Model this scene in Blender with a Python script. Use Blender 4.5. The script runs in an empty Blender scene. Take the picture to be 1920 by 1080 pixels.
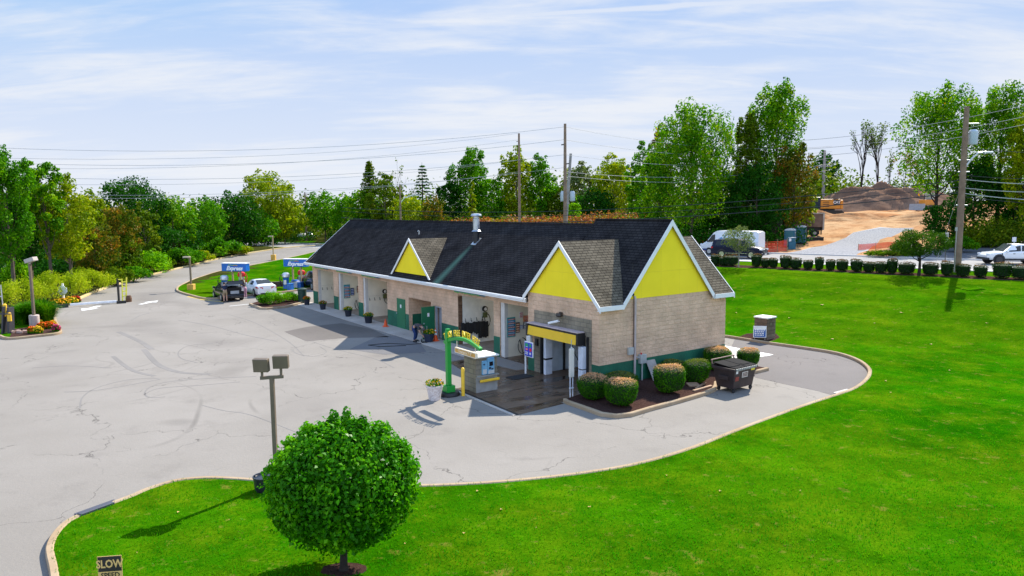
import bpy, bmesh, math, random
import numpy as np
from mathutils import Vector, Matrix, geometry
C=bpy.context; S=C.scene; COL=S.collection
rad=math.radians
# ---------------- camera, sky, sun, exposure ----------------
F,PITCH,ROLL,CAMH=1349.97,.1094,-.008,7.7        # focal length in pixels of a 1920 wide picture
cam=bpy.data.cameras.new('camera'); co=bpy.data.objects.new('camera',cam); COL.objects.link(co)
cam.sensor_width=36; cam.lens=36*F/1920; cam.clip_start=.1; cam.clip_end=4000
co.matrix_world=Matrix.Translation((0,0,CAMH))@Matrix.Rotation(rad(90)-PITCH,4,'X')@Matrix.Rotation(ROLL,4,'Z')
S.camera=co
SUN_AZ=math.atan2(.548,.837); SUN_EL=rad(42.5)
W=bpy.data.worlds.new('World'); S.world=W; W.use_nodes=True
nt=W.node_tree; N=nt.nodes; L=nt.links; N.clear()
def nn(nt,t,**k):
    n=nt.nodes.new(t)
    for a,b in k.items():
        if a in n.inputs: n.inputs[a].default_value=b
        else: setattr(n,a,b)
    return n
sky=nn(nt,'ShaderNodeTexSky',sky_type='NISHITA',sun_disc=False,sun_elevation=SUN_EL,sun_rotation=SUN_AZ,altitude=100,air_density=1.0,dust_density=1.5,ozone_density=2.0)
tc=nn(nt,'ShaderNodeTexCoord'); sep=nn(nt,'ShaderNodeSeparateXYZ'); L.new(tc.outputs['Generated'],sep.inputs[0])
def M(nt,op,a,b=None,clamp=False):
    n=nt.nodes.new('ShaderNodeMath'); n.operation=op; n.use_clamp=clamp
    for i,v in enumerate((a,b)):
        if v is None: continue
        if isinstance(v,(int,float)): n.inputs[i].default_value=v
        else: nt.links.new(v,n.inputs[i])
    return n.outputs[0]
zc=M(nt,'ADD',M(nt,'MAXIMUM',sep.outputs[2],0.0),.16)
cx=M(nt,'DIVIDE',sep.outputs[0],zc); cy=M(nt,'DIVIDE',sep.outputs[1],zc)
cmb=nn(nt,'ShaderNodeCombineXYZ'); L.new(cx,cmb.inputs[0]); L.new(cy,cmb.inputs[1])
def cloud(scale,rot,st,loc,detail=8,rough=.58,dist=.35):
    mp=nn(nt,'ShaderNodeMapping'); mp.inputs['Rotation'].default_value=(0,0,rot); mp.inputs['Scale'].default_value=(1,st,1); mp.inputs['Location'].default_value=loc
    L.new(cmb.outputs[0],mp.inputs[0]); n=nn(nt,'ShaderNodeTexNoise'); n.inputs['Scale'].default_value=scale; n.inputs['Detail'].default_value=detail; n.inputs['Roughness'].default_value=rough; n.inputs['Distortion'].default_value=dist
    L.new(mp.outputs[0],n.inputs['Vector']); return n.outputs[0]
c1=cloud(.55,rad(12),2.6,(3.1,1.7,0)); c2=cloud(1.5,rad(-8),3.4,(7.3,2.2,0),10,.62,.6)
cs=M(nt,'ADD',M(nt,'MULTIPLY',c1,.68),M(nt,'MULTIPLY',c2,.32))
rp=nn(nt,'ShaderNodeMapRange'); rp.interpolation_type='SMOOTHSTEP'; rp.inputs['From Min'].default_value=.43; rp.inputs['From Max'].default_value=.62; L.new(cs,rp.inputs['Value'])
# contrail: a thin line across the upper sky
tr=M(nt,'ADD',cy,M(nt,'ADD',M(nt,'MULTIPLY',cx,.155),M(nt,'MULTIPLY',M(nt,'MULTIPLY',cx,cx),.047))); trn=M(nt,'ADD',tr,M(nt,'MULTIPLY',M(nt,'SUBTRACT',c2,.5),.10))
trd=M(nt,'ABSOLUTE',M(nt,'SUBTRACT',trn,2.37)); trm=nn(nt,'ShaderNodeMapRange'); trm.inputs['From Min'].default_value=.012; trm.inputs['From Max'].default_value=.030; trm.inputs['To Min'].default_value=.62; trm.inputs['To Max'].default_value=0; L.new(trd,trm.inputs['Value'])
tf=nn(nt,'ShaderNodeMapRange'); tf.inputs['From Min'].default_value=-.9; tf.inputs['From Max'].default_value=.1; L.new(cx,tf.inputs['Value']); TRL=M(nt,'MULTIPLY',trm.outputs[0],tf.outputs[0])
# thin haze veil that thickens to the horizon
hz=nn(nt,'ShaderNodeMapRange'); hz.inputs['From Min'].default_value=0; hz.inputs['From Max'].default_value=.40; hz.inputs['To Min'].default_value=.90; hz.inputs['To Max'].default_value=-.25; L.new(sep.outputs[2],hz.inputs['Value'])
cl=M(nt,'MAXIMUM',M(nt,'MAXIMUM',M(nt,'MULTIPLY',rp.outputs[0],.85),TRL),0)
inv=M(nt,'MULTIPLY',M(nt,'SUBTRACT',1.0,cl),M(nt,'SUBTRACT',1.0,hz.outputs[0])); cov=M(nt,'SUBTRACT',1.0,inv,True)
mx=nn(nt,'ShaderNodeMix',data_type='RGBA'); L.new(cov,mx.inputs['Factor'])
gain=nn(nt,'ShaderNodeMix',data_type='RGBA',blend_type='MULTIPLY'); gain.inputs['Factor'].default_value=1; L.new(sky.outputs[0],gain.inputs['A']); gain.inputs['B'].default_value=(1.0,1.25,1.6,1)
SKYW=(4.0,4.12,4.35,1)
dk=nn(nt,'ShaderNodeMix',data_type='RGBA',blend_type='DARKEN'); dk.inputs['Factor'].default_value=1; L.new(gain.outputs['Result'],dk.inputs['A']); dk.inputs['B'].default_value=(3.6,4.0,4.5,1)
pb=nn(nt,'ShaderNodeMix',data_type='RGBA'); pb.inputs['Factor'].default_value=.8; L.new(dk.outputs['Result'],pb.inputs['A']); pb.inputs['B'].default_value=(1.30,2.35,4.35,1)
L.new(pb.outputs['Result'],mx.inputs['A']); mx.inputs['B'].default_value=SKYW
bg=nn(nt,'ShaderNodeBackground'); bg.inputs['Strength'].default_value=.105; # unseen sky behind the camera brightened as added fill for the shaded walls
bk=nn(nt,'ShaderNodeMapRange'); bk.inputs['From Min'].default_value=.25; bk.inputs['From Max'].default_value=-.7; bk.inputs['To Min'].default_value=1; bk.inputs['To Max'].default_value=1.75; L.new(sep.outputs[1],bk.inputs['Value'])
bm_=nn(nt,'ShaderNodeVectorMath',operation='SCALE'); L.new(mx.outputs['Result'],bm_.inputs[0]); L.new(bk.outputs[0],bm_.inputs['Scale']); L.new(bm_.outputs[0],bg.inputs['Color'])
wo=nn(nt,'ShaderNodeOutputWorld'); L.new(bg.outputs[0],wo.inputs['Surface'])
sl=bpy.data.lights.new('sun','SUN'); sl.energy=4.2; sl.angle=rad(.5); sl.color=(1,.93,.80)
so=bpy.data.objects.new('sun',sl); COL.objects.link(so)
sd=Vector((math.sin(SUN_AZ)*math.cos(SUN_EL),math.cos(SUN_AZ)*math.cos(SUN_EL),math.sin(SUN_EL)))
so.rotation_euler=sd.to_track_quat('Z','Y').to_euler(); so.location=(0,0,60)
S.view_settings.view_transform='Standard'; S.view_settings.look='None'; S.view_settings.gamma=1; S.view_settings.exposure=1.05
S.render.engine='CYCLES'; S.cycles.max_bounces=6; S.cycles.transparent_max_bounces=4

# ---------------- places ----------------
OX,OY,TH=3.6547,29.933,.6121                      # near corner and turn of the car wash building
ct,st=math.cos(TH),math.sin(TH)
def LW(x,y,z=0): return Vector((OX+x*ct-y*st, OY+x*st+y*ct, z))     # building axes to world
def sm(v): v=min(1,max(0,v)); return v*v*(3-2*v)
def itp(v,T):
    if v<=T[0][0]: return T[0][1]
    for (a,b),(c,d) in zip(T,T[1:]):
        if v<=c: return b+(d-b)*(v-a)/(c-a)
    return T[-1][1]
RISE=[(62,-.08),(69.5,0),(81,.05),(90,.3),(96,.55),(105,1.3),(126,3.8),(141,4.4),(200,6),(600,9)]
def ST(x,y): return .65*x+.76*y, .76*x-.65*y
def HT(x,y):
    s,t=ST(x,y)
    rz=itp(t,[(-160,1.0),(-106,1.5),(-30,2.4),(200,2.6)])
    if s>=62: r=rz+itp(s,RISE); k=sm((s-62)/8)
    else: r=(rz-.08)*sm((s-41)/21); k=0
    zl=max(0,min(60,y-85))*.04
    w=sm((t+78)/38)
    return (zl*(1-w)+r*w)*(1-k)+r*k
def ray(px,py):
    a,b=px-960,py-540; c,s=math.cos(ROLL),math.sin(ROLL)
    a,b=a*c+b*s,-a*s+b*c; x=a/F; u=-b/F
    return Vector((x,math.cos(PITCH)+u*math.sin(PITCH),-math.sin(PITCH)+u*math.cos(PITCH)))
def G(px,py):                                      # point of the terrain seen at a pixel
    r=ray(px,py); r=r/r.y; d=8.
    for i in range(4000):
        if CAMH+r.z*d<=HT(r.x*d,d): break
        d+=.25
    lo,hi=d-.25,d
    for i in range(12):
        m=(lo+hi)/2
        if CAMH+r.z*m<=HT(r.x*m,m): hi=m
        else: lo=m
    return Vector((r.x*hi,hi,HT(r.x*hi,hi)))
def D(px,py,d): r=ray(px,py); r=r/r.y; return Vector((r.x*d,d,CAMH+r.z*d))
def GD(px,d): r=ray(px,400); x=r.x/r.y*d; return Vector((x,d,HT(x,d)))

# ---------------- materials ----------------
MATS={}
def mat(name,col,rough=.7,metal=0,var=.12,vscale=3.,bump=0,bscale=20,spec=.5,col2=None,coat=0,trans=0):
    if name in MATS: return MATS[name]
    m=bpy.data.materials.new(name); m.use_nodes=True; nt=m.node_tree; b=nt.nodes['Principled BSDF']; l=nt.links
    b.inputs['Roughness'].default_value=rough; b.inputs['Metallic'].default_value=metal; b.inputs['Specular IOR Level'].default_value=spec
    if coat: b.inputs['Coat Weight'].default_value=coat
    tc=nn(nt,'ShaderNodeTexCoord'); no=nn(nt,'ShaderNodeTexNoise'); no.inputs['Scale'].default_value=vscale; no.inputs['Detail'].default_value=6
    l.new(tc.outputs['Object'],no.inputs['Vector'])
    mr=nn(nt,'ShaderNodeMapRange'); mr.inputs['From Min'].default_value=.3; mr.inputs['From Max'].default_value=.7; l.new(no.outputs[0],mr.inputs['Value'])
    mi=nn(nt,'ShaderNodeMix',data_type='RGBA'); l.new(mr.outputs[0],mi.inputs['Factor'])
    c2=col2 or tuple(min(1,c*(1+var)) for c in col); c1=col if col2 else tuple(c*(1-var) for c in col)
    mi.inputs['A'].default_value=(*c1,1); mi.inputs['B'].default_value=(*c2,1); l.new(mi.outputs['Result'],b.inputs['Base Color'])
    if bump:
        n2=nn(nt,'ShaderNodeTexNoise'); n2.inputs['Scale'].default_value=bscale; n2.inputs['Detail'].default_value=5; l.new(tc.outputs['Object'],n2.inputs['Vector'])
        bp=nn(nt,'ShaderNodeBump'); bp.inputs['Strength'].default_value=bump; bp.inputs['Distance'].default_value=.03; l.new(n2.outputs[0],bp.inputs['Height']); l.new(bp.outputs[0],b.inputs['Normal'])
    MATS[name]=m; return m
def brickmat(name,c1,c2,mortar,bw,bh,ms=.012,rough=.85,bump=.6,offset=.5,nbump=.5,nscale=16,mdark=True,stain=.25):
    if name in MATS: return MATS[name]
    m=bpy.data.materials.new(name); m.use_nodes=True; nt=m.node_tree; b=nt.nodes['Principled BSDF']; l=nt.links
    b.inputs['Roughness'].default_value=rough; b.inputs['Specular IOR Level'].default_value=0
    uv=nn(nt,'ShaderNodeTexCoord'); br=nn(nt,'ShaderNodeTexBrick'); br.offset=offset
    l.new(uv.outputs['UV'],br.inputs['Vector']); br.inputs['Scale'].default_value=1
    for k,v in (('Color1',(*c1,1)),('Color2',(*c2,1)),('Mortar',(*mortar,1)),('Mortar Size',ms),('Brick Width',bw),('Row Height',bh),('Mortar Smooth',.3),('Bias',0.)): br.inputs[k].default_value=v
    no=nn(nt,'ShaderNodeTexNoise'); no.inputs['Scale'].default_value=1.1; no.inputs['Detail'].default_value=8; l.new(uv.outputs['Object'],no.inputs['Vector'])
    mr=nn(nt,'ShaderNodeMapRange'); mr.inputs['From Min'].default_value=.3; mr.inputs['From Max'].default_value=.72; mr.inputs['To Min'].default_value=1-stain; mr.inputs['To Max'].default_value=1+stain*.6; l.new(no.outputs[0],mr.inputs['Value'])
    mi=nn(nt,'ShaderNodeVectorMath',operation='SCALE'); l.new(br.outputs['Color'],mi.inputs[0]); l.new(mr.outputs[0],mi.inputs['Scale']); l.new(mi.outputs[0],b.inputs['Base Color'])
    n2=nn(nt,'ShaderNodeTexNoise'); n2.inputs['Scale'].default_value=nscale; n2.inputs['Detail'].default_value=6; l.new(uv.outputs['Object'],n2.inputs['Vector'])
    ad=M(nt,'ADD',M(nt,'MULTIPLY',n2.outputs[0],nbump),M(nt,'MULTIPLY',br.outputs['Fac'],-bump))
    bp=nn(nt,'ShaderNodeBump'); bp.inputs['Strength'].default_value=.9; bp.inputs['Distance'].default_value=.03; l.new(ad,bp.inputs['Height']); l.new(bp.outputs[0],b.inputs['Normal'])
    MATS[name]=m; return m
def leafmat(name,cols,trans=.34,rough=.5,nscale=.6,topcol=None,topz=.9,topw=.15):
    """leaf colours differ from leaf to leaf and from branch to branch"""
    if name in MATS: return MATS[name]
    m=bpy.data.materials.new(name); m.use_nodes=True; nt=m.node_tree; l=nt.links; b=nt.nodes['Principled BSDF']; out=nt.nodes['Material Output']
    ge=nn(nt,'ShaderNodeNewGeometry'); tc=nn(nt,'ShaderNodeTexCoord'); no=nn(nt,'ShaderNodeTexNoise'); no.inputs['Scale'].default_value=nscale; no.inputs['Detail'].default_value=3; l.new(tc.outputs['Object'],no.inputs['Vector'])
    f=M(nt,'ADD',M(nt,'MULTIPLY',ge.outputs['Random Per Island'],.42),M(nt,'MULTIPLY',M(nt,'SUBTRACT',no.outputs[0],.28),1.35))
    r=nn(nt,'ShaderNodeValToRGB'); l.new(f,r.inputs[0]); e=r.color_ramp.elements
    while len(e)<len(cols): e.new(.5)
    for i,(p,c) in enumerate(cols): e[i].position=p; e[i].color=(*c,1)
    colo=r.outputs[0]
    if topcol:
        se=nn(nt,'ShaderNodeSeparateXYZ'); l.new(tc.outputs['Object'],se.inputs[0])
        tz=nn(nt,'ShaderNodeMapRange'); tz.inputs['From Min'].default_value=topz-topw; tz.inputs['From Max'].default_value=topz+topw; l.new(M(nt,'ADD',se.outputs[2],M(nt,'MULTIPLY',M(nt,'SUBTRACT',ge.outputs['Random Per Island'],.5),.16)),tz.inputs['Value'])
        mi=nn(nt,'ShaderNodeMix',data_type='RGBA'); l.new(tz.outputs[0],mi.inputs['Factor']); l.new(colo,mi.inputs['A']); mi.inputs['B'].default_value=(*topcol,1); colo=mi.outputs['Result']
    l.new(colo,b.inputs['Base Color']); b.inputs['Roughness'].default_value=rough; b.inputs['Specular IOR Level'].default_value=.05
    t=nn(nt,'ShaderNodeBsdfTranslucent'); vm=nn(nt,'ShaderNodeVectorMath',operation='MULTIPLY'); l.new(colo,vm.inputs[0]); vm.inputs[1].default_value=(1.25,1.3,.6); l.new(vm.outputs[0],t.inputs['Color'])
    ms=nn(nt,'ShaderNodeMixShader'); ms.inputs[0].default_value=trans; l.new(b.outputs[0],ms.inputs[1]); l.new(t.outputs[0],ms.inputs[2]); l.new(ms.outputs[0],out.inputs[0])
    MATS[name]=m; return m

# ---------------- mesh builder ----------------
class MB:
    def __init__(s): s.v=[]; s.f=[]; s.mi=[]; s.cur=0
    def vs(s,pts): n=len(s.v); s.v.extend([tuple(p) for p in pts]); return list(range(n,n+len(pts)))
    def face(s,pts): i=s.vs(pts); s.f.append(i); s.mi.append(s.cur); return s
    def addf(s,idx): s.f.append(list(idx)); s.mi.append(s.cur)
    def box(s,x0,x1,y0,y1,z0,z1):
        i=s.vs([(x,y,z) for z in (z0,z1) for x,y in ((x0,y0),(x1,y0),(x1,y1),(x0,y1))])
        for f in ((3,2,1,0),(4,5,6,7),(0,1,5,4),(1,2,6,5),(2,3,7,6),(3,0,4,7)): s.addf([i[k] for k in f])
        return s
    def cbox(s,c,d,rot=0,ry=0,rx=0):
        Mx=Matrix.Translation(c)@Matrix.Rotation(rot,4,'Z')@Matrix.Rotation(ry,4,'Y')@Matrix.Rotation(rx,4,'X')
        n=len(s.v); s.box(-d[0]/2,d[0]/2,-d[1]/2,d[1]/2,-d[2]/2,d[2]/2)
        for k in range(n,len(s.v)): s.v[k]=tuple(Mx@Vector(s.v[k]))
        return s
    def tube(s,pts,r,n=8,cap=True,flat=1):
        pts=[Vector(p) for p in pts]; r=r if isinstance(r,(list,tuple)) else [r]*len(pts); rings=[]
        for k,p in enumerate(pts):
            d=(pts[min(k+1,len(pts)-1)]-pts[max(k-1,0)]).normalized()
            a=d.cross(Vector((0,0,1)) if abs(d.z)<.95 else Vector((1,0,0))).normalized(); b=d.cross(a)
            rings.append(s.vs([p+(a*math.cos(2*math.pi*i/n)+b*math.sin(2*math.pi*i/n)*flat)*r[k] for i in range(n)]))
        for a,b in zip(rings,rings[1:]):
            for i in range(n): s.addf((a[i],a[(i+1)%n],b[(i+1)%n],b[i]))
        if cap: s.addf(rings[0][::-1]); s.addf(rings[-1])
        return s
    def lathe(s,prof,c=(0,0,0),n=16,axis='Z'):
        rings=[]
        for r,z in prof:
            ps=[]
            for i in range(n):
                a=2*math.pi*i/n; x,y=r*math.cos(a),r*math.sin(a)
                p=(x,y,z) if axis=='Z' else ((x,z,y) if axis=='Y' else (z,x,y))
                ps.append((p[0]+c[0],p[1]+c[1],p[2]+c[2]))
            rings.append(s.vs(ps))
        for a,b in zip(rings,rings[1:]):
            for i in range(n): s.addf((a[i],a[(i+1)%n],b[(i+1)%n],b[i]))
        s.addf(rings[0][::-1]); s.addf(rings[-1]); return s
    def prism(s,poly,z0,z1):
        a=s.vs([(x,y,z0) for x,y in poly]); b=s.vs([(x,y,z1) for x,y in poly]); n=len(poly)
        s.addf(a[::-1]); s.addf(b)
        for i in range(n): s.addf((a[i],a[(i+1)%n],b[(i+1)%n],b[i]))
        return s
    def slab(s,pts,t):      # thick polygon: pts in 3D, t = thickness vector
        t=Vector(t); a=s.vs(pts); b=s.vs([Vector(p)+t for p in pts]); n=len(pts)
        s.addf(a); s.addf(b[::-1])
        for i in range(n): s.addf((b[i],b[(i+1)%n],a[(i+1)%n],a[i]))
        return s
    def xf(s,Mx,n0=0):
        for k in range(n0,len(s.v)): s.v[k]=tuple(Mx@Vector(s.v[k]))
        return s
    def build(s,name,mats,parent=None,loc=(0,0,0),rot=0,smooth=False,bevel=0,fixn=True,uv=True):
        me=bpy.data.meshes.new(name); me.from_pydata(s.v,[],s.f)
        mats=mats if isinstance(mats,(list,tuple)) else [mats]
        for m in mats: me.materials.append(m)
        me.polygons.foreach_set('material_index',s.mi)
        if fixn:
            bm=bmesh.new(); bm.from_mesh(me); bmesh.ops.remove_doubles(bm,verts=bm.verts,dist=.0004) if smooth else None
            bmesh.ops.recalc_face_normals(bm,faces=bm.faces); bm.to_mesh(me); bm.free()
        if uv: auv(me)
        if smooth:
            me.shade_smooth(); me.set_sharp_from_angle(angle=rad(42 if smooth is True else smooth))
        o=bpy.data.objects.new(name,me); COL.objects.link(o); o.location=loc; o.rotation_euler=(0,0,rot)
        if parent: o.parent=parent
        if bevel:
            b=o.modifiers.new('bevel','BEVEL'); b.width=bevel; b.segments=2; b.limit_method='ANGLE'; b.harden_normals=False
        return o
def auv(me):
    u=me.uv_layers.new(name='UVMap'); 
    for p in me.polygons:
        n=p.normal
        if abs(n.z)>.995: a,b=Vector((1,0,0)),Vector((0,1,0))
        else: a=Vector((0,0,1)).cross(n).normalized(); b=n.cross(a)
        if a.x+a.y*.3<0: a=-a
        for li in p.loop_indices:
            v=me.vertices[me.loops[li].vertex_index].co; u.data[li].uv=(v.dot(a),v.dot(b))
def tag(o,label=None,cat=None,group=None,kind=None):
    if label: o['label']=label
    if cat: o['category']=cat
    if group: o['group']=group
    if kind: o['kind']=kind
    return o
def thing(name,label,cat,loc=(0,0,0),rot=0,group=None,parent=None):
    o=bpy.data.objects.new(name,None); COL.objects.link(o); o.location=loc; o.rotation_euler=(0,0,rot); o.empty_display_size=.3
    if parent: o.parent=parent
    return tag(o,label,cat,group)
def dup(src,loc,rot=None,label=None,group=None,scale=None):
    def cp(o,par):
        c=o.copy(); COL.objects.link(c); c.parent=par
        for ch in o.children: cp(ch,c)
        return c
    c=cp(src,None); c.location=loc
    if rot is not None: c.rotation_euler=(0,0,rot)
    if scale: c.scale=scale if isinstance(scale,tuple) else (scale,)*3
    if label: c['label']=label
    if group: c['group']=group
    return c
def textmesh(txt,size,ext=.005,shear=0,bold=0,align='CENTER'):
    cu=bpy.data.curves.new('t','FONT'); cu.body=txt; cu.size=size; cu.extrude=ext; cu.shear=shear; cu.offset=bold; cu.align_x=align; cu.align_y='CENTER'; cu.resolution_u=2
    ob=bpy.data.objects.new('t',cu); COL.objects.link(ob); C.view_layer.update()
    me=bpy.data.meshes.new_from_object(ob.evaluated_get(C.evaluated_depsgraph_get())); bpy.data.objects.remove(ob); bpy.data.curves.remove(cu); return me
def textobj(name,txt,size,m,parent,Mx,ext=.004,shear=0,bold=0,sx=1):
    """text lying in XY, facing +Z, moved by Mx"""
    me=textmesh(txt,size,ext,shear,bold); me.name=name; me.transform(Mx@Matrix.Diagonal((sx,1,1,1))); me.materials.clear(); me.materials.append(m)
    o=bpy.data.objects.new(name,me); COL.objects.link(o); o.parent=parent; return o
def facing(px,py,pz,ang):   # text upright, reading left to right for someone the face looks at; ang = direction of the face normal
    return Matrix.Translation((px,py,pz))@Matrix.Rotation(ang+math.pi/2,4,'Z')@Matrix.Rotation(math.pi/2,4,'X')
# ---------------- ground materials ----------------
def groundmat(name,base,dark,light,kind):
    m=bpy.data.materials.new(name); m.use_nodes=True; nt=m.node_tree; b=nt.nodes['Principled BSDF']; l=nt.links
    tc=nn(nt,'ShaderNodeTexCoord'); P=tc.outputs['Object']; b.inputs['Roughness'].default_value=.9; b.inputs['Specular IOR Level'].default_value=0 if kind in('grass','dirt','mulch','gravel') else .1
    def noise(s,d=6,r=.6,v=P,dist=0):
        n=nn(nt,'ShaderNodeTexNoise'); n.inputs['Scale'].default_value=s; n.inputs['Detail'].default_value=d; n.inputs['Roughness'].default_value=r; n.inputs['Distortion'].default_value=dist; l.new(v,n.inputs['Vector']); return n.outputs[0]
    def mr(v,a,c,lo=0,hi=1,cl=True):
        n=nn(nt,'ShaderNodeMapRange'); n.clamp=cl; n.inputs['From Min'].default_value=a; n.inputs['From Max'].default_value=c; n.inputs['To Min'].default_value=lo; n.inputs['To Max'].default_value=hi; l.new(v,n.inputs['Value']); return n.outputs[0]
    def mix(f,a,c,bt='MIX'):
        n=nn(nt,'ShaderNodeMix',data_type='RGBA',blend_type=bt)
        for k,v in (('Factor',f),('A',a),('B',c)):
            if isinstance(v,tuple): n.inputs[k].default_value=(*v,1)
            elif isinstance(v,(int,float)): n.inputs[k].default_value=v
            else: l.new(v,n.inputs[k])
        return n.outputs['Result']
    if kind=='asphalt':
        c=mix(mr(noise(.09,6,.65),.38,.62),base,light); c=mix(mr(noise(.06,3,.5,dist=1.5),.54,.68,0,.55),c,dark); c=mix(mr(noise(.5,8,.7),.55,.8,0,.7),c,dark); 
        fine=noise(38,4,.8); c=mix(mr(fine,.25,.75,.0,.45),c,tuple(x*.35 for x in base)); c=mix(mr(noise(24,2,.9),.62,.75,.0,.35),c,tuple(min(1,x*1.6) for x in light))
        # cracks: edges of warped cells, broken up by noise
        wn=nn(nt,'ShaderNodeTexNoise'); wn.inputs['Scale'].default_value=1.1; wn.inputs['Detail'].default_value=6; l.new(P,wn.inputs['Vector'])
        wv=nn(nt,'ShaderNodeVectorMath',operation='SCALE'); l.new(wn.outputs['Color'],wv.inputs[0]); wv.inputs['Scale'].default_value=1.6
        wa=nn(nt,'ShaderNodeVectorMath',operation='ADD'); l.new(P,wa.inputs[0]); l.new(wv.outputs[0],wa.inputs[1])
        for sc,w,br,am in ((.15,.0035,(.42,.52),.7),(.5,.009,(.55,.66),.45)):
            vo=nn(nt,'ShaderNodeTexVoronoi',feature='DISTANCE_TO_EDGE'); vo.inputs['Scale'].default_value=sc; l.new(wa.outputs[0],vo.inputs['Vector'])
            cr=M(nt,'MULTIPLY',mr(vo.outputs['Distance'],w*.25,w,1,0),mr(noise(.35,4,.6),br[0],br[1],0,am)); c=mix(cr,c,tuple(x*.3 for x in dark))
        # tyre marks: long thin curved streaks
        for i,(sc,off) in enumerate(((.05,0.),(.034,7.7))):
            wd=noise(sc,1.5,.4,dist=1.2); ln=M(nt,'ABSOLUTE',M(nt,'SUBTRACT',M(nt,'FRACT',M(nt,'ADD',M(nt,'MULTIPLY',wd,9.),off)),.5))
            tm=M(nt,'MULTIPLY',mr(ln,.004,.018,1,0),mr(noise(.09,3),.54,.64,0,.42)); c=mix(tm,c,tuple(x*.4 for x in dark))
        b.inputs['Roughness'].default_value=.82
        bh=M(nt,'ADD',M(nt,'MULTIPLY',fine,.5),noise(9,3)); bs=.35
    elif kind=='grass':
        patch=noise(.16,5,.6,dist=.5); c=mix(mr(patch,.38,.62),dark,base)
        c=mix(mr(noise(.45,7,.7),.46,.70,0,.85),c,light); c=mix(mr(noise(.055,4,.6),.42,.62,0,.5),c,light)
        # mowing: faint bands
        se=nn(nt,'ShaderNodeSeparateXYZ'); l.new(P,se.inputs[0]); bd=M(nt,'SINE',M(nt,'ADD',M(nt,'MULTIPLY',M(nt,'ADD',M(nt,'MULTIPLY',se.outputs[0],.65),M(nt,'MULTIPLY',se.outputs[1],.76)),2.1),M(nt,'MULTIPLY',noise(.2,3),9.)))
        c=mix(mr(bd,-1,1,0,.28),c,tuple(x*.55 for x in dark))
        c=mix(mr(noise(14,5,.85),.36,.64,0,.5),c,tuple(x*.35 for x in dark)); c=mix(mr(noise(5.5,6,.8),.55,.68,0,.45),c,light)
        c=mix(mr(noise(1.3,5,.75),.5,.66,0,.5),c,tuple(x*.5 for x in dark)); c=mix(mr(noise(2.2,4,.7),.60,.70,0,.6),c,(.20,.17,.03))
        bh=M(nt,'ADD',noise(22,5,.8),noise(4,4)); bs=.9
    elif kind=='dirt':
        c=mix(mr(noise(.07,6,.65,dist=.8),.4,.62),base,light); c=mix(mr(noise(.6,8,.7),.5,.7,0,.7),c,dark); c=mix(mr(noise(7,5,.8),.45,.7,0,.4),c,tuple(x*.5 for x in dark))
        bh=M(nt,'ADD',noise(.9,8,.7),noise(6,4)); bs=1
    elif kind=='gravel':
        vo=nn(nt,'ShaderNodeTexVoronoi'); vo.inputs['Scale'].default_value=7; l.new(P,vo.inputs['Vector']); c=mix(mr(vo.outputs['Distance'],.1,.7),light,dark); c=mix(mr(noise(.3,6),.4,.7,0,.6),c,base); bh=vo.outputs['Distance']; bs=.8
    elif kind=='mulch':
        c=mix(mr(noise(11,5,.9),.35,.65),dark,base); c=mix(mr(noise(26,3,.9),.58,.7,0,.8),c,light); bh=noise(18,5,.9); bs=1
    elif kind=='wet':
        mp=nn(nt,'ShaderNodeMapping'); mp.inputs['Scale'].default_value=(.30,1.9,1); l.new(P,mp.inputs[0])
        n1=noise(1.1,6,.6,mp.outputs[0],.8); c=mix(mr(n1,.36,.64),dark,base); c=mix(mr(noise(.7,5,.6),.56,.72,0,.8),c,light); c=mix(mr(noise(3,6,.8),.52,.62,0,.4),c,(.12,.06,.02))
        r=mr(n1,.36,.6,.10,.55); l.new(r,b.inputs['Roughness']); b.inputs['Specular IOR Level'].default_value=.5; bh=noise(14,4); bs=.12
    elif kind=='concrete':
        c=mix(mr(noise(.5,7,.65),.38,.65),base,light); c=mix(mr(noise(1.8,7,.7),.55,.75,0,.7),c,dark); c=mix(mr(noise(30,3,.8),.3,.7,0,.2),c,dark); bh=noise(20,4); bs=.2
    l.new(c,b.inputs['Base Color'])
    bp=nn(nt,'ShaderNodeBump'); bp.inputs['Strength'].default_value=bs; bp.inputs['Distance'].default_value=.03; l.new(bh,bp.inputs['Height']); l.new(bp.outputs[0],b.inputs['Normal'])
    MATS[name]=m; return m
ASPH=groundmat('asphalt',(.268,.245,.220),(.190,.172,.158),(.322,.296,.270),'asphalt')
ASPH2=groundmat('newer_asphalt',(.165,.150,.148),(.125,.114,.112),(.20,.182,.178),'asphalt')
ROADM=groundmat('road_asphalt',(.30,.29,.29),(.24,.23,.23),(.34,.33,.33),'asphalt')
SHADEM=groundmat('shaded_side_road_asphalt',(.15,.15,.165),(.11,.11,.12),(.19,.19,.20),'asphalt')  # tree shade put into the asphalt colour, darker than the sunlit road
GRASS=groundmat('lawn_grass',(.036,.198,.0010),(.013,.115,.0006),(.140,.230,.0035),'grass')
WOODF=groundmat('woodland_floor',(.05,.07,.012),(.03,.035,.01),(.09,.09,.02),'grass')
DIRT=groundmat('dirt',(.40,.19,.085),(.17,.07,.03),(.55,.36,.20),'dirt')
GRAV=groundmat('gravel',(.33,.33,.34),(.22,.22,.24),(.46,.46,.47),'gravel')
MULCH=groundmat('mulch',(.085,.048,.04),(.035,.02,.018),(.20,.13,.11),'mulch')
WET=groundmat('wet_concrete',(.14,.085,.052),(.045,.028,.018),(.24,.18,.135),'wet')
CONC=groundmat('concrete',(.42,.38,.34),(.26,.22,.19),(.52,.48,.44),'concrete')
CONCD=groundmat('dirty_concrete',(.26,.21,.16),(.13,.10,.075),(.34,.29,.24),'concrete')
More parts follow.
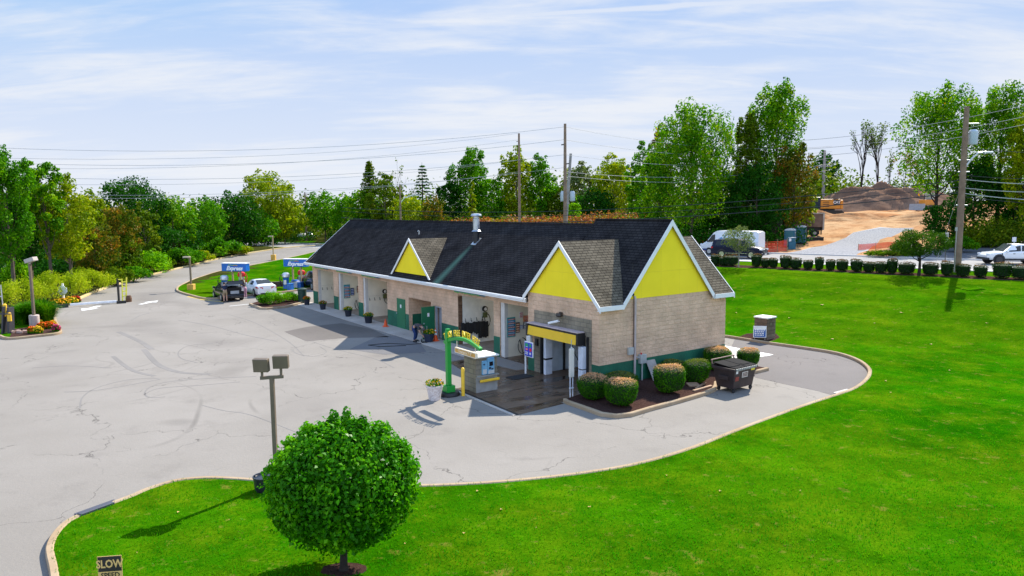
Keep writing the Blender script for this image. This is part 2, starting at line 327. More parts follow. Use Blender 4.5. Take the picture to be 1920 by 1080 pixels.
CONCL=groundmat('pale_concrete',(.55,.52,.49),(.42,.38,.35),(.63,.60,.57),'concrete')
KERB=groundmat('kerb_concrete',(.36,.26,.165),(.20,.14,.09),(.46,.36,.25),'concrete')
KERBY=groundmat('yellowed_kerb',(.55,.42,.20),(.38,.27,.12),(.62,.50,.30),'concrete')

# ---------------- regions of the ground ----------------
def px(l): return [G(*q) for q in l]
def smooth(pts,n=4,closed=False):
    P=[Vector(p[:2]) for p in pts]; out=[]; m=len(P)
    for i in range(m if closed else m-1):
        p0,p1,p2,p3=(P[(i-1)%m],P[i],P[(i+1)%m],P[(i+2)%m]) if closed else (P[max(i-1,0)],P[i],P[i+1],P[min(i+2,m-1)])
        for k in range(n):
            t=k/n; out.append(.5*((2*p1)+(p2-p0)*t+(2*p0-5*p1+4*p2-p3)*t*t+(3*p1-p0-3*p2+p3)*t**3))
    if not closed: out.append(P[-1])
    return out
A_px=[(125,1240),(108,1130),(101,1077),(94,1045),(95,1030),(103,1012),(118,994),(136,981),(163,969),(200,955),(246,938),(281,923),(332,908),(385,903),(430,904),(474,907),(560,914),(680,918),(790,918),(850,916),(920,912),(1000,905),(1100,893),(1200,875),(1300,845),(1400,805),(1500,768),(1560,748),(1597,735),(1620,720),(1630,706),(1628,693),(1608,678),(1570,665),(1510,655),(1440,645),(1365,633)]
A=smooth(px(A_px),4)
BACK=[LW(13.5,8).xy,LW(13.2,25).xy,LW(12.5,38).xy]
I_px=[(590,541),(560,545),(530,549),(500,552),(455,556),(420,560),(385,561),(358,555),(338,549),(332,544),(340,536),(375,521),(415,509),(470,499),(530,487),(572,478),(600,471)]
I=smooth(px(I_px),4)
Dr_px=[(604,459),(590,461),(560,463),(520,467),(487,472),(450,478),(400,488),(330,505),(270,520),(200,540),(150,560),(124,573),(108,580),(102,588),(104,604),(112,619),(110,627),(70,632),(18,637),(0,632)]
Dr=smooth(px(Dr_px),3)
roadn=lambda t,s: Vector((.65*s+.76*t,.76*s-.65*t))
J1=roadn(-88,70.5); J2=roadn(-112,70.5)
LOT=A+BACK+I+[J1,J2]+Dr+[Vector((-46,44)),Vector((-60,44)),Vector((-60,-6)),Vector((-3.5,-6))]
ROADP=[roadn(t,69.5) for t in range(-260,300,8)]+[roadn(t,81) for t in range(292,-268,-8)]
BEDk=[LW(*q).xy for q in [(-2.3,-.55),(-2.4,-.81),(-2.43,-2.16),(-2.46,-2.9),(-2.2,-3.4),(-1.62,-3.57),(-.44,-3.44),(1.15,-3.35),(2.9,-3.18),(3.75,-3.0),(4.3,-2.65),(4.75,-2.3),(6.2,-2.05),(8.9,-1.95)]]
BED=BEDk+[LW(8.9,.0).xy,LW(8.1,.05).xy,LW(.05,.05).xy]
SB_k=px([(469,572),(490,580),(500,580.5),(536,577),(566,569)])
SBED=[p.xy for p in SB_k]+[G(568,563).xy,G(540,560).xy,G(500,563).xy]
FB=[p.xy for p in px([(18,636),(70,631),(108,626),(108,618),(60,616),(25,620)])]
HM=[roadn(t,60.9+.25*math.sin(t)) for t in range(-46,80,2)]+[roadn(t,63.2) for t in range(78,-48,-2)]
tb=G(645,1077).xy; TR=[Vector((tb.x+.5*math.cos(a*.5236)*(1+.1*math.sin(a*3)),tb.y+.30*math.sin(a*.5236))) for a in range(12)]
PB=[p.xy for p in px([(1385,635),(1400,629),(1425,627),(1455,629),(1462,636),(1452,642),(1440,644)])]
SIDE=[p.xy for p in [G(1680,482),G(1725,470),G(1800,463),G(1860,457),G(1925,452),G(2050,448)]]+[roadn(45,81.02),roadn(2,81.02)]
GRV=[p.xy for p in [G(1455,477),G(1500,470),G(1550,459),G(1590,444),G(1600,436),G(1650,428),G(1715,427),G(1690,437),G(1650,452),G(1610,475),G(1603,480.5)]]
DRT=[roadn(-52,81.05),roadn(-60,88),roadn(-62,110),roadn(-58,170),roadn(40,185),roadn(60,130),roadn(50,84),roadn(46,81.05)]
def inpoly(x,y,P):
    c=False; j=len(P)-1
    for i in range(len(P)):
        a,b=P[i],P[j]
        if (a[1]>y)!=(b[1]>y) and x<(b[0]-a[0])*(y-a[1])/(b[1]-a[1])+a[0]: c=not c
        j=i
    return c
def leftwood(x,y):      # beyond the entrance drive
    s,t=ST(x,y)
    if s>83: return not inpoly(x,y,DRT)
    return (x<-34 and y>46 and s<69) and not (inpoly(x,y,LOT))
rnd=random.Random(4)
V2=[];E2=[]
def loop(P,close=True):
    n=len(V2); V2.extend([Vector((p[0],p[1])) for p in P]); m=len(P)
    for i in range(m-1): E2.append((n+i,n+i+1))
    if close: E2.append((n+m-1,n))
def dens(P,step):
    o=[]
    for i,p in enumerate(P):
        q=P[(i+1)%len(P)]; k=max(1,int((q-p).length/step))
        for j in range(k): o.append(p+(q-p)*j/k)
    return o
for P,stp in ((LOT,3),(ROADP,4),(BED,1.5),(SBED,1.5),(FB,1),(HM,2),(TR,1),(SIDE,3),(GRV,3),(DRT,4),(PB,1)): loop(dens(P,stp))
def grid(x0,x1,y0,y1,d,skip=None):
    x=x0
    while x<=x1:
        y=y0
        while y<=y1:
            X,Y=x+rnd.uniform(-.2,.2)*d,y+rnd.uniform(-.2,.2)*d
            if not skip or not skip(X,Y): V2.append(Vector((X,Y)))
            y+=d
        x+=d
inA=lambda x,y:-70<x<80 and 0<y<132
inB=lambda x,y:-160<x<200 and -20<y<240
grid(-70,80,0,130,2.2); grid(-160,200,-20,240,7,inA); grid(-700,700,-60,900,45,inB); grid(-3000,3000,-300,3400,420,lambda x,y:-700<x<700 and -60<y<900)
vv,ee,ff,ov,oe,of=geometry.delaunay_2d_cdt(V2,E2,[],0,1e-4)
REG={}
for f in ff:
    x=sum(vv[i].x for i in f)/3; y=sum(vv[i].y for i in f)/3; s,t=ST(x,y)
    if inpoly(x,y,BED): k='planting_bed'
    elif inpoly(x,y,SBED): k='island_bed'
    elif inpoly(x,y,FB): k='flower_bed'
    elif inpoly(x,y,TR): k='tree_bed'
    elif inpoly(x,y,PB): k='pillar_bed'
    elif inpoly(x,y,LOT): k='parking_lot'
    elif inpoly(x,y,HM): k='hedge_bed'
    elif inpoly(x,y,ROADP): k='road'
    elif inpoly(x,y,SIDE): k='side_road'
    elif inpoly(x,y,GRV): k='gravel_track'
    elif inpoly(x,y,DRT): k='dirt_ground'
    elif leftwood(x,y) or s>83 or abs(x)>120: k='ground'
    else: k='lawn'
    REG.setdefault(k,[]).append(f)
def off(k,x,y):
    s,t=ST(x,y); near=.115*sm((67-s)/2.5) if s>60 else .115
    if k in('lawn','hedge_bed','planting_bed','island_bed','flower_bed','tree_bed','pillar_bed','ground'):
        return near
    return 0
GM=dict(planting_bed=MULCH,island_bed=MULCH,flower_bed=MULCH,tree_bed=MULCH,hedge_bed=MULCH,pillar_bed=MULCH,parking_lot=ASPH,road=ROADM,side_road=SHADEM,gravel_track=GRAV,dirt_ground=DIRT,ground=WOODF,lawn=GRASS)
LAWNF=[]
for k,fs in REG.items():
    idx={}; vs=[]; fo=[]
    for f in fs:
        g=[]
        for i in f:
            if i not in idx:
                idx[i]=len(vs); x,y=vv[i]; z=HT(x,y)+off(k,x,y)
                if k=='dirt_ground':
                    s,t=ST(x,y); z+=sm((s-84)/6)*.25*(math.sin(x*.9+y*.3)+math.sin(y*.7-x*.4))*.6
                vs.append((x,y,z))
            g.append(idx[i])
        fo.append(g)
    me=bpy.data.meshes.new(k); me.from_pydata(vs,[],fo); me.materials.append(GM[k])
    bm=bmesh.new(); bm.from_mesh(me)
    for f in bm.faces:
        if f.normal.z<0: f.normal_flip()
        f.smooth=True
    bm.to_mesh(me); bm.free()
    o=bpy.data.objects.new(k,me); COL.objects.link(o); o['kind']='structure'
    if k=='lawn': LAWNF=[(vs[g[0]],vs[g[1]],vs[g[2]]) for g in fo]
def strip(name,P,w,z0,z1,m,side=0,kerb=True):
    """kerb or strip swept along a line on the terrain"""
    P=[Vector(p[:2]) for p in P]; b=MB(); pr=None
    for i,p in enumerate(P):
        d=(P[min(i+1,len(P)-1)]-P[max(i-1,0)]).normalized(); n=Vector((-d.y,d.x)); h=HT(p.x,p.y)
        a=p+n*(w/2+side); c=p-n*(w/2-side); bv=.025 if kerb else 0
        q=b.vs([(a.x,a.y,h+z0),(a.x,a.y,h+z1-bv),(a.x-n.x*bv,a.y-n.y*bv,h+z1),(c.x+n.x*bv,c.y+n.y*bv,h+z1),(c.x,c.y,h+z1-bv),(c.x,c.y,h+z0)])
        if pr:
            for k in range(5): b.addf((pr[k],q[k],q[k+1],pr[k+1]))
        pr=q
    o=b.build(name,m,smooth=True); o['kind']='structure'; return o
kd=lambda P:dens(P,.8)[:-1] if False else P
strip('kerb',A[:],.17,-.15,.14,KERB)
strip('kerb',[A[-1]]+BACK,.17,-.15,.14,KERB)
strip('kerb',I,.19,-.15,.15,KERB)
strip('kerb',Dr[:36],.30,-.15,.15,KERBY); strip('kerb',Dr[36:],.16,-.15,.15,KERB)
strip('kerb',BEDk,.17,-.05,.15,KERB); strip('kerb',[p.xy for p in SB_k],.2,-.05,.16,KERB)
strip('road_kerb',[roadn(t,81) for t in range(-40,14,2)],.35,-.1,.12,CONCL)
strip('road_edge_line',[roadn(t,70.2) for t in range(-120,80,3)],.15,-.02,.006,mat('road_paint',(.75,.74,.70),.7,var=.1),kerb=False)
strip('sidewalk',[roadn(t,68.9) for t in range(-36,70,3)],1.1,-.1,.04,CONCL,kerb=False)
def sheet(name,P,z,m,kind='structure'):
    """thin sheet on the lot"""
    P=[Vector(p[:2]) for p in P]; b=MB(); b.prism([(p.x,p.y) for p in P],z-.03,z); o=b.build(name,m); o['kind']=kind; return o
sheet('asphalt_patch',A[-31:-1]+[G(*q).xy for q in [(1366,662),(1392,692),(1417,708),(1470,720),(1533,733),(1560,741)]],.005,ASPH2)
sheet('asphalt_patch',[G(*q) for q in [(533,622),(575,613),(640,606),(700,618),(730,632),(640,634),(575,640)]],.005,groundmat('worn_asphalt',(.17,.15,.14),(.12,.11,.10),(.2,.18,.165),'asphalt'))
sheet('asphalt_patch',[G(*q) for q in [(655,655),(705,632),(775,626),(800,660),(720,665)]],.005,ASPH2 if False else groundmat('dark_asphalt',(.19,.185,.19),(.14,.135,.14),(.225,.215,.215),'asphalt'))
PAINT=mat('white_paint',(.72,.72,.70),.7,var=.12,vscale=9)
def arrow(c,d,s):
    d=d.normalized(); n=Vector((-d.y,d.x)); return [c+d*a*s+n*b*s for a,b in ((-1.1,-.16),(.1,-.16),(.1,-.5),(1.1,0),(.1,.5),(.1,.16),(-1.1,.16))]
dv=(G(420,500)-G(280,567)).xy; sheet('painted_arrow',arrow(G(280,567).xy,Vector((.12,1)),1.15),.006,PAINT)
sheet('painted_arrow',arrow(G(170,578).xy,(G(110,595)-G(190,572)).xy,1.35),.006,PAINT)
for a,b,w in (((430,574),(487,568),.14),((490,545),(548,556),.12),((512,549),(560,540),.12),((352,556),(390,563),.3),((375,562),(420,566),.2)):
    p,q=G(*a).xy,G(*b).xy; n=(q-p).normalized(); n=Vector((-n.y,n.x))*w/2; sheet('painted_line',[p+n,q+n,q-n,p-n],.006,PAINT if w<.18 else mat('yellow_paint',(.6,.42,.08),.7))
def lsheet(name,P,z0,z1,m):
    b=MB(); b.prism(P,z0,z1); o=b.build(name,m,loc=(OX,OY,0),rot=TH); o['kind']='structure'; return o
lsheet('concrete_apron',[(-.95,8.9),(.55,8.9),(.55,36.6),(-.95,36.6)],-.05,.03,CONC)
lsheet('wash_apron',[(-4.85,-.9),(-2.53,-.72),(-2.5,-.5),(7.9,.35),(7.9,4.7),(-.6,5.2),(-1.0,8.86),(-2.2,8.86),(-3.3,3.95),(-4.72,3.9)],-.05,.02,WET)
lsheet('drain_grate',[(-4.98,-.85),(-4.84,-.9),(-4.70,3.9),(-4.84,3.92)],-.05,.023,mat('black_iron',(.02,.02,.022),.5,.6))
lsheet('apron_kerb',[(-5.12,-.95),(-4.985,-.9),(-4.845,3.95),(-4.98,3.98)],-.05,.03,CONC)
lsheet('exit_apron',[(8.3,.1),(11.6,.1),(11.6,4.9),(8.3,4.9)],-.05,.012,CONCL)
lsheet('exit_apron',[(11.66,.1),(12.3,.1),(12.3,4.9),(11.66,4.9)],-.05,.012,PAINT)
lsheet('bay_floor',[(.56,8.92),(7.6,8.92),(7.6,36.3),(.56,36.3)],-.05,.035,CONCD)
lsheet('bay_floor',[(.56,5.25),(7.6,5.25),(7.6,8.9),(.56,8.9)],-.05,.028,WET)
# tyre marks scuffed into the asphalt
TYM=groundmat('tyre_mark',(.205,.192,.182),(.17,.16,.152),(.235,.22,.21),'concrete')
for pts,w in (([(222,622),(262,640),(285,655)],.30),([(270,655),(292,680),(315,692),(345,699),(395,702)],.28),([(212,668),(232,684),(255,697),(290,705)],.22),([(120,735),(170,733),(230,724),(285,714),(299,711),(280,709),(230,714),(180,728),(155,745),(150,765)],.07),([(480,706),(400,709),(330,714),(290,722),(272,735),(280,745),(310,744)],.07),([(270,740),(300,728),(380,722),(450,716)],.06),([(246,601),(262,592),(280,587)],.08),([(370,680),(340,672),(335,660),(355,648),(400,644)],.06),([(600,650),(612,660),(590,668),(560,664),(550,655),(575,646)],.05),([(575,637),(630,655),(700,672),(740,690)],.05),([(335,600),(400,612),(460,628),(520,640)],.07),([(430,590),(480,606),(540,640),(570,668)],.05),([(380,760),(420,770),(470,778),(560,812)],.045),([(60,690),(130,686),(210,690)],.05)):
    strip('tyre_mark',smooth([G(*q) for q in pts],8),w,-.02,.0045,TYM,kerb=False)
# drain gratings by the kerb
def grate(loc,ang,w,h,m,lab,n=9):
    t=thing('drain_grate',lab,'drain grate',loc,ang)
    f=MB(); f.box(-w/2,w/2,-h/2,-h/2+.05,-.05,.03).box(-w/2,w/2,h/2-.05,h/2,-.05,.03).box(-w/2,-w/2+.05,-h/2+.05,h/2-.05,-.05,.03).box(w/2-.05,w/2,-h/2+.05,h/2-.05,-.05,.03)
    f.build('frame',m,t); g=MB()
    for i in range(n):
        x=-w/2+.05+(w-.1)*(i+.5)/n; g.box(x-.03,x+.03,-h/2+.05,h/2-.05,-.02,.024)
    g.box(-w/2+.05,w/2-.05,-.03,.03,-.015,.027); g.build('bars',m,t)
    b=MB(); b.box(-w/2+.05,w/2-.05,-h/2+.05,h/2-.05,-.05,.0075); b.build('pit',mat('pit_black',(.012,.012,.012),.9),t); return t
p,q=G(148,971),G(222,944); dd=q-p
grate((p+q)/2+Vector((-.06,.10,0)),math.atan2(dd.y,dd.x),dd.length,.42,mat('blue_grey_iron',(.12,.12,.15),.5,.5),'long grey storm drain grate set in kerb at front left lawn',12)
hood=MB(); hood.box(-dd.length*.42,dd.length*.42,-.09,.09,.02,.17); hood.build('drain_hood',mat('blue_grey_iron',()),None,(p+q)/2+Vector((.05,-.2,0)),math.atan2(dd.y,dd.x),bevel=.01); tag(bpy.data.objects['drain_hood'],'grey iron kerb inlet hood behind the long storm drain grate','drain hood')
grate(G(1590,737),rad(35),1.0,.7,mat('pale_iron',(.5,.48,.46),.7,.1),'small square pale drain grate at tip of right exit kerb',8)
# ---------------- the car wash building ----------------
BRICK=brickmat('tan_split_block',(.76,.52,.36),(.71,.48,.33),(.64,.43,.29),.40,.20,.012,.9,.30,nbump=2.6,nscale=9,stain=.22)
GREYB=brickmat('grey_block',(.30,.255,.19),(.25,.215,.165),(.20,.18,.145),.40,.20,.012,.9,.5,nbump=.5,stain=.3)
GREENW=mat('green_wall_paint',(.008,.12,.065),.6,var=.22,vscale=1.5,bump=.5,bscale=11)
GREEND=mat('green_door_paint',(.012,.16,.07),.45,var=.1,vscale=2)
YEL=brickmat('yellow_panel',(1.0,.79,.04),(.98,.77,.04),(.84,.65,.05),1.22,2.44,.006,.6,.12,offset=0,nbump=.05,stain=.05)
WHITE=mat('white_trim',(.82,.82,.82),.5,var=.05)
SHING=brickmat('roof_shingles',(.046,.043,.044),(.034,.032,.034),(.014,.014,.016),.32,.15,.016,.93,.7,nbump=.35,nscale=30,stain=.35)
# algae streak below the metal flue (a stain that stays on this roof)
def stain(m):
    nt=m.node_tree; l=nt.links; b=nt.nodes['Principled BSDF']; src=b.inputs['Base Color'].links[0].from_socket
    tc=nn(nt,'ShaderNodeTexCoord'); se=nn(nt,'ShaderNodeSeparateXYZ'); l.new(tc.outputs['Object'],se.inputs[0])
    w=M(nt,'ADD',M(nt,'MULTIPLY',M(nt,'SUBTRACT',2.9,se.outputs[0]),.10),.30); dy=M(nt,'DIVIDE',M(nt,'ABSOLUTE',M(nt,'SUBTRACT',se.outputs[1],14.3)),w)
    f=M(nt,'MULTIPLY',M(nt,'SUBTRACT',1.0,dy,True),M(nt,'MULTIPLY',M(nt,'SUBTRACT',2.9,se.outputs[0],True),.75),True)
    mi=nn(nt,'ShaderNodeMix',data_type='RGBA'); l.new(f,mi.inputs['Factor']); l.new(src,mi.inputs['A']); mi.inputs['B'].default_value=(.09,.19,.15,1); l.new(mi.outputs['Result'],b.inputs['Base Color'])
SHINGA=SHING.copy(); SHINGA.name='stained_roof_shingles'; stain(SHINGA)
SHINT=brickmat('sunlit_tan_shingles',(.190,.160,.118),(.135,.115,.086),(.05,.042,.034),.32,.15,.016,.93,.7,nbump=.35,nscale=30,stain=.3)  # same shingles as the main roof, sunlit tone put into the colour
CREAM=brickmat('bay_wall_panel',(.86,.80,.66),(.84,.78,.64),(.66,.60,.50),3.6,1.55,.012,.6,.3,offset=0,nbump=.08,stain=.14)
PALEB=mat('tunnel_panel',(.62,.72,.84),.5,var=.2,vscale=1.2)
BLACK=mat('black_metal',(.012,.012,.014),.5); DKRUB=mat('black_rubber',(.014,.014,.016),.8); STEEL=mat('grey_metal',(.42,.44,.46),.4,.6)
ZE,EH,D_=3.77,3.42,8.2; PA=(6.87-EH)/(4.2-.13)
bld=thing('car_wash_building','long tan block car wash with black shingle roof, yellow gables and open wash bays','building',(OX,OY,0),TH)
P=lambda b,n,m,**k: b.build(n,m,bld,**k)
# walls
w=MB()
w.box(0,.25,0,.84,0,ZE).box(0,.25,3.98,5.04,0,ZE).box(0,.25,.84,3.98,2.25,ZE)                      # touch free front
w.box(.25,D_,0,.25,0,ZE)                                                                           # end wall
w.box(D_-.25,D_,.25,.84,0,ZE).box(D_-.25,D_,3.98,5.04,0,ZE).box(D_-.25,D_,.84,3.98,2.6,ZE)
w.box(.25,.57,4.79,5.04,0,ZE).box(7.65,7.95,4.79,5.04,0,ZE)
w.box(.57,.82,5.04,36.06,2.9,3.36)                                                                 # facade header
for a,b in ((34.95,36.06),(30.48,31.46),(25.80,26.65),(8.30,8.87)): w.box(.57,.82,a,b,0,2.9)
w.box(.57,.82,18.65,21.78,0,2.9).box(.57,.82,12.5,14.42,0,2.9).box(.57,.82,15.25,15.7,0,2.9).box(.57,.82,14.42,15.25,1.98,2.9).box(.57,.82,15.7,18.65,2.16,2.9)
w.box(.82,2.2,18.65,18.9,0,2.9).box(2.2,2.45,15.45,18.9,0,2.9).box(.82,2.2,15.45,15.7,0,2.9)       # recess
w.box(.82,7.4,12.5,12.75,0,2.9).box(7.4,7.65,12.5,21.78,0,3.36).box(.82,7.4,21.5,21.78,0,3.2)
w.box(7.4,7.65,5.04,36.06,2.9,3.36); w.box(7.4,7.65,34.95,36.06,0,2.9); w.box(.82,7.4,35.8,36.06,0,3.36)
for a,b in ((30.5,31.46),(25.6,26.65),(8.35,8.87)): w.box(7.4,7.65,a,b,0,2.9)
P(w,'wall',BRICK)
g=MB(); g.face([(0.02,36.04,3.36),(4.2,36.04,6.8),(7.9,36.04,3.36)]); g.slab([(.57,36.02,3.3),(4.2,36.02,6.72),(7.65,36.02,3.3)],(0,-.2,0)); P(g,'far_gable_wall',BRICK)
s=MB(); s.box(-.014,0,.46,.84,0,2.97).box(-.014,0,3.98,4.54,0,2.97).box(-.014,0,.84,3.98,2.25,2.97); P(s,'grey_block_surround',GREYB)
g=MB(); g.box(-.012,0,0,.46,0,1.06).box(-.012,0,4.54,5.04,0,1.06).box(0,D_,-.012,0,0,1.06); g.box(-.012,.0,-.012,0,0,1.06)
P(g,'green_wall_base',GREENW)
for a,b in ((34.95,36.06),(30.48,31.46),(25.80,26.65),(8.30,8.87),(18.65,19.1),(20.3,21.78),(12.5,14.42)): g=MB(); g.box(.558,.57,a,b,0,1.05); P(g,'green_wall_base',GREENW)
g=MB(); g.box(.82,2.19,18.638,18.65,0,1.05).box(2.188,2.2,15.7,18.64,0,1.05); P(g,'green_recess_base',GREENW)
g=MB(); g.box(.57,.81,12.488,12.5,0,1.05); P(g,'green_wall_base',GREENW)
c=MB(); c.box(.83,7.39,5.05,36.0,3.1,3.16); c.box(.26,7.9,.26,4.78,3.1,3.16); P(c,'ceiling',mat('ceiling_white',(.8,.78,.72),.7))
# partitions between bays
for i,(y,y2) in enumerate(((34.9,35.78),(30.14,31.4),(25.51,26.6),(7.94,8.8))):
    b=MB(); b.box(.84,7.38,y,y2,0,3.09); P(b,'bay_partition',CREAM)
    j=MB(); j.box(.62,.84,y-.006,y+.33 if i else y+.06,0,2.9); P(j,'bay_jamb',mat('jamb_white',(.62,.60,.57),.6,var=.1))
b=MB(); b.box(.83,7.39,12.44,12.495,0,3.09); P(b,'bay_partition',mat('bay_wall_white',(.84,.82,.76),.6,var=.08))
r=MB()
for k in range(14): r.cbox((.69,12.485,.1+k*.2),(.26,.05,.19),rx=random.Random(k).uniform(-.1,.1))
P(r,'quoin',brickmat('rough_brown_block',(.22,.14,.09),(.17,.10,.07),(.1,.06,.04),.4,.2,.01,.9,.5,nbump=1.5))
tw=MB(); tw.box(.26,7.9,3.985,4.0,0,3.09); P(tw,'tunnel_wall',PALEB); tw=MB(); tw.box(.26,7.9,.8,.83,0,3.09); P(tw,'tunnel_wall',PALEB)
# doors
def door(Mx,name='door',label=None,w_=.95,open_=False):
    d=MB(); d.box(0,.05,0,w_,0,1.93); d.xf(Mx); o=P(d,name,GREEND)
    if label: o['label']=label
    h=MB(); h.lathe([(.025,-.03),(.045,-.09),(.03,-.11)],(0,w_-.1,.95),10,'X'); h.xf(Mx); hh=h.build('handle',STEEL,o)
    k=MB(); k.box(-.01,-.002,w_*.42,w_*.58,1.33,1.55); k.xf(Mx); k.build('door_plate',mat('plate_white',(.8,.8,.8),.4),o); return o
door(Matrix.Translation((.53,19.13,.03)),w_=1.15)
door(Matrix.Translation((.56,15.23,.03))@Matrix.Rotation(rad(92),4,'Z'),label='open green door swung out from the building',w_=.9)
f=MB(); f.box(.60,.72,14.43,14.5,0,1.97).box(.60,.72,15.17,15.24,0,1.97).box(.60,.72,14.5,15.17,1.9,1.97); f.box(.85,.9,14.43,15.24,.03,1.97); P(f,'door_frame',mat('grey_door_frame',(.33,.35,.40),.5))
# roofs
def roofpart(name,polys,t,m): 
    b=MB()
    for p in polys: b.slab(p,(0,0,-t))
    return P(b,name,m)
xr=4.2
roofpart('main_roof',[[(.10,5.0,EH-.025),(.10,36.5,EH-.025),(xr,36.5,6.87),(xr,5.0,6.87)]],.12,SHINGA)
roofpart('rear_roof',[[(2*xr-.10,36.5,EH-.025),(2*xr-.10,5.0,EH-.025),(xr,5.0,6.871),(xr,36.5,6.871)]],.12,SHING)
PB_=1.196; bz=lambda x: ZE+PB_*(x-1.38)
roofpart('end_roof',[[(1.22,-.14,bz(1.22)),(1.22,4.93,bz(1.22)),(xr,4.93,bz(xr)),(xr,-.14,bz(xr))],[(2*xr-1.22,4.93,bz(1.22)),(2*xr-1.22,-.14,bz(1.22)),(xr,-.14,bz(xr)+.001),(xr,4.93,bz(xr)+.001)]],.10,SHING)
zc_=lambda y: 6.25-.985*abs(y-2.52)
for sgn in (1,-1):
    X=lambda x: x if sgn>0 else 2*xr-x
    pr=[[(X(-.16),2.52,6.25),(X(3.47),2.52,6.25),(X(1.20),-.2,zc_(-.2)),(X(-.16),-.2,zc_(-.2))],[(X(-.16),2.52,6.252),(X(3.47),2.52,6.252),(X(1.4),5.2,zc_(5.2)),(X(-.16),5.2,zc_(5.2))]]
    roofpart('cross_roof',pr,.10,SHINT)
    # gable face, rakes, fascia
    gb=MB(); gb.slab([(X(-.02),.13,ZE+.002),(X(-.02),4.91,ZE+.002),(X(-.02),2.52,6.12)],(.1*sgn,0,0)); P(gb,'gable_panel',YEL)
    rk=MB()
    for y0,y1 in ((-.24,2.52),(2.52,5.26)):
        rk.slab([(X(-.17),y0,zc_(y0)+.03),(X(-.17),y1,zc_(y1)+.03),(X(-.17),y1,zc_(y1)-.20),(X(-.17),y0,zc_(y0)-.20)],(.035*sgn,0,0))
    P(rk,'rake_board',WHITE)
    fb=MB(); a,b_=sorted((X(-.135),X(1.24))); fb.box(a,b_,-.24,-.205,zc_(-.2)-.17,zc_(-.2)+.03); fb.box(a,b_,-.204,-.013,zc_(-.2)-.17,zc_(-.2)-.14); P(fb,'eave_fascia',WHITE)
gb=MB(); gb.slab([(1.47,-.02,ZE+.002),(2*xr-1.47,-.02,ZE+.002),(xr,-.02,7.02)],(0,.1,0)); P(gb,'gable_panel',YEL)
rk=MB()
for x0,x1 in ((1.24,xr),(xr,2*xr-1.24)):
    z0,z1=[ZE+PB_*(min(x,2*xr-x)-1.38) for x in (x0,x1)]
    rk.slab([(x0,-.175,z0+.03),(x1,-.175,z1+.03),(x1,-.175,z1-.24),(x0,-.175,z0-.24)],(0,.035,0))
P(rk,'rake_board',WHITE)
cw=MB(); cw.slab([(.6,5.01,3.4),(xr,5.01,6.7),(2*xr-.6,5.01,3.4)],(0,.06,0)); P(cw,'step_wall',SHING)
fa=MB(); fa.box(.06,.095,5.3,36.54,EH-.20,EH+.005); fa.box(.0,.055,5.26,36.54,EH-.10,EH+.0); fa.box(.096,.555,5.3,36.5,EH-.20,EH-.17); P(fa,'gutter_fascia',WHITE,bevel=.006)
rk=MB(); rk.slab([(.06,36.51,EH+.0),(xr,36.51,6.89),(xr,36.51,6.70),(.06,36.51,EH-.19)],(0,.03,0)); rk.slab([(2*xr-.06,36.51,EH+.0),(xr,36.51,6.89),(xr,36.51,6.70),(2*xr-.06,36.51,EH-.19)],(0,.03,0)); P(rk,'rake_board',WHITE)
rc=MB(); rc.tube([(xr,5.0,6.88),(xr,36.5,6.88)],.07,6); rc.tube([(xr,-.14,7.13),(xr,4.93,7.13)],.07,6); P(rc,'ridge_cap',SHING)
# dormer on the long slope
yc,zp,sl_=17.9,5.90,.90; ra=lambda z: .13+(z-EH)/PA
dz=lambda y: zp-sl_*abs(y-yc)
rf=[]
for s_ in (1,-1):
    yf=yc-s_*2.55; zf=dz(yf); rf.append([(.28,yc,zp+(s_<0)*.002),(ra(zp)+.1,yc,zp+(s_<0)*.002),(ra(zf)+.12,yf,zf),(.28,yf,zf)] if zf>EH else None)
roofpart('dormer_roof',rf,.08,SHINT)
gb=MB(); gb.slab([(.42,yc-2.38,3.72),(.42,yc+2.38,3.72),(.42,yc,5.84)],(.1,0,0)); P(gb,'dormer_panel',YEL)
rk=MB()
for y0,y1 in ((yc-2.86,yc),(yc,yc+2.86)): rk.slab([(.27,y0,dz(y0)+.05),(.27,y1,dz(y1)+.05),(.27,y1,dz(y1)-.13),(.27,y0,dz(y0)-.13)],(.035,0,0))
P(rk,'dormer_rake_board',WHITE)
# flue, little vents
GALV=mat('galvanised_steel',(.55,.58,.62),.35,.75,var=.15)
f=MB(); f.lathe([(.19,5.55),(.19,6.4)],(2.93,14.2,0),18); fl=P(f,'exhaust_flue',BLACK,smooth=True)
f=MB(); f.lathe([(.29,6.38),(.2,6.46),(.2,7.14),(.17,7.16),(.17,7.26),(.31,7.27),(.33,7.33),(.28,7.42),(.1,7.45)],(2.93,14.2,0),20); f.build('flue_stack',GALV,fl,smooth=True)
f=MB(); f.slab([(2.68,13.93,5.60),(2.68,14.47,5.60),(3.12,14.47,5.985),(3.12,13.93,5.985)],(0,0,-.02)); f.build('flashing',GALV,fl)
f=MB(); f.tube([(3.2,22.0,5.95),(3.2,22.0,6.2),(3.1,22.0,6.24)],.05); P(f,'vent_pipe',GALV)
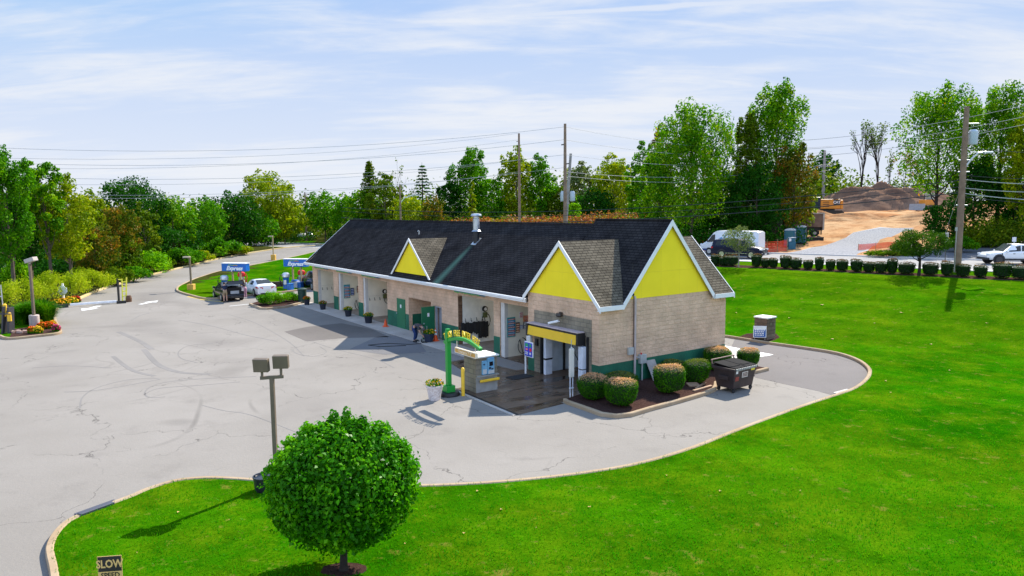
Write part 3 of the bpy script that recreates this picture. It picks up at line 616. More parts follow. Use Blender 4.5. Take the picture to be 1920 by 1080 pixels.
# banners over the bays
BLU=mat('banner_blue',(.02,.13,.42),.5,col2=(.05,.35,.45),vscale=2.2); GRN_=mat('banner_green',(.10,.35,.06),.5)
for y0,y1 in ((31.9,34.6),(27.2,29.9),(22.4,25.2),(9.3,12.4)):
    b=MB(); b.slab([(.30,y0,3.1),(.30,y1,3.1),(.30,y1,3.22),(.30,y0,3.22)],(.03,0,0)); b.slab([(.12,y0+.1,3.2),(.12,y1-.2,3.2),(.299,y1-.2,3.1),(.299,y0+.1,3.1)],(0,0,.02)); q=P(b,'bay_banner',BLU)
    g=MB(); n=10
    for k in range(n):
        y=y0+.3+(y1-y0-.7)*k/(n-1); g.slab([(.108,y-.14,3.13+.02*math.sin(k*1.3)),(.108,y+.16,3.12+.03*math.sin(k*2.1)),(.108,y+.1,3.19)],(.012,0,0))
    g.build('banner_wave',GRN_,q)
# canopy of the roll up door, tracks
cn=MB(); cn.box(-.46,-.02,.86,.98,1.82,2.36).box(-.46,-.02,4.48,4.62,1.78,2.36).box(-.40,-.02,.98,4.48,2.28,2.36); can=P(cn,'door_canopy',BLACK,bevel=.015)
y_=MB(); y_.slab([(-.47,.99,1.86),(-.47,4.47,1.86),(-.41,4.47,2.27),(-.41,.99,2.27)],(.03,0,0)); y_.build('canopy_cloth',mat('canopy_yellow',(.86,.53,.02),.6,var=.06,vscale=1.5,bump=.4,bscale=3),can)
y_=MB(); y_.box(-.43,-.02,.9,4.58,2.362,2.41); y_.build('canopy_top',mat('canopy_pinkish',(.52,.42,.43),.6),can,bevel=.01)
for y,h,m in ((.87,1.78,WHITE),): 
    t=MB(); t.box(-.30,-.02,y-.14,y+.14,0.02,h); P(t,'door_guide',mat('guide_white',(.66,.70,.80),.4),bevel=.02); t=MB(); t.box(-.1,-.016,y-.24,y-.16,0,2.2); P(t,'door_track',BLACK)
    t=MB(); t.box(-.305,-.015,y-.143,y+.143,.78,.82); P(t,'guide_band',BLACK)
t=MB(); t.box(-.12,.2,3.86,3.96,0,1.95); P(t,'door_track',BLACK)
t=MB(); t.box(-.1,.3,3.55,3.72,0.02,1.95); P(t,'door_guide',mat('guide_white',()),bevel=.02); t=MB(); t.box(-.105,.305,3.545,3.725,.72,.80); P(t,'guide_band',BLACK)
# machinery glimpsed in the tunnel
t=MB()
for x,y in ((1.3,3.93),(2.6,3.93),(3.7,3.93),(5.2,3.93)): t.box(x-.04,x+.04,y-.05,y+.04,0,2.9)
t.box(1.2,1.4,1.1,3.9,2.5,2.62); P(t,'wash_rail',BLACK)
t=MB()
for i,(x,a) in enumerate(((1.6,.5),(1.8,.9),(2.9,.7))): t.tube([(x+a*k/10,3.85-.1*math.sin(k),2.4-2.0*math.sin(k/10*1.6)) for k in range(11)],.018,6)
P(t,'wash_hose',DKRUB)
t=MB()
for k in range(9): t.cbox((2.4+.08*k,2.15+.02*math.sin(k*2),1.55),(.05,.07,1.75),rot=k*.4)
P(t,'spray_curtain',mat('deep_blue_vinyl',(.005,.02,.35),.4))
# lamp and camera on the grey block
t=MB(); t.lathe([(.02,0),(.13,.0),(.16,-.10),(.13,-.16),(.02,-.17)],(-.15,2.5,3.05),14); t.box(-.1,-.015,2.42,2.58,2.93,3.09); P(t,'wall_lamp',mat('bronze_dark',(.04,.03,.025),.4),smooth=True)
t=MB(); t.tube([(-.02,2.62,2.65),(-.16,2.64,2.67)],.03); t.tube([(-.10,2.60,2.68),(-.42,2.95,2.56)],.055,10); P(t,'security_camera',mat('camera_white',(.8,.8,.82),.3))
t=MB(); t.box(-.16,-.015,4.66,4.98,1.30,2.0); P(t,'switch_cabinet',mat('cabinet_white',(.72,.72,.72),.4),bevel=.02); t=MB(); t.box(-.12,-.015,4.2,4.36,1.3,1.62); P(t,'wall_switch',BLACK)
# electrical mast and boxes on the end wall
t=MB(); t.tube([(2.02,-.09,.1),(2.02,-.09,3.72),(2.0,-.06,3.9)],.05,10); P(t,'conduit_mast',mat('conduit_pink',(.50,.42,.42),.5,.2)); t=MB(); t.tube([(1.9,-.05,4.0),(1.92,-.08,3.8),(1.94,-.09,1.2)],.012,6); t.tube([(1.9,-.03,5.3),(1.9,-.03,4.0)],.008,5); t.lathe([(.05,3.92),(.06,4.0),(.02,4.04)],(1.9,-.06,0),8); P(t,'service_cable',BLACK)
t=MB(); t.box(1.62,1.92,-.13,-.015,1.34,1.66); P(t,'junction_box',mat('box_grey',(.42,.42,.40),.5),bevel=.015)
t=MB(); t.box(2.28,2.64,-.2,-.015,.88,1.28); t.tube([(2.1,-.1,1.2),(2.3,-.1,1.15)],.025); P(t,'meter_box',mat('meter_grey',(.50,.52,.52),.4,.3),bevel=.02); t=MB(); t.tube([(2.46,-.1,.05),(2.46,-.1,.9)],.035); P(t,'meter_conduit',mat('meter_grey',())); t=MB(); t.lathe([(.03,1.28),(.04,1.33),(.01,1.36)],(2.4,-.1,0),8); P(t,'indicator_light',mat('red_plastic',(.6,.02,.02),.4))

# ---------------- things at the bays ----------------
def PY(px_,py_,Y):   # point of a bay wall seen at a pixel, in building axes
    r=ray(px_,py_); o=Vector((-OX*ct-OY*st,OX*st-OY*ct,CAMH)); d=Vector((r.x*ct+r.y*st,-r.x*st+r.y*ct,r.z)); return o+d*((Y-o.y)/d.y)
Z2=lambda x,y:(560+x/4.155,380+y/4.155); Z3=lambda x,y:(740+x/4.155,520+y/4.155)
def T(name,label,cat,x,y,z=0,rot=0,group=None): return thing(name,label,cat,LW(x,y,z),TH+rot,group)
def one(b,name,m,label,cat,x,y,z=0,rot=0,group=None,**k): return tag(b.build(name,m,None,LW(x,y,z),TH+rot,**k),label,cat,group)
PCOL=[mat('poster_red',(.55,.05,.05),.5),mat('poster_blue',(.03,.12,.42),.5),mat('poster_teal',(.02,.30,.30),.5),mat('poster_white',(.75,.75,.75),.5),mat('poster_orange',(.7,.25,.05),.5),mat('poster_dark',(.05,.05,.08),.5)]
def poster(a,b,Y,cols,label,rows=7,seed=1):
    p,q=PY(*a,Y),PY(*b,Y); x0,x1=sorted((p.x,q.x)); z1,z0=max(p.z,q.z),min(p.z,q.z); R=random.Random(seed)
    t=T('poster',label,'poster',x0,Y,z0); w_,h_=x1-x0,z1-z0
    k=MB(); k.box(0,w_,-.03,-.005,0,h_)
    for ci,c in enumerate(cols[1:]):
        k.cur=ci+1
        for r in range(rows):
            if r%len(cols[1:])!=ci: continue
            zz=h_*(.06+.9*r/rows); k.box(w_*.07,w_*.93,-.034,-.0301,zz,zz+h_*.6/rows)
    k.cur=len(cols)
    for r in range(rows):
        zz=h_*(.06+.9*r/rows)+h_*.15/rows; x=w_*.12
        while x<w_*.8: l_=R.uniform(.04,.14)*w_; k.box(x,min(x+l_,w_*.88),-.037,-.0341,zz,zz+h_*.22/rows); x+=l_+.03*w_
    bpy.data.objects.remove(t); tag(k.build('poster',[PCOL[c] for c in cols]+[PCOL[3]],None,LW(x0,Y,z0),TH),label,'poster')
poster(Z2(350,640),Z2(401,742),30.12,(2,0,1),'red and blue price poster on cream wall of the second bay',8,2)
poster(Z2(403,665),Z2(432,720),30.12,(5,1),'small dark notice beside the poster in the second bay',4,3)
poster(Z2(452,650),Z2(468,700),30.12,(5,4),'narrow dark notice deeper inside the second bay',4,4)
poster(Z3(875,315),Z3(938,460),7.92,(2,0,1),'teal framed red and blue price poster in bay next to the grey wash entrance',9,5)
poster(Z3(942,352),Z3(972,428),7.92,(5,4),'dark brown poster right of the teal price poster',4,6)
poster(Z3(973,375),Z3(998,400),7.92,(1,3),'small blue round-logo notice between two dark posters',3,7)
poster(Z3(970,270),Z3(998,312),7.92,(3,0),'small white and red notice high on the cream wall',3,8)
poster(Z3(1002,300),Z3(1040,345),7.92,(4,0),'orange poster on the cream wall nearest the grey entrance',4,9)
poster(Z3(1002,345),Z3(1042,398),7.92,(5,3),'dark picture poster below the orange poster',4,10)
def dial(a,Y,lab):
    p=PY(*a,Y); t=T('dial_gauge',lab,'gauge',p.x,Y,p.z)
    k=MB(); k.lathe([(.02,-.12),(.15,-.12),(.17,-.05),(.17,-.004)],(0,0,0),20,'Y'); k.build('casing',BLACK,t)
    k=MB(); k.lathe([(.0,-.126),(.10,-.126),(.10,-.121)],(0,0,0),20,'Y'); k.build('dial_face',mat('dial_white',(.75,.75,.72),.4),t)
    k=MB(); k.cbox((.02,-.13,.01),(.015,.006,.1),ry=.7); k.build('pointer',BLACK,t)
    k=MB(); k.box(-.13,.13,-.10,-.004,-.50,-.20); k.build('dial_board',mat('dial_board',(.10,.12,.04),.6),t)
dial(Z2(668,690),25.49,'round black dial on a board in the third bay, above hooks'); dial(Z3(700,245),12.42,'round black dial on a board above hanging rubber mats')
def hooks(zs,Y,lab):
    ps=[PY(*q,Y) for q in zs]; t=T('mat_hooks',lab,'hooks',ps[0].x,Y,ps[0].z)
    for p in ps:
        k=MB(); x,z=p.x-ps[0].x,p.z-ps[0].z; k.tube([(x,-.004,z+.1),(x,-.05,z+.08),(x,-.05,z-.06),(x,-.10,z-.10),(x,-.12,z-.02)],.016,6); k.build('hook',BLACK,t)
hooks([Z2(184,670),Z2(220,668),Z2(256,665)],34.88,'row of three black mat hooks in the farthest bay'); hooks([Z2(551,752),Z2(590,750),Z2(630,746),Z2(670,742)],25.49,'row of four black mat hooks in the third bay'); hooks([Z3(548,335),Z3(592,330),Z3(635,325),Z3(680,320)],12.42,'hooks holding the black rubber mats')
for k,(x,y0,wz,hz,rt) in enumerate(((546,345,.62,1.0,0),(600,345,.8,.62,.06),(645,335,.62,.75,-.05),(682,335,.68,1.0,0))):
    p=PY(*Z3(x,y0),12.42); b=MB(); n=6
    for i in range(n):
        a=-wz/2+wz*i/n; b.cbox((a+wz/n/2,-.10-.02*math.sin(i*1.7),-hz/2+.03*math.sin(i*2+k)),(wz/n*1.05,.05,hz*(1-.1*abs(math.sin(i+k)))),ry=rt)
    one(b,'rubber_mat',DKRUB,['narrow black rubber mat hanging leftmost of four in the bay','wide short black mat hanging second from left on hooks','black mat hanging third from left, below the dial','long black rubber mat hanging rightmost of four'][k],'mat',p.x,12.42,p.z-.02,group='rubber mats hung on hooks in the bay',bevel=.02)
for (a,Y,lab) in ((Z2(462,790),30.12,'black wand hose looped on the second bay wall'),(Z3(990,530),7.92,'black hose loop low on cream wall near grey entrance'),(Z3(708,335),12.42,'black spray hose hanging beside the long rubber mat'),(Z2(690,740),25.49,'black hose at inner edge of the third bay')):
    p=PY(*a,Y); b=MB(); b.tube([(.28*math.sin(i/16*6.283*.9),-.06,.42*math.cos(i/16*6.283*.9)) for i in range(17)]+[(.1,-.08,-.7)],.02,6); one(b,'hose',DKRUB,lab,'hose',p.x,Y,p.z)
# sign with blue panel and the white guide rails
t=T('price_board','blue price board with green, red and white marks in white frame on a white post','sign',-.68,4.31)
k=MB(); k.tube([(0.04,.08,.02),(0.04,.08,1.2),(.04,.02,1.36),(.04,-.08,1.42)],.045,10); k.build('post',WHITE,t)
k=MB(); k.cbox((.0,-.25,1.22),(.06,.66,.72)); k.build('frame',WHITE,t,bevel=.02)
k=MB(); k.cbox((-.033,-.25,1.22),(.008,.58,.64)); k.build('panel',mat('board_blue',(.02,.05,.55),.4),t)
k=MB(); k.cbox((-.040,-.12,1.42),(.006,.22,.16)); k.cbox((-.04,-.40,1.42),(.006,.14,.14)); k.build('green_mark',mat('mark_green',(.02,.35,.15),.4),t)
k=MB(); k.lathe([(.0,-.044),(.085,-.044),(.085,-.04)],(0,-.42,1.22),18,'X'); k.cbox((-.04,-.12,1.22),(.006,.18,.10)); k.build('red_mark',mat('mark_red',(.8,.02,.03),.4),t)
k=MB()
for i,(y,z,a,h) in enumerate(((-.12,1.08,.2,.045),(-.12,1.0,.2,.045),(-.40,1.04,.12,.10),(-.12,1.22,.14,.02),(-.14,1.34,.16,.02))): k.cbox((-.045,y,z),(.006,a,h))
k.build('white_mark',PCOL[3],t)
t=thing('guide_post','slender cream pylon with thin top rod beside the round bush at the wash entrance','guide rail',LW(-1.71,-.24,0),TH)
k=MB(); k.box(-.11,.11,-.06,.06,.86,2.06); k.build('pylon_case',mat('guide_cream',(.60,.57,.52),.5),t,bevel=.03); k=MB(); k.tube([(-.07,0,0),(-.07,0,.9)],.022,8); k.tube([(.07,0,0),(.07,0,.9)],.022,8); k.box(-.1,.1,-.04,.04,.4,.44); k.build('leg_frame',mat('guide_white',()),t); k=MB(); k.tube([(0,0,2.05),(0,0,2.42)],.018,6); k.lathe([(.02,2.05),(.05,2.07),(.04,2.12),(.01,2.14)],(0,0,0),8); k.build('top_rod',STEEL,t)
b=MB(); b.box(-.55,.55,-.35,.35,.02,.045); one(b,'rubber_mat',DKRUB,'dark flat mat on wet floor below the blue price board','mat',-1.3,3.95)
b=MB(); b.slab([(0,-.55,0),(.55,-.5,0),(.5,-.12,.85),(-.05,-.12,.85)],(0,.03,0)); one(b,'board_panel',mat('grey_board',(.35,.31,.28),.7,var=.2),'weathered grey board leaning on the green wall base between bushes','board',2.78,0.05,.1)
# arch sign
GRN=mat('arch_green',(.008,.30,.035),.35,var=.05); YL=mat('letter_yellow',(.88,.62,.015),.45); 
t=T('arch_sign','green post arch sign with yellow letters reading touch free enter here','sign',-5.48,3.2)
k=MB(); k.lathe([(.46,0.0),(.47,.05),(.42,.14),(.2,.16)],(0,0,0),28); k.build('round_base',BLACK,t,smooth=True)
k=MB(); k.box(-.2,.2,-.2,.2,.15,.42); k.build('plinth',GRN,t,bevel=.01)
k=MB(); k.box(-.095,.095,-.095,.095,.42,2.72); k.build('post',GRN,t,bevel=.015); k=MB(); k.box(-.08,.08,-.08,.08,2.72,2.80); k.build('post_cap',GRN,t,bevel=.02)
def arcp(u,dr=0):   # u 0..1 from post side to free end
    y=.22-2.72*u; z=2.14+.31*(1-((u-.53)/.53)**2)+.05*u; dz_=(-.31*2*(u-.53)/.53**2+.05)/(-2.72); n=Vector((0,-dz_,1)).normalized(); return Vector((0,y,z))+n*dr, math.atan2(dz_,1)
k=MB(); pr=None
for i in range(25):
    p,a=arcp(i/24); q,_=arcp(i/24,.12); r_=k.vs([(-.07,p.y,p.z),(.07,p.y,p.z),(.07,q.y,q.z),(-.07,q.y,q.z)])
    if pr:
        for j in range(4): k.addf((pr[j],pr[(j+1)%4],r_[(j+1)%4],r_[j]))
    else: k.addf(r_[::-1])
    pr=r_
k.addf(pr); k.build('arch_beam',GRN,t)
msg='TOUCH FREE ENTER HERE'; n=len(msg); from_end=[]
for i,chh in enumerate(msg):
    if chh==' ': continue
    u=.03+.945*(i+.5)/n; p,a=arcp(u,.12+.145)
    Mx=Matrix.Translation((-.05,p.y,p.z))@Matrix.Rotation(-math.pi/2,4,'Z')@Matrix.Rotation(math.pi/2,4,'X')@Matrix.Rotation(-a,4,'Z')
    textobj('letter',chh,.36,YL,t,Mx,.012,0,.004,sx=.50)
k=MB()
for y in (-.72,-2.12): k.tube([(0,y,2.15),(0,y,2.4)],.02,6)
k.build('hanger_rod',mat('hanger_cream',(.6,.52,.4),.5),t)
k=MB(); k.cbox((0,-1.42,2.02),(.10,1.62,.22)); hs=k.build('clearance_bar',mat('bar_cream',(.75,.66,.52),.5),t,bevel=.01); k=MB(); k.cbox((-.052,-1.42,2.02),(.01,1.52,.15)); k.build('bar_face',mat('bar_tan',(.55,.30,.06),.5),hs)
textobj('lettering',"Clearance 7' 0\"",.17,mat('bar_letter',(.85,.72,.5),.5),hs,Matrix.Translation((-.06,-1.42,2.02))@Matrix.Rotation(-math.pi/2,4,'Z')@Matrix.Rotation(math.pi/2,4,'X'),.003,0,.002)
# pay station
t=T('pay_station','grey block pay station with white roof slab, blue terminal and yellow bar','pay station',-4.45,2.7)
k=MB(); k.box(0,1.06,0,.95,0,1.5); k.build('block_base',GREYB,t); k=MB(); k.box(-.06,1.14,-.08,1.03,1.5,1.56); k.build('roof_slab',mat('slab_white',(.80,.78,.74),.6,var=.06),t,bevel=.01)
k=MB(); k.box(.02,1.08,-.14,0,.70,.745); k.box(-.008,1.07,-.012,0,0,.70); k.build('ledge',mat('ledge_grey',(.30,.29,.27),.7,var=.2),t)
k=MB(); k.box(.14,1.1,-.16,-.05,.46,.575); k.build('yellow_bar',mat('bumper_yellow',(.85,.52,.03),.5),t,bevel=.03)
k=MB(); k.box(.27,.52,-.09,-.002,.76,1.36); k.box(.525,.86,-.12,-.002,.76,1.47); trm=k.build('terminal',mat('terminal_blue',(.25,.48,.62),.35,col2=(.08,.28,.50),vscale=5),t,bevel=.02)
k=MB(); k.box(.60,.78,-.124,-.12,1.12,1.30); k.build('screen',mat('screen_black',(.01,.01,.015),.15),trm); k=MB(); k.box(.57,.68,-.126,-.12,.98,1.07); k.box(.70,.8,-.126,-.12,.95,1.02); k.box(.32,.40,-.096,-.09,1.18,1.24); k.build('keypad',mat('keypad_dark',(.03,.04,.07),.4),trm); k=MB(); k.box(.55,.84,-.125,-.12,.79,.93); k.box(.30,.48,-.096,-.09,.8,1.0); k.build('terminal_plate',mat('silver_plate',(.6,.62,.64),.35,.3),trm)
b=MB(); b.lathe([(.075,0),(.075,1.12),(.06,1.17),(.03,1.195)],(0,0,0),16); one(b,'bollard',mat('bollard_yellow',(.85,.52,.03),.5,var=.08),'yellow round bollard beside the grey pay station','bollard',-5.08,2.72,smooth=True)
# ---------------- plants ----------------
def lm(name,a,b,c,**k): return leafmat(name,[(.0,a),(.5,b),(1.,c)],**k)
GRNL=lm('leaf_green',(.012,.070,.001),(.055,.22,.002),(.22,.44,.004))
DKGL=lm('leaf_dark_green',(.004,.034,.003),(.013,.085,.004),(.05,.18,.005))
YGL=lm('leaf_yellow_green',(.05,.12,.002),(.20,.30,.003),(.52,.48,.008))
OLV=lm('leaf_olive',(.022,.065,.003),(.085,.16,.004),(.24,.27,.008))
AUT=leafmat('leaf_autumn_mix',[(0,(.015,.05,.004)),(.45,(.07,.12,.006)),(.7,(.24,.15,.012)),(1,(.42,.13,.02))])
REDL=leafmat('leaf_red',[(0,(.05,.09,.01)),(.28,(.24,.07,.03)),(.5,(.36,.11,.045)),(.66,(.22,.20,.02)),(.82,(.12,.22,.01)),(1,(.42,.40,.04))],nscale=.28)
BRNL=lm('leaf_brown',(.05,.045,.015),(.15,.11,.035),(.38,.21,.07))
BRT=lm('leaf_bright_green',(.04,.16,.002),(.15,.40,.004),(.40,.60,.008))
MAPG=leafmat('leaf_green_orange_tips',[(0,(.012,.072,.001)),(.45,(.062,.23,.002)),(.78,(.26,.44,.004)),(.9,(.28,.36,.006)),(1,(.58,.22,.015))])
PALEL=lm('leaf_pale',(.05,.08,.03),(.14,.19,.06),(.30,.34,.16))
BARK=mat('bark',(.10,.075,.055),.95,var=.35,vscale=6,bump=.8,bscale=12); BARKD=mat('dark_bark',(.028,.020,.016),.95,var=.3,vscale=8,bump=.8,bscale=14)
def qmesh(name,V,m,parent=None,loc=(0,0,0),smooth=False,extra=None):
    """V: n x 4 x 3 array of leaf corners"""
    n=len(V); me=bpy.data.meshes.new(name); co_=V.reshape(-1,3).astype(np.float32)
    me.vertices.add(n*4); me.vertices.foreach_set('co',co_.ravel()); me.loops.add(n*4); me.loops.foreach_set('vertex_index',np.arange(n*4,dtype=np.int32))
    me.polygons.add(n); me.polygons.foreach_set('loop_start',np.arange(0,n*4,4,dtype=np.int32)); me.materials.append(m); me.update(calc_edges=True)
    o=bpy.data.objects.new(name,me); COL.objects.link(o); o.location=loc
    if parent: o.parent=parent
    return o
def leafq(P,size,R,up=.35,aspect=.6,out=None,outw=.5,fold=.18):
    n=len(P); nr=R.normal(size=(n,3)); nr/=np.linalg.norm(nr,axis=1)[:,None]
    nr[:,2]=nr[:,2]*.7+up
    if out is not None: nr+=out*outw
    nr/=np.linalg.norm(nr,axis=1)[:,None]
    a=np.cross(nr,R.normal(size=(n,3))); a/=np.linalg.norm(a,axis=1)[:,None]; b=np.cross(nr,a)
    s=size*R.uniform(.6,1.25,size=(n,1))
    return np.stack([P-a*s*.5,P-a*s*.05+b*s*aspect*.5+nr*s*fold,P+a*s*.5,P-a*s*.05-b*s*aspect*.5+nr*s*fold],axis=1)
def cloud_pts(bl,n,R,shell=.45):
    c=np.array([b[0] for b in bl]); r=np.array([b[1] for b in bl],dtype=float)
    if r.ndim==1: r=np.repeat(r[:,None],3,1)
    w=(r[:,0]*r[:,2])**.9; w/=w.sum(); k=R.choice(len(bl),n,p=w)
    d=R.normal(size=(n,3)); d/=np.linalg.norm(d,axis=1)[:,None]; rr=1-shell*R.random((n,1))**1.6+R.normal(size=(n,1))*.06
    return c[k]+d*r[k]*rr, d
def limb_tree(b,h,r0,tips,R,split=.3,lean=(0,0),n=7):
    t=Vector((lean[0],lean[1],0)); p=lambda f: Vector((t.x*f*f+.05*h*math.sin(f*5)*.25,t.y*f,h*f))
    top=.82; b.tube([p(0)-Vector((0,0,.15)),p(.03),p(.2),p(.4),p(.6),p(top)],[r0*1.35,r0*1.05,r0*.85,r0*.62,r0*.4,r0*.12],n)
    for q in tips:
        q=Vector(q); f=max(split,min(.72,(q.z/h)*.62)); s=p(f); m=s.lerp(q,.5)+Vector((0,0,-.04*h)) ; rr=r0*(1-f)*.62
        b.tube([s,m,q],[rr,rr*.6,rr*.2],5,cap=False)
def tree(name,label,base,h,w,m,seed,style='round',trunk=.16,cb=.2,d=None,bark=None,cat='tree',group=None,dens_=1,nb=None,open_=1.):
    R=np.random.default_rng(seed); d=d or max(8,base.y); px1=d/720
    t=thing(name,label,cat,base-Vector((0,0,.1)),R.uniform(0,.4),group); ls=max(.085,2.75*px1)
    rx=w/2; z0=h*cb; hz=(h-z0)/2; zc=z0+hz; nL=int(min(17000,max(1100,(w/px1)*((h-z0)/px1)*1.55))*dens_)
    bl=[]
    if style in('round','open','oval','upright'):
        k=nb or {'round':26,'open':22,'oval':22,'upright':26}[style]
        for i in range(k):
            f=(i+.5)/k; zz=1-2*f; a=i*2.39996+R.uniform(-.5,.5); rr=math.sqrt(max(0,1-zz*zz))*R.uniform(.5,.82)
            pr_=1. if style!='oval' else (.8+.25*(-zz)); s=R.uniform(.26,.42)*(.85 if style=='open' else 1)
            if style=='upright': s*=.82; pr_=.80+.32*(-zz)
            bl.append(((rx*rr*math.cos(a)*pr_,rx*rr*math.sin(a)*pr_,zc+hz*zz*.74*R.uniform(.85,1.08)),(rx*s*R.uniform(.85,1.2),rx*s,min(rx,hz)*s*R.uniform(.7,1.05)*(1.5 if style=='upright' else 1))))
        for i in range(int(k*1.1)):    # small tufts that break the outline
            zz=R.uniform(-.7,1)
            if style in('upright',): zz=R.uniform(.2,1)
            a=R.uniform(0,6.28); rr=math.sqrt(max(0,1-zz*zz))*R.uniform(.85,1.02); s=R.uniform(.07,.15)
            bl.append(((rx*rr*math.cos(a),rx*rr*math.sin(a),zc+hz*zz*R.uniform(.9,1.0)),(rx*s*1.2,rx*s*1.2,rx*s*(2.2 if style=='upright' else 1.1))))
        P_,dr=cloud_pts(bl,nL,R,.55 if style!='open' else .8); V=leafq(P_,ls,R,out=dr)
        b=MB(); tips=[q[0] for q in bl[:k:2]]; limb_tree(b,h*.9,trunk*h*.085,tips,R,split=.16 if style in('open','upright') else .22)
        b.build('trunk',bark or BARK,t,smooth=60,uv=False); qmesh('crown',V,m,t)
    elif style in('spruce','sparse_spruce'):
        pts=[]; b=MB(); b.tube([(0,0,-.1),(0,0,h*.5),(0,0,h*.99)],[h*.018,h*.012,.02],6); L_=int(h*2.2) if style=='spruce' else int(h*1.6)
        for i in range(L_):
            z=h*(.1+.88*i/L_); rr=rx*(1-(z/h))**.85*R.uniform(.85,1.1)+.08; nbh=9 if style=='spruce' else 8
            for j in range(nbh):
                a=R.uniform(0,6.28); e=Vector((rr*math.cos(a),rr*math.sin(a),z-rr*.22)); b.tube([(0,0,z),e*.6+Vector((0,0,z*.4-.02*rr)),e],[.03,.02,.008],3,cap=False)
                kk=max(3,int(nL/(L_*nbh)))
                for q in range(kk):
                    u=R.uniform(.12,1) if style=='spruce' else R.uniform(.5,1); pts.append((e.x*u+R.normal()*.12,e.y*u+R.normal()*.12,z-rr*.22*u+R.normal()*(.10 if style=='spruce' else .05)))
        P_=np.array(pts); P_=P_ if style=='spruce' else P_[::2]
        b.build('trunk',bark or BARKD,t,uv=False); qmesh('crown',leafq(P_,ls*.8,R,up=.6),m,t)
    elif style=='bare':
        b=MB(); st_=[(Vector((0,0,-.1)),Vector((R.normal()*.03,R.normal()*.03,1)),h*.42,trunk*h*.05,0)]
        ends=[]
        while st_:
            p,dv_,l,r,lv=st_.pop(); q=p+dv_.normalized()*l; mid=p.lerp(q,.5)+Vector(R.normal(size=3)*l*.04); b.tube([p,mid,q],[r,r*.82,r*.62],4 if lv else 6,cap=False)
            if lv<4:
                for i in range(3 if lv else 5):
                    nd=(dv_.normalized()+Vector(R.normal(size=3)*.42)).normalized(); nd.z=abs(nd.z)*.9+.25; st_.append((q if i<2 else p.lerp(q,R.uniform(.45,.9)),nd,l*R.uniform(.5,.72),max(.012,r*.52),lv+1))
            else: ends.append(q)
        zmx=max(v[2] for v in b.v); wx=max(abs(v[0]) for v in b.v)+.01; S_=Matrix.Diagonal((rx/wx,rx/wx,h/zmx,1)); b.xf(S_)
        b.build('trunk',bark or BARK,t,uv=False); E_=np.array([S_@e for e in ends]); k=R.choice(len(E_),int(len(E_)*dens_)); 
        if len(k): qmesh('crown',leafq(E_[k]+R.normal(size=(len(k),3))*.22,ls*.8,R),m,t)
    return t
EDGE=[(0,54),(100,58),(150,66),(200,74),(270,85),(330,97),(400,110),(450,117),(520,128),(590,140)]
def tp(name,label,x,top,w,d,m,seed,style='round',**k):
    if x<600: d=max(d,(itp(x,EDGE)+5)/(1-.4*w/1350))
    elif x<1330: d=max(d+(13 if 820<x<1180 else 0),84/(.65*(x-960)/1350+.76)/(1-.25*w/1350))
    base=GD(x,d); h=D(x,top,d).z-base.z; return tree(name,label,base,h,w/1350*d,m,seed,style,d=d,**k)
# foreground ball tree
def ball_tree():
    R=np.random.default_rng(7); base=G(645,1077); base.z=HT(base.x,base.y)+.11
    t=thing('lollipop_tree','round clipped bright green tree on short dark trunk in the front lawn','tree',base)
    b=MB(); b.tube([(0,0,-.1),(.0,0,.1),(.015,0,.5),(.0,0,1.1),(.02,0,1.9)],[.13,.085,.075,.07,.03],12)
    for i in range(16):
        a=i*2.4; zz=.9+.11*i; b.tube([(0,0,.65+.04*i),(.5*math.cos(a),.5*math.sin(a),zz),(1.15*math.cos(a),1.15*math.sin(a),zz+.35)],[.035,.022,.008],6,cap=False)
    b.build('trunk',BARKD,t,smooth=60,uv=False)
    cz,rx,rz=1.90,1.56,1.32; bl=[((0,0,cz),(rx*.95,rx*.95,rz*.94))]*8
    for i in range(95):
        f=(i+.5)/95; zz=1-2*f; a=i*2.39996; rr=math.sqrt(1-zz*zz); k=R.uniform(.83,.93); kz=1 if zz>0 else .88
        bl.append(((rx*k*rr*math.cos(a),rx*k*rr*math.sin(a),cz+rz*k*zz*kz+(.04 if zz>0 else 0)),(R.uniform(.13,.22),)*3))
    for x,y,z in ((.12,-.1,1.52),(.15,-.1,1.66),(-.2,.2,1.5),(.45,0,1.42),(-.75,.1,1.25),(.9,.1,1.15),(-1.1,0,1.0),(1.3,.1,.75)): bl.append(((x,y,cz+z*rz/1.42-.02),(.085,.085,.16)))
    P_,dr=cloud_pts(bl,46000,R,.38); P_[:,0]+=.05; V=leafq(P_,.102,R,up=.25,aspect=.62,out=dr,outw=.9,fold=.22)
    qmesh('crown',V,lm('leaf_ball_tree',(.010,.075,.001),(.045,.24,.002),(.22,.56,.006),nscale=1.4,trans=.38,rough=.35),t)
    return t
ball_tree(); MATS['leaf_ball_tree'].node_tree.nodes['Principled BSDF'].inputs['Specular IOR Level'].default_value=.10
TAN=(.72,.40,.24)
HEDGEM=leafmat('clipped_hedge_leaves',[(0,(.010,.06,.001)),(.5,(.035,.15,.003)),(1,(.11,.30,.006))],trans=.3,nscale=2,topcol=TAN,topz=.90,topw=.07)
HEDGEB=leafmat('clipped_hedge_leaves_green',[(0,(.010,.06,.001)),(.5,(.035,.15,.003)),(1,(.11,.30,.006))],trans=.3,nscale=2,topcol=(.22,.22,.05),topz=.93,topw=.10)
ROWM=leafmat('row_hedge_leaves',[(0,(.004,.03,.002)),(.5,(.014,.065,.004)),(1,(.04,.12,.008))],trans=.25,nscale=2,topcol=(.30,.14,.07),topz=.98,topw=.06)
CORE=mat('hedge_inside',(.006,.022,.003),.95)
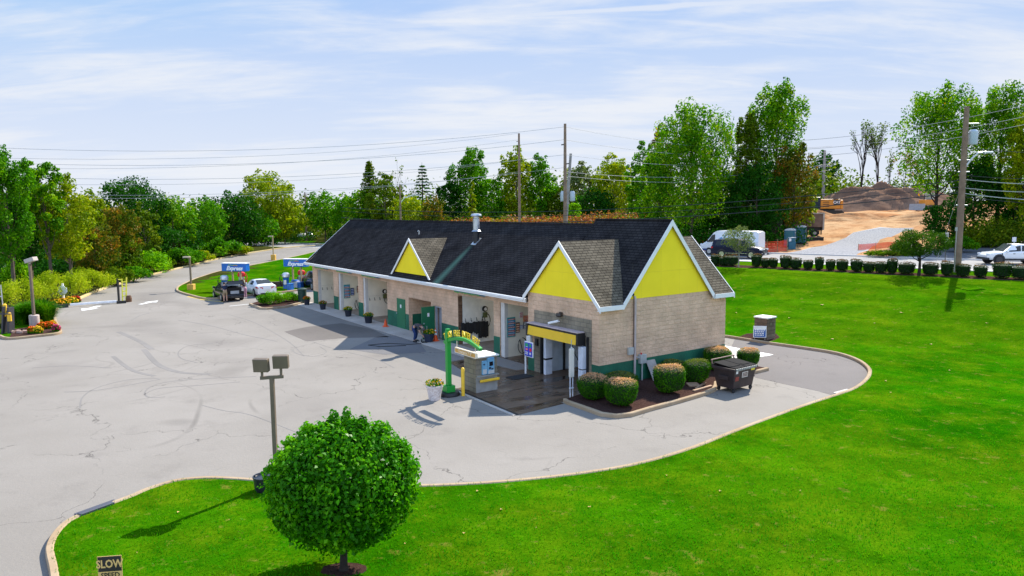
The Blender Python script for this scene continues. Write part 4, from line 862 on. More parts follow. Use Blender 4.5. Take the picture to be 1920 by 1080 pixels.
def bush(name,label,loc,w,h,m,seed,n=3000,ls=.055,group=None,rot=0,sq=3.2):
    R=np.random.default_rng(seed); t=thing(name,label,'bush',loc,rot,group); sc=h/1.0
    d=R.normal(size=(n,3)); k=(np.abs(d[:,0])**2+np.abs(d[:,1])**2); kk=(k**(sq/2)+np.abs(d[:,2])**sq)**(1/sq); d/=kk[:,None]
    rr=1-.10*R.random((n,1))+.03*R.normal(size=(n,1)); P_=d*rr; ln=np.linalg.norm(d,axis=1)[:,None]
    tz=P_[:,2]*.5+.5; tap=.84+.2*np.minimum(1,tz*1.3); P_[:,0]*=w/2*tap; P_[:,1]*=w/2*tap; wob=.025*np.sin(P_[:,0]*5+seed)+.02*np.sin(P_[:,1]*7); P_[:,2]=(tz*.94+.06)+wob
    V=leafq(P_,ls,R,up=.2,out=d/ln,outw=.8); V[:,:,2]*=1
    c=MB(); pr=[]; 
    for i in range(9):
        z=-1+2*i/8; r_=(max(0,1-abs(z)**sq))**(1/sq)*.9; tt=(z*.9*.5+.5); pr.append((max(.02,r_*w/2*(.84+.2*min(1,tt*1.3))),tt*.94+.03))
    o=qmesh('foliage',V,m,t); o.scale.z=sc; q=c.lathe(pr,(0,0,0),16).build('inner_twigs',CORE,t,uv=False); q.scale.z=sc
    s=MB(); 
    for i in range(5): a=i*1.257; s.tube([(.06*math.cos(a),.06*math.sin(a),-.12),(.2*math.cos(a),.2*math.sin(a),.2)],.018,5)
    s.build('stem',BARKD,t,uv=False); return t
for i,(x,y,w_,h_,m,lab) in enumerate([
 (-1.30,-1.15,1.35,.98,HEDGEM,'round clipped bush beside the cream guide post, nearest the wash entrance'),
 (-1.15,-2.55,1.30,1.08,HEDGEM,'round clipped bush with tan top in the front corner of the bed'),
 (1.75,-2.35,1.32,1.22,HEDGEM,'large round tan-topped bush in the middle of the bed by the kerb'),
 (4.0,-1.85,1.15,1.05,HEDGEB,'round green bush just left of the dark dumpster'),
 (6.75,-.75,1.30,1.12,HEDGEM,'tan-topped bush against the far green corner of the wall'),
 (8.3,-1.3,1.05,.95,HEDGEM,'tan-topped bush seen behind the dark dumpster'),
 (.55,-.75,1.5,.72,HEDGEB,'low wide bush tight against the green wall base'),
 (4.0,-.55,1.15,.80,HEDGEB,'low bush against the wall beside the leaning grey board')]):
    bush('round_bush',lab,LW(x,y,.1),w_,h_,m,20+i,5200 if w_>1.2 else 4200,.058,'clipped bushes in the mulch bed',TH+i)
# hedge row on the bank
row=[(1342,495,20),(1357,497,20),(1370,499,24),(1418,507,18),(1435,506,15),(1450,508,17),(1473,508,20),(1492,508,19),(1515,509,18),(1536,509,14),(1557,510,18),(1579,509,20),(1606,510,18),(1629,511,21),(1652,511,20),(1673,513,19),(1700,515,28),(1745,518,23),(1776,518,21),(1806,519,22),(1839,519,24),(1880,522,30),(1917,524,30)]
names=['first','second','third','fourth','fifth','sixth','seventh','eighth','ninth','tenth','eleventh','twelfth','thirteenth','fourteenth','fifteenth','sixteenth','seventeenth','eighteenth','nineteenth','twentieth','twenty-first','twenty-second','twenty-third']
for i,(x,y,w_) in enumerate(row):
    r=ray(x,500); # base placed on the row line
    dd=62/(.65*r.x/r.y+.76); p=Vector((r.x/r.y*dd,dd,0)); p.z=HT(p.x,p.y)+.1; W_=w_/1350*dd
    bush('hedge_bush',f'small clipped dark bush, {names[i]} from the left in the row along the bank',p,W_*1.08*(.88+.22*((i*7)%5)/4),1.0*(.82+.20*(i%3==0)+.1*(w_>22)+.14*((i*5)%4)/3),ROWM,60+i,1100,.085,'clipped hedge bushes in a row along the bank',0,6.5)
# island shrub bed by the vacuums
for x,y,w_,h_,m,lab in ((497,574,1.6,.9,GRNL,'leafy green shrub at left end of the small kerbed island'),(522,571,1.9,1.0,BRT,'bright green shrub in the middle of the small kerbed island'),(548,567,1.7,.85,GRNL,'green shrub at right end of the small kerbed island'),(568,565,1.0,.45,BRNL,'small brownish plant beside the farthest wash bay')):
    R=np.random.default_rng(int(x)); t=thing('shrub',lab,'shrub',G(x,y)+Vector((0,0,.08))); P_,dr=cloud_pts([((R.uniform(-.4,.4)*w_,R.uniform(-.3,.3),h_*R.uniform(.35,.7)),(w_*.22,.35,h_*.32)) for _ in range(14)],1800,R); qmesh('foliage',leafq(P_,.17,R,up=.1,aspect=.35),m,t)
    s=MB(); [s.tube([(0,0,-.1),(.3*math.cos(a),.3*math.sin(a),h_*.5)],.015,4) for a in range(6)]; s.build('stem',BARKD,t,uv=False)
# left side planting
def shrub(label,x,base,top,w_,m,seed,name='shrub',n=2600,ls=None,dz=0,long_=False,group=None):
    g=G(x,base); d=g.y; h=D(x,top,d).z-g.z; W_=w_/1350*d*(1.25 if long_ else 1.1); R=np.random.default_rng(seed); t=thing(name,label,'shrub',g,0,group)
    bl=[]
    for i in range(22):
        a=R.uniform(0,6.28); rr=R.uniform(.1,.8); f=1-.45*rr; bl.append(((W_/2*rr*math.cos(a),W_/2*rr*math.sin(a)*.8,h*f*R.uniform(.45,.85)),(W_*.14,W_*.14,h*.22)))
    P_,dr=cloud_pts(bl,n,R,.7)
    V=leafq(P_,ls or 2.6*d/720,R,up=.2 if not long_ else -.2,aspect=.6 if not long_ else .3,out=dr); qmesh('foliage',V,m,t)
    s=MB(); [s.tube([(0,0,-.2),(W_*.2*math.cos(a),W_*.2*math.sin(a),h*.6)],.03,4) for a in range(6)]; s.build('stem',BARKD,t,uv=False); return t
SHY=lm('leaf_pale_yellow_green',(.10,.20,.004),(.32,.42,.008),(.62,.62,.04))
g_='pale shrubs massed along the entrance drive'
for i,(x,b_,tp_,w_,m,l_) in enumerate([(8,585,515,75,SHY,'pale yellow-green shrub at the left picture edge behind the black gate'),(48,580,512,80,SHY,'pale yellow-green shrub behind the near lamp post'),(92,572,506,80,SHY,'pale shrub left of the white sign back'),(138,562,500,80,SHY,'tall pale shrub just right of the white sign back'),(180,548,498,75,SHY,'pale shrub near reddish stalks by the drive'),(218,536,497,70,OLV,'olive shrub below the bright sumac mound'),(252,528,496,60,GRNL,'green shrub beside the drive kerb under the sumac'),
  (262,518,463,120,BRT,'large bright green sumac mound above the drive'),(300,508,478,60,OLV,'olive shrub right of the bright sumac mound'),(345,498,462,80,GRNL,'green shrub where drive bends, left of thin lamp'),(378,492,468,60,YGL,'yellow-green shrub behind the thin lamp post'),(415,482,445,75,GRNL,'dark green shrub beyond the drive kerb under trees'),(448,478,458,50,YGL,'small yellow shrub at the upper drive kerb'),(330,490,448,60,BRNL,'brownish shrub among green ones above the drive'),(32,545,478,50,BRT,'young light green sapling shrub under tall left trees'),(150,540,496,60,SHY,'pale shrub at back of the mass by the dark woods')]):
    shrub(l_,x,b_,tp_,w_,m,300+i,n=3000 if w_>70 else 2000,long_=m is SHY)
# ornamental grass
g=G(58,612)+Vector((0,.5,0)); R=np.random.default_rng(5); t=thing('ornamental_grass','big clump of long green ornamental grass behind the flower bed and near lamp','grass clump',g); n=7000
cxy=np.array([(-1.2,.1),(-.7,-.3),(-.2,.15),(.3,-.3),(.75,.05),(1.0,-.2),(-.9,.4),(.1,.5),(.6,.45)]); ch=np.array([1.35,1.6,1.9,1.45,1.7,1.25,1.8,2.0,1.6]); ci=R.integers(0,9,n)
a=R.uniform(0,6.283,n); r_=R.random(n)*.18; bx,by=cxy[ci,0]+r_*np.cos(a),cxy[ci,1]+r_*np.sin(a); ln=ch[ci]*R.uniform(.45,1.05,n); sp_=R.uniform(.1,.6,n); lx,ly=np.cos(a)*ln*sp_,np.sin(a)*ln*sp_
B0=np.stack([bx,by,0*bx],1); B1=np.stack([bx+lx*.4,by+ly*.4,ln*.65],1); B2=np.stack([bx+lx*1.15,by+ly*1.15,ln*(.98-.5*sp_)],1); wv=np.stack([-np.sin(a),np.cos(a),0*a],1)*.03
qmesh('blades',np.concatenate([np.stack([B0-wv,B0+wv,B1+wv,B1-wv],1),np.stack([B1-wv,B1+wv,B2+wv*.3,B2-wv*.3],1)]),lm('leaf_ornamental_grass',(.014,.09,.001),(.05,.20,.003),(.22,.36,.01),nscale=.8),t)
# flower clumps
FLC={'yellow':(.85,.55,.03),'orange':(.80,.15,.02),'pink':(.65,.05,.22),'gold':(.80,.42,.02),'red':(.6,.04,.03)}
def flowers(label,loc,w_,h_,col,seed,parent=None,n=260,fs=.10,z=0):
    R=np.random.default_rng(seed); t=thing('flower_clump',label,'flowers',loc) if parent is None else parent
    P_,dr=cloud_pts([((0,0,z+h_*.3),(w_/2,w_/2*.8,h_*.7))],n*2,R,.5); P_=P_[P_[:,2]>z]; qmesh('foliage',leafq(P_,.10*max(1,fs/.1),R),GRNL,t)
    P_,dr=cloud_pts([((0,0,z+h_*.36),(w_/2,w_/2*.8,h_*.74))],n,R,.05); P_=P_[P_[:,2]>z+h_*.25]; m=leafmat('petals_'+col,[(0,tuple(c*.6 for c in FLC[col])),(.5,FLC[col]),(1,tuple(min(1,c*1.15+.03) for c in FLC[col]))],trans=.2)
    qmesh('blossoms',leafq(P_,fs,R,up=.9,aspect=.9),m,t); return t
for i,(x,y,w_,c,l_) in enumerate([(61,628,.55,'orange','orange flowers left of the yellow ones in the kerb bed'),(71,628,.6,'yellow','bright yellow flowers in front of the lamp base'),(80,620,.7,'orange','orange flowers in the middle of the kerb bed'),(92,619,.6,'orange','orange flowers right of centre in the kerb bed'),(100,617,.45,'gold','gold flowers at back of the kerb bed'),(106,624,.5,'pink','pink flowers at right tip of the kerb bed'),(74,614,.45,'yellow','yellow flowers close to the round lamp base')]): flowers(l_,G(x,y)+Vector((0,0,.1)),w_,.42,c,400+i,fs=.12)
for i,(x,y,w_,c,l_) in enumerate([(106,574,1.3,'gold','gold flower clump left of the white sign post'),(118,573,1.3,'gold','gold flower clump at foot of the white sign post'),(131,570,1.3,'yellow','yellow flower clump right of the white sign post'),(142,568,.8,'red','dark red plant at right end of gold flowers')]): flowers(l_,G(x,y)+Vector((0,0,.05)),w_,.50,c,420+i,fs=.17)
# ---- trees ----
TR_=[ # kind, label, x, top, w, dist, material, style, extra
('maple_tree','tall dense green tree at the far left picture edge',12,278,110,62,GRNL,'upright',dict(cb=.25)),
('ash_tree','tall slim yellow-green tree, second from left edge with bare trunk',84,288,80,66,MAPG,'open',dict(cb=.35)),
('maple_tree','tall green tree between the two leftmost trunks',48,315,90,70,DKGL,'round',dict(cb=.15)),
('locust_tree','yellow-tinged tree above the pale shrubs at left',122,322,95,64,YGL,'round',dict(cb=.2)),
('maple_tree','rounded light green tree in the gap behind the yellow-tinged one',168,357,75,92,YGL,'round',dict(cb=.05)),
('maple_tree','broad dark green tree topping the left woods',250,326,125,100,DKGL,'round',dict(cb=.1)),
('autumn_tree','orange tinted tree in front of the broad dark green one',222,374,75,82,AUT,'round',dict(cb=.1)),
('thorn_tree','olive open-crowned tree beside the orange one',268,378,60,84,OLV,'open',dict(cb=.1)),
('autumn_tree','low dark tree with orange crest above the pale shrubs',172,414,85,76,AUT,'round',dict(cb=.05)),
('maple_tree','green tree with yellow tips right of the olive open tree',322,362,90,94,MAPG,'round',dict(cb=.1)),
('hazel_tree','low spreading green tree above the sumac mound',300,418,150,88,DKGL,'round',dict(cb=.02)),
('hazel_tree','small olive tree in the dark left woods',215,432,85,78,OLV,'round',dict(cb=.02)),
('maple_tree','round green tree left of the dark one, mid left',385,366,80,102,GRNL,'round',dict(cb=.1)),
('linden_tree','very dark green rounded tree over the bend of the drive',435,358,105,106,DKGL,'round',dict(cb=.06)),
('oak_tree','tall open pale oak with sky showing through its crown',500,318,115,110,YGL,'open',dict(cb=.35)),
('willow_tree','yellow-green bushy tree right of the tall open oak',532,366,80,105,YGL,'round',dict(cb=.05)),
('linden_tree','dark tree under the open oak by the drive',475,392,90,108,GRNL,'round',dict(cb=.05)),
('maple_tree','compact round dark green maple with short trunk before the roof corner',608,357,78,118,GRNL,'round',dict(cb=.22)),
('maple_tree','rounded green tree just above the left roof corner',682,352,76,126,MAPG,'round',dict(cb=.1)),
('maple_tree','small green tree between two rounded ones near the roof corner',648,360,56,134,GRNL,'round',dict(cb=.1)),
('spruce_tree','dark pointed spruce left of the half-bare tree',695,296,95,136,OLV,'spruce',{}),
('autumn_tree','brownish yellow tree in front of the bare branches',722,322,75,132,OLV,'open',dict(cb=.15)),
('bare_tree','bare grey branched treetop beside the sparse spruce',750,296,60,138,OLV,'bare',dict(dens_=.5)),
('sparse_spruce','thin see-through spruce silhouetted against sky',793,302,78,140,DKGL,'sparse_spruce',dict(dens_=1.)),
('birch_tree','low yellow-green tree below the sparse spruce',768,366,80,128,YGL,'round',dict(cb=.1)),
('autumn_tree','low orange-brown tree right of the sparse spruce',815,362,50,124,AUT,'round',dict(cb=.1)),
('oak_tree','dark green tree at left side of the tall oak group',842,330,50,128,DKGL,'round',dict(cb=.1)),
('oak_tree','tall lobed green oak behind the metal roof flue',882,275,84,130,GRNL,'upright',dict(cb=.15)),
('cypress_tree','narrow yellow cypress in front of the tall oak',886,338,18,112,YGL,'oval',dict(cb=.02)),
('oak_tree','green oak filling the gap left of the thin tall pole',925,325,70,128,GRNL,'round',dict(cb=.1)),
('oak_tree','yellowish oak directly behind the thin tall pole',968,275,68,128,YGL,'upright',dict(cb=.1)),
('oak_tree','dark green oak right of the thin tall pole',1012,286,62,130,GRNL,'round',dict(cb=.1)),
('ash_tree','pale feathery tree right of the double poles',1085,302,62,136,PALEL,'open',dict(cb=.15)),
('thuja_bush','bright yellow-green rounded bush just right of the double poles',1075,368,30,108,BRT,'oval',dict(cb=.0)),
('maple_tree','green tree between the double poles and pale tree',1045,345,60,132,OLV,'round',dict(cb=.1)),
('maple_tree','yellow-green layered tree left of the big maples',1150,289,85,122,YGL,'round',dict(cb=.1)),
('maple_tree','low green tree right of the bright rounded bush',1115,352,80,118,DKGL,'round',dict(cb=.1)),
('maple_tree','dark green treetop beside the red-brown one',1203,262,60,112,GRNL,'round',dict(cb=.15)),
('autumn_tree','red-brown leaved treetop left of the largest maple',1238,229,44,108,BRNL,'open',dict(cb=.45)),
('maple_tree','largest broad green maple behind the yellow end gable',1295,202,165,92,MAPG,'upright',dict(cb=.16,dens_=1.1,nb=40)),
('maple_tree','green tree filling left side under the largest maple',1235,285,85,98,MAPG,'upright',dict(cb=.1)),
('maple_tree','slender green tree between the two tallest maples',1398,207,70,96,OLV,'upright',dict(cb=.15)),
('maple_tree','tallest maple with spiky top shoots behind the white van',1452,158,118,98,MAPG,'upright',dict(cb=.3,nb=34)),
('maple_tree','dense dark green lower tree behind the white van',1418,300,110,92,DKGL,'round',dict(cb=.08)),
('autumn_tree','orange and yellow tree beside the portable toilets',1487,268,85,95,AUT,'upright',dict(cb=.12,dens_=.8)),
('maple_tree','low dark green tree beneath right side of the largest maple',1352,318,90,100,DKGL,'round',dict(cb=.05)),
('maple_tree','low dark green tree beneath the tallest maple beside orange leaves',1462,330,80,104,DKGL,'round',dict(cb=.05)),
('maple_tree','small green and yellow tree right of the orange one',1512,345,40,97,YGL,'open',dict(cb=.2,dens_=.6)),
('maple_tree','distant dark tree behind the grey pole and excavator',1541,280,60,170,DKGL,'round',dict(cb=.15)),
('sapling_tree','leftmost of the thin tall trunks beyond the dirt mound',1613,226,46,158,OLV,'bare',dict(dens_=1.6,bark=BARKD,trunk=.6)),
('sapling_tree','thin leafy trunk right of the leftmost one beyond the mound',1642,228,50,160,OLV,'bare',dict(dens_=4.,bark=BARKD,trunk=.6)),
('sapling_tree','short broken thin trunk right of the leafy thin one',1664,276,16,156,OLV,'bare',dict(dens_=1.,bark=BARKD,trunk=.4)),
('sapling_tree','slender brown-tinged tree rising at right end of the mound',1693,268,55,140,BRNL,'bare',dict(dens_=3.,bark=BARKD)),
('locust_tree','tall airy many-stemmed green tree left of the big utility pole',1752,160,150,88,MAPG,'upright',dict(cb=.3,dens_=.8,nb=34,bark=BARKD)),
('locust_tree','tall airy green tree behind the big utility pole transformer',1868,160,130,86,MAPG,'upright',dict(cb=.25,nb=32,bark=BARKD)),
('maple_tree','tree cut by the right picture edge beside the wires',1925,210,90,80,YGL,'upright',dict(cb=.15)),
('maple_tree','dark low tree directly left of the big utility pole foot',1770,375,75,82,DKGL,'round',dict(cb=.15,bark=BARKD)),
('maple_tree','dark shadowed tree right of the big utility pole foot',1825,300,110,86,DKGL,'upright',dict(cb=.2,bark=BARKD)),
('maple_tree','dark green tree above the white pickup',1900,325,95,84,DKGL,'round',dict(cb=.25,bark=BARKD)),
]
for i,(nm,lab,x,top,w_,d,m,sty,kw) in enumerate(TR_): tp(nm,lab,x,top,w_,d,m,500+i,sty,**kw)
tag(bpy.data.objects['thuja_bush'],cat='bush')
# street trees on the bank
g=GD(1387,63.5); tree('street_tree','small pale round-headed tree standing before the dark blue car',g,D(1387,423,63.5).z-g.z,64/1350*63.5,PALEL,901,'round',cb=.42,d=34,dens_=.55,trunk=.22,bark=mat('pale_bark',(.30,.26,.22),.9))
g=GD(1729,54.5); t=tree('street_tree','flat-topped clipped street tree with thick dark trunk by the row of bushes',g,D(1725,428,54.5).z-g.z,98/1350*54.5,lm('leaf_street',(.012,.05,.004),(.04,.11,.006),(.10,.19,.01)),902,'round',cb=.42,d=33,dens_=1.3,trunk=.42,bark=BARKD)
shrub('green bush below the orange netting, left of the clipped street tree',1700,478,450,60,OLV,905); shrub('green bush between the big pole and the grey sign',1800,473,440,60,GRNL,906); shrub('yellow-green bush under trees behind the side road',1850,462,432,60,YGL,907); shrub('low weedy bush at kerb by the gravel track',1665,482,468,90,OLV,908,n=1500); shrub('weedy bush on bank above the white pickup',1900,455,425,60,YGL,909)
# masses nobody could count
def mass(name,label,rows_,n,ls,m,seed):
    R=np.random.default_rng(seed); bl=[]
    for x0,x1,d0,d1,h0,h1,k in rows_:
        for i in range(k):
            x=R.uniform(x0,x1); d=R.uniform(d0,d1); h_0=h1; d=max(d,itp(x,EDGE)+7+R.uniform(0,6)) if x<600 else (max(d,86/(.65*(x-960)/1350+.76)+R.uniform(0,8)) if x<1200 else d); g=GD(x,d); h=R.uniform(h0,h1); bl.append(((g.x,g.y,g.z+h*.5),(h*.7,h*.7,h*.55)))
    P_,dr=cloud_pts(bl,n,R,.6); o=qmesh(name,leafq(P_,ls,R,out=dr),m); tag(o,label,name.replace('_',' '),kind='stuff'); return o
mass('far_woodland','distant dense woodland closing the horizon behind the near trees',[(-1500,-150,125,165,6,13,330),(-250,1560,150,172,5,11,330),(1500,2200,185,215,5,9,110)],76000,.85,OLV,11)
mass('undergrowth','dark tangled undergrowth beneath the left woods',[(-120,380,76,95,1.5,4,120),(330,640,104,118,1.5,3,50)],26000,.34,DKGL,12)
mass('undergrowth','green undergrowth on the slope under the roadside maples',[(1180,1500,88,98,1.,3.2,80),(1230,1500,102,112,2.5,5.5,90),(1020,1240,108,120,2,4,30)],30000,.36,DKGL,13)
mass('undergrowth','shrubby undergrowth beneath the trees right of the big pole',[(1745,1830,84,90,1,2.2,14),(1845,2080,80,92,1.,3,60)],14000,.32,OLV,14)
mass('sumac_thicket','red, orange and yellow shrub thicket on the slope behind the roof ridge',[(815,1245,112,122,2.2,4.3,210)],46000,.42,REDL,15)
mass('dark_thicket','low green shrub belt between roof and left woods',[(640,860,112,124,2,4.2,60)],14000,.42,OLV,16)
# grass blades on the nearer lawn
R=np.random.default_rng(3); tri=np.array([f for f in LAWNF if f[0][1]<44 and f[0][1]>9 and -14<f[0][0]<34]); ar=np.linalg.norm(np.cross(tri[:,1]-tri[:,0],tri[:,2]-tri[:,0]),axis=1)/2
yy=tri[:,:,1].mean(1); wgt=ar/np.maximum(yy,10)**1.6; k=R.choice(len(tri),120000,p=wgt/wgt.sum()); u=np.sqrt(R.random((120000,1))); v=R.random((120000,1)); T3=tri[k]; P_=(1-u)*T3[:,0]+u*(1-v)*T3[:,1]+u*v*T3[:,2]
a=R.uniform(0,6.283,120000); hh=R.uniform(.03,.075,(120000,1)); wv=np.stack([np.cos(a),np.sin(a),0*a],1)*.010; tip=P_+np.concatenate([R.normal(size=(120000,2))*.02,hh],1)
o=qmesh('grass_blades',np.stack([P_-wv,P_+wv,tip+wv*.25,tip-wv*.25],1),lm('blade_green',(.016,.17,.001),(.035,.27,.001),(.16,.36,.002),nscale=.5,trans=.35)); tag(o,'short mown grass blades over the front lawn','grass',kind='stuff')
# ---------------- lamps, poles, wires ----------------
BRZ=mat('lamp_bronze',(.16,.12,.085),.5,.1); LENS=mat('lamp_lens',(.75,.66,.45),.3); CONB=mat('base_concrete',(.48,.40,.36),.85,var=.2,bump=.3); CONY=mat('base_ochre',(.62,.36,.07),.8,var=.2)
def spot(x,y): g=G(x,y); return g
g=spot(519,912); g.z=.11
t=thing('double_lamp','brown square pole lamp with two boxy floodlight heads beside the black tub','street lamp',g)
k=MB(); k.box(-.2,.2,-.2,.2,0,.32); k.build('base',CONY,t,bevel=.02)
k=MB(); k.box(-.055,.055,-.055,.055,.32,2.98); k.build('pole',BRZ,t)
k=MB(); k.cbox((0,0,3.02),(.62,.09,.09),rot=.30); k.cbox((-.24,-.075,3.14),(.06,.06,.2)); k.cbox((.235,.075,3.17),(.06,.06,.2)); k.build('crossarm',BRZ,t,bevel=.006)
for x,y,z,r_ in ((-.25,-.08,3.38,.22),(.24,.08,3.44,.35)):
    k=MB(); k.cbox((x,y,z),(.42,.17,.37),rot=r_-.3,rx=.12); h=k.build('lamp_head',BRZ,t,bevel=.015); k=MB(); k.cbox((x-.0*r_,y+.098,z),(.36,.02,.31),rot=r_-.3,rx=.12); k.build('lens',LENS,h)
b=MB(); b.lathe([(.24,0),(.27,.1),(.29,.36),(.305,.37),(.305,.41),(.27,.41),(.26,.38),(.02,.38)],(0,0,0),20); tag(b.build('plastic_tub',mat('tub_black',(.018,.018,.028),.3,var=.3,vscale=9),None,G(497,926)+Vector((0,0,.11)),0,smooth=True),'black plastic tub standing on lawn edge beside the double lamp','tub')
t=thing('street_lamp','brown pole lamp with one boxy head on a round concrete base by the flower bed','street lamp',spot(62,619)+Vector((0,.2,0)))
k=MB(); k.lathe([(.30,0),(.30,.95),(.27,.98)],(0,0,0),20); k.build('base',CONB,t,smooth=True); k=MB(); k.box(-.07,.07,-.07,.07,.98,4.35); k.build('pole',BRZ,t); k=MB(); k.box(-.02,.02,-.31,-.3,.1,.9); k.build('conduit',STEEL,t)
k=MB(); k.cbox((.10,0,4.62),(.62,.5,.26),ry=-.30); k.box(-.06,.06,-.06,.06,4.35,4.55); k.build('lamp_head',mat('head_grey',(.40,.36,.33),.5),t,bevel=.02)
for x,y,h,lab in ((359,545,3.35,'thin pole lamp on ochre base at the tip of the lawn near the hatchback'),(513,488,3.3,'thin pole lamp on ochre base at the far upper lawn edge')):
    t=thing('street_lamp',lab,'street lamp',spot(x,y)); d=t.location.y; k=MB(); k.box(-.3,.3,-.3,.3,0,.65 if d<90 else .8); k.build('base',CONY,t,bevel=.03)
    hh=D(x,482 if x<400 else 443,d).z-t.location.z; k=MB(); k.box(-.07,.07,-.07,.07,.6,hh); k.build('pole',BRZ if d<90 else mat('pole_tan',(.35,.26,.15),.6),t); k=MB(); k.cbox((-.28,0,hh),(.62,.4,.14)); k.build('lamp_head',mat('head_tan',(.45,.38,.28),.5),t)
WOOD=mat('pole_wood',(.19,.12,.085),.9,var=.3,vscale=2,col2=(.30,.20,.14)); WOODG=mat('pole_wood_grey',(.30,.28,.27),.9,var=.25,vscale=2)
def upole(label,x,d,top,r,m,lean=0,ybase=None):
    g=GD(x,d); h=D(x,top,d).z-g.z; t=thing('utility_pole',label,'utility pole',g); b=MB(); b.tube([(0,0,-.5),(lean*.5*h,0,h*.5),(lean*h,0,h)],[r*1.15,r,r*.75],12); b.build('pole',m,t,smooth=60); return t,h
INS=mat('insulator',(.10,.08,.07),.4); TRF=mat('transformer_grey',(.45,.52,.60),.4,var=.1)
t,h=upole('thin tall brown utility pole left of the paired poles',974,109,250,.19,WOOD)
k=MB(); k.tube([(-.55,0,h-3.2),(0,0,h-3.1)],.06); k.tube([(-.4,0,h-1.2),(0,0,h-1.1)],.05); k.build('insulator_arm',INS,t)
t,h=upole('tallest dark utility pole of the pair behind the roof',1059.5,85,232,.20,WOOD)
for z in (h-2.4,h-4.6,h-7): 
    k=MB(); k.tube([(-.45 if z!=h-4.6 else .0,0,z),(.0 if z!=h-4.6 else .5,0,z+.05)],.07); k.build('insulator_arm',INS,t)
t,h=upole('shorter leaning grey utility pole with two transformers',1056,86.5,288,.20,WOODG,lean=.075)
for x in (-.55,.55): k=MB(); k.lathe([(.28,h-5.6),(.32,h-5.5),(.32,h-4.6),(.2,h-4.4)],(x+.075*h*.6,0,0),14); k.build('transformer',TRF,t,smooth=True)
t,h=upole('large brown utility pole with grey transformer and street light arm at right',1801,57,200,.235,WOOD)
k=MB(); k.lathe([(.3,h-2.9),(.34,h-2.8),(.34,h-1.9),(.2,h-1.75)],(.62,0,0),16); k.build('transformer',TRF,t,smooth=True); k=MB(); k.tube([(.2,0,h-2.0),(.4,0,h-2.0)],.05); k.tube([(0,0,h-1.3),(.95,-.1,h-1.3)],.05); k.build('bracket',STEEL,t)
k=MB(); k.tube([(.1,0,h-4.7),(.55,-.1,h-4.0),(1.0,-.2,h-3.55),(1.5,-.3,h-3.5)],.07,8); k.build('light_arm',mat('arm_grey',(.62,.64,.66),.4,.3),t); k=MB(); k.cbox((1.65,-.3,h-3.53),(.75,.28,.15)); k.build('lamp_head',mat('arm_grey',()),t,bevel=.04)
for z in (h-4.1,h-5.0,h-7.6): k=MB(); k.tube([(-.4,0,z),(.5,0,z)],.05); k.build('insulator_arm',STEEL,t)
k=MB(); k.box(-.3,-.22,-.1,.1,3.3,3.6); k.tube([(-.245,-.05,0),(-.245,-.05,3.3)],.03,6); k.build('meter_box',mat('pale_iron',()),t)
t,h=upole('distant grey utility pole standing before the dark tree near the excavator',1542,150,282,.3,WOODG); k=MB(); k.box(-1.4,1.4,-.06,.06,h-3.3,h-3.1); k.build('crossarm',WOODG,t)
t,h=upole('slim dark pole with curved street light arm above the left part of the roof',751,100,345,.13,WOOD)
k=MB(); k.tube([(0,0,h-2.6),(.6,0,h-1.9),(1.4,0,h-1.6),(2.2,0,h-1.5)],.06); k.build('light_arm',mat('arm_grey',()),t); k=MB(); k.cbox((2.4,0,h-1.53),(.6,.25,.13)); k.build('lamp_head',mat('arm_grey',()),t)
t,h=upole('faraway brown pole with short crossarm left of the compact round maple',573,150,360,.16,WOOD); k=MB(); k.box(-.1,2.0,-.05,.05,h-.5,h-.35); k.build('crossarm',WOOD,t)
for x,y,tp_ in ((1059,420,0),): pass
WIRE=mat('cable_black',(.03,.03,.035),.6); WIREL=mat('cable_grey',(.34,.35,.38),.6)
NW={}; ORD=['topmost','second','third','fourth','fifth','sixth','seventh','lowest']
def wire(label,a,b,sag,r=.018,m=WIREL,group=None):
    i=NW.get(label,0); NW[label]=i+1; label=ORD[i]+' '+label
    p,q=D(*a),D(*b); k=MB(); n=18; k.tube([p.lerp(q,i/n)-Vector((0,0,4*sag*(i/n)*(1-i/n))) for i in range(n+1)],r,4,cap=False); tag(k.build('power_line',m,None,uv=False),label,'cable',group)
gw='overhead wires running from the left edge to the tall poles'
for i,(y0,y1,d1,x1) in enumerate(((262,238,85,1057),(287,250,109,972),(291,262,85,1057),(308,262,109,972),(316,290,85,1060),(334,300,109,974),(350,314,85,1060),(362,322,109,974))):
    wire('thin overhead wire crossing the sky left of the tall poles',(-260,y0,78,),(x1,y1,d1),1.9,.017,WIREL,gw)
gw='overhead wires between the tall poles and the large maples'
for y0,y1 in ((238,274),(262,284),(290,296),(322,306),(330,318)): wire('thin overhead wire between the paired poles and the large maple',(1060,y0,85),(1560,y1,100),1.2,.02,WIREL,gw)
gw='overhead wires in the sky above the dirt mound'
for y0,y1 in ((266,168),(282,190),(296,205)): wire('thin wire rising to the right above the dirt mound',(1400,y0,110),(2050,y1,62),1.2,.022,WIREL,gw)
gw='dark cables slung low from the big pole across the maples'
for y0,y1,r_ in ((385,322,.028),(392,334,.02),(404,345,.035)): wire('dark low cable running left from the big utility pole',(640,y0+4,95),(1803,y1+16,57),1.4,r_,WIRE,gw)
gw='cables leaving the big pole at the right picture edge'
for y0,y1,r_ in ((276,280,.02),(328,326,.02),(336,338,.03),(352,352,.028),(362,374,.035),(368,380,.02)): wire('pale cable running from the big pole out of the right side',(1803,y0,57),(2150,y1,50),.35,r_,mat('cable_pale',(.42,.42,.40),.6) if r_>.025 else WIRE,gw)
k=MB(); p,q=D(1803,345,57),G(1752,500); k.tube([p,q],.012,4); tag(k.build('guy_wire',WIREL,None,uv=False),'steel guy wire slanting down to the left from the big utility pole','cable')
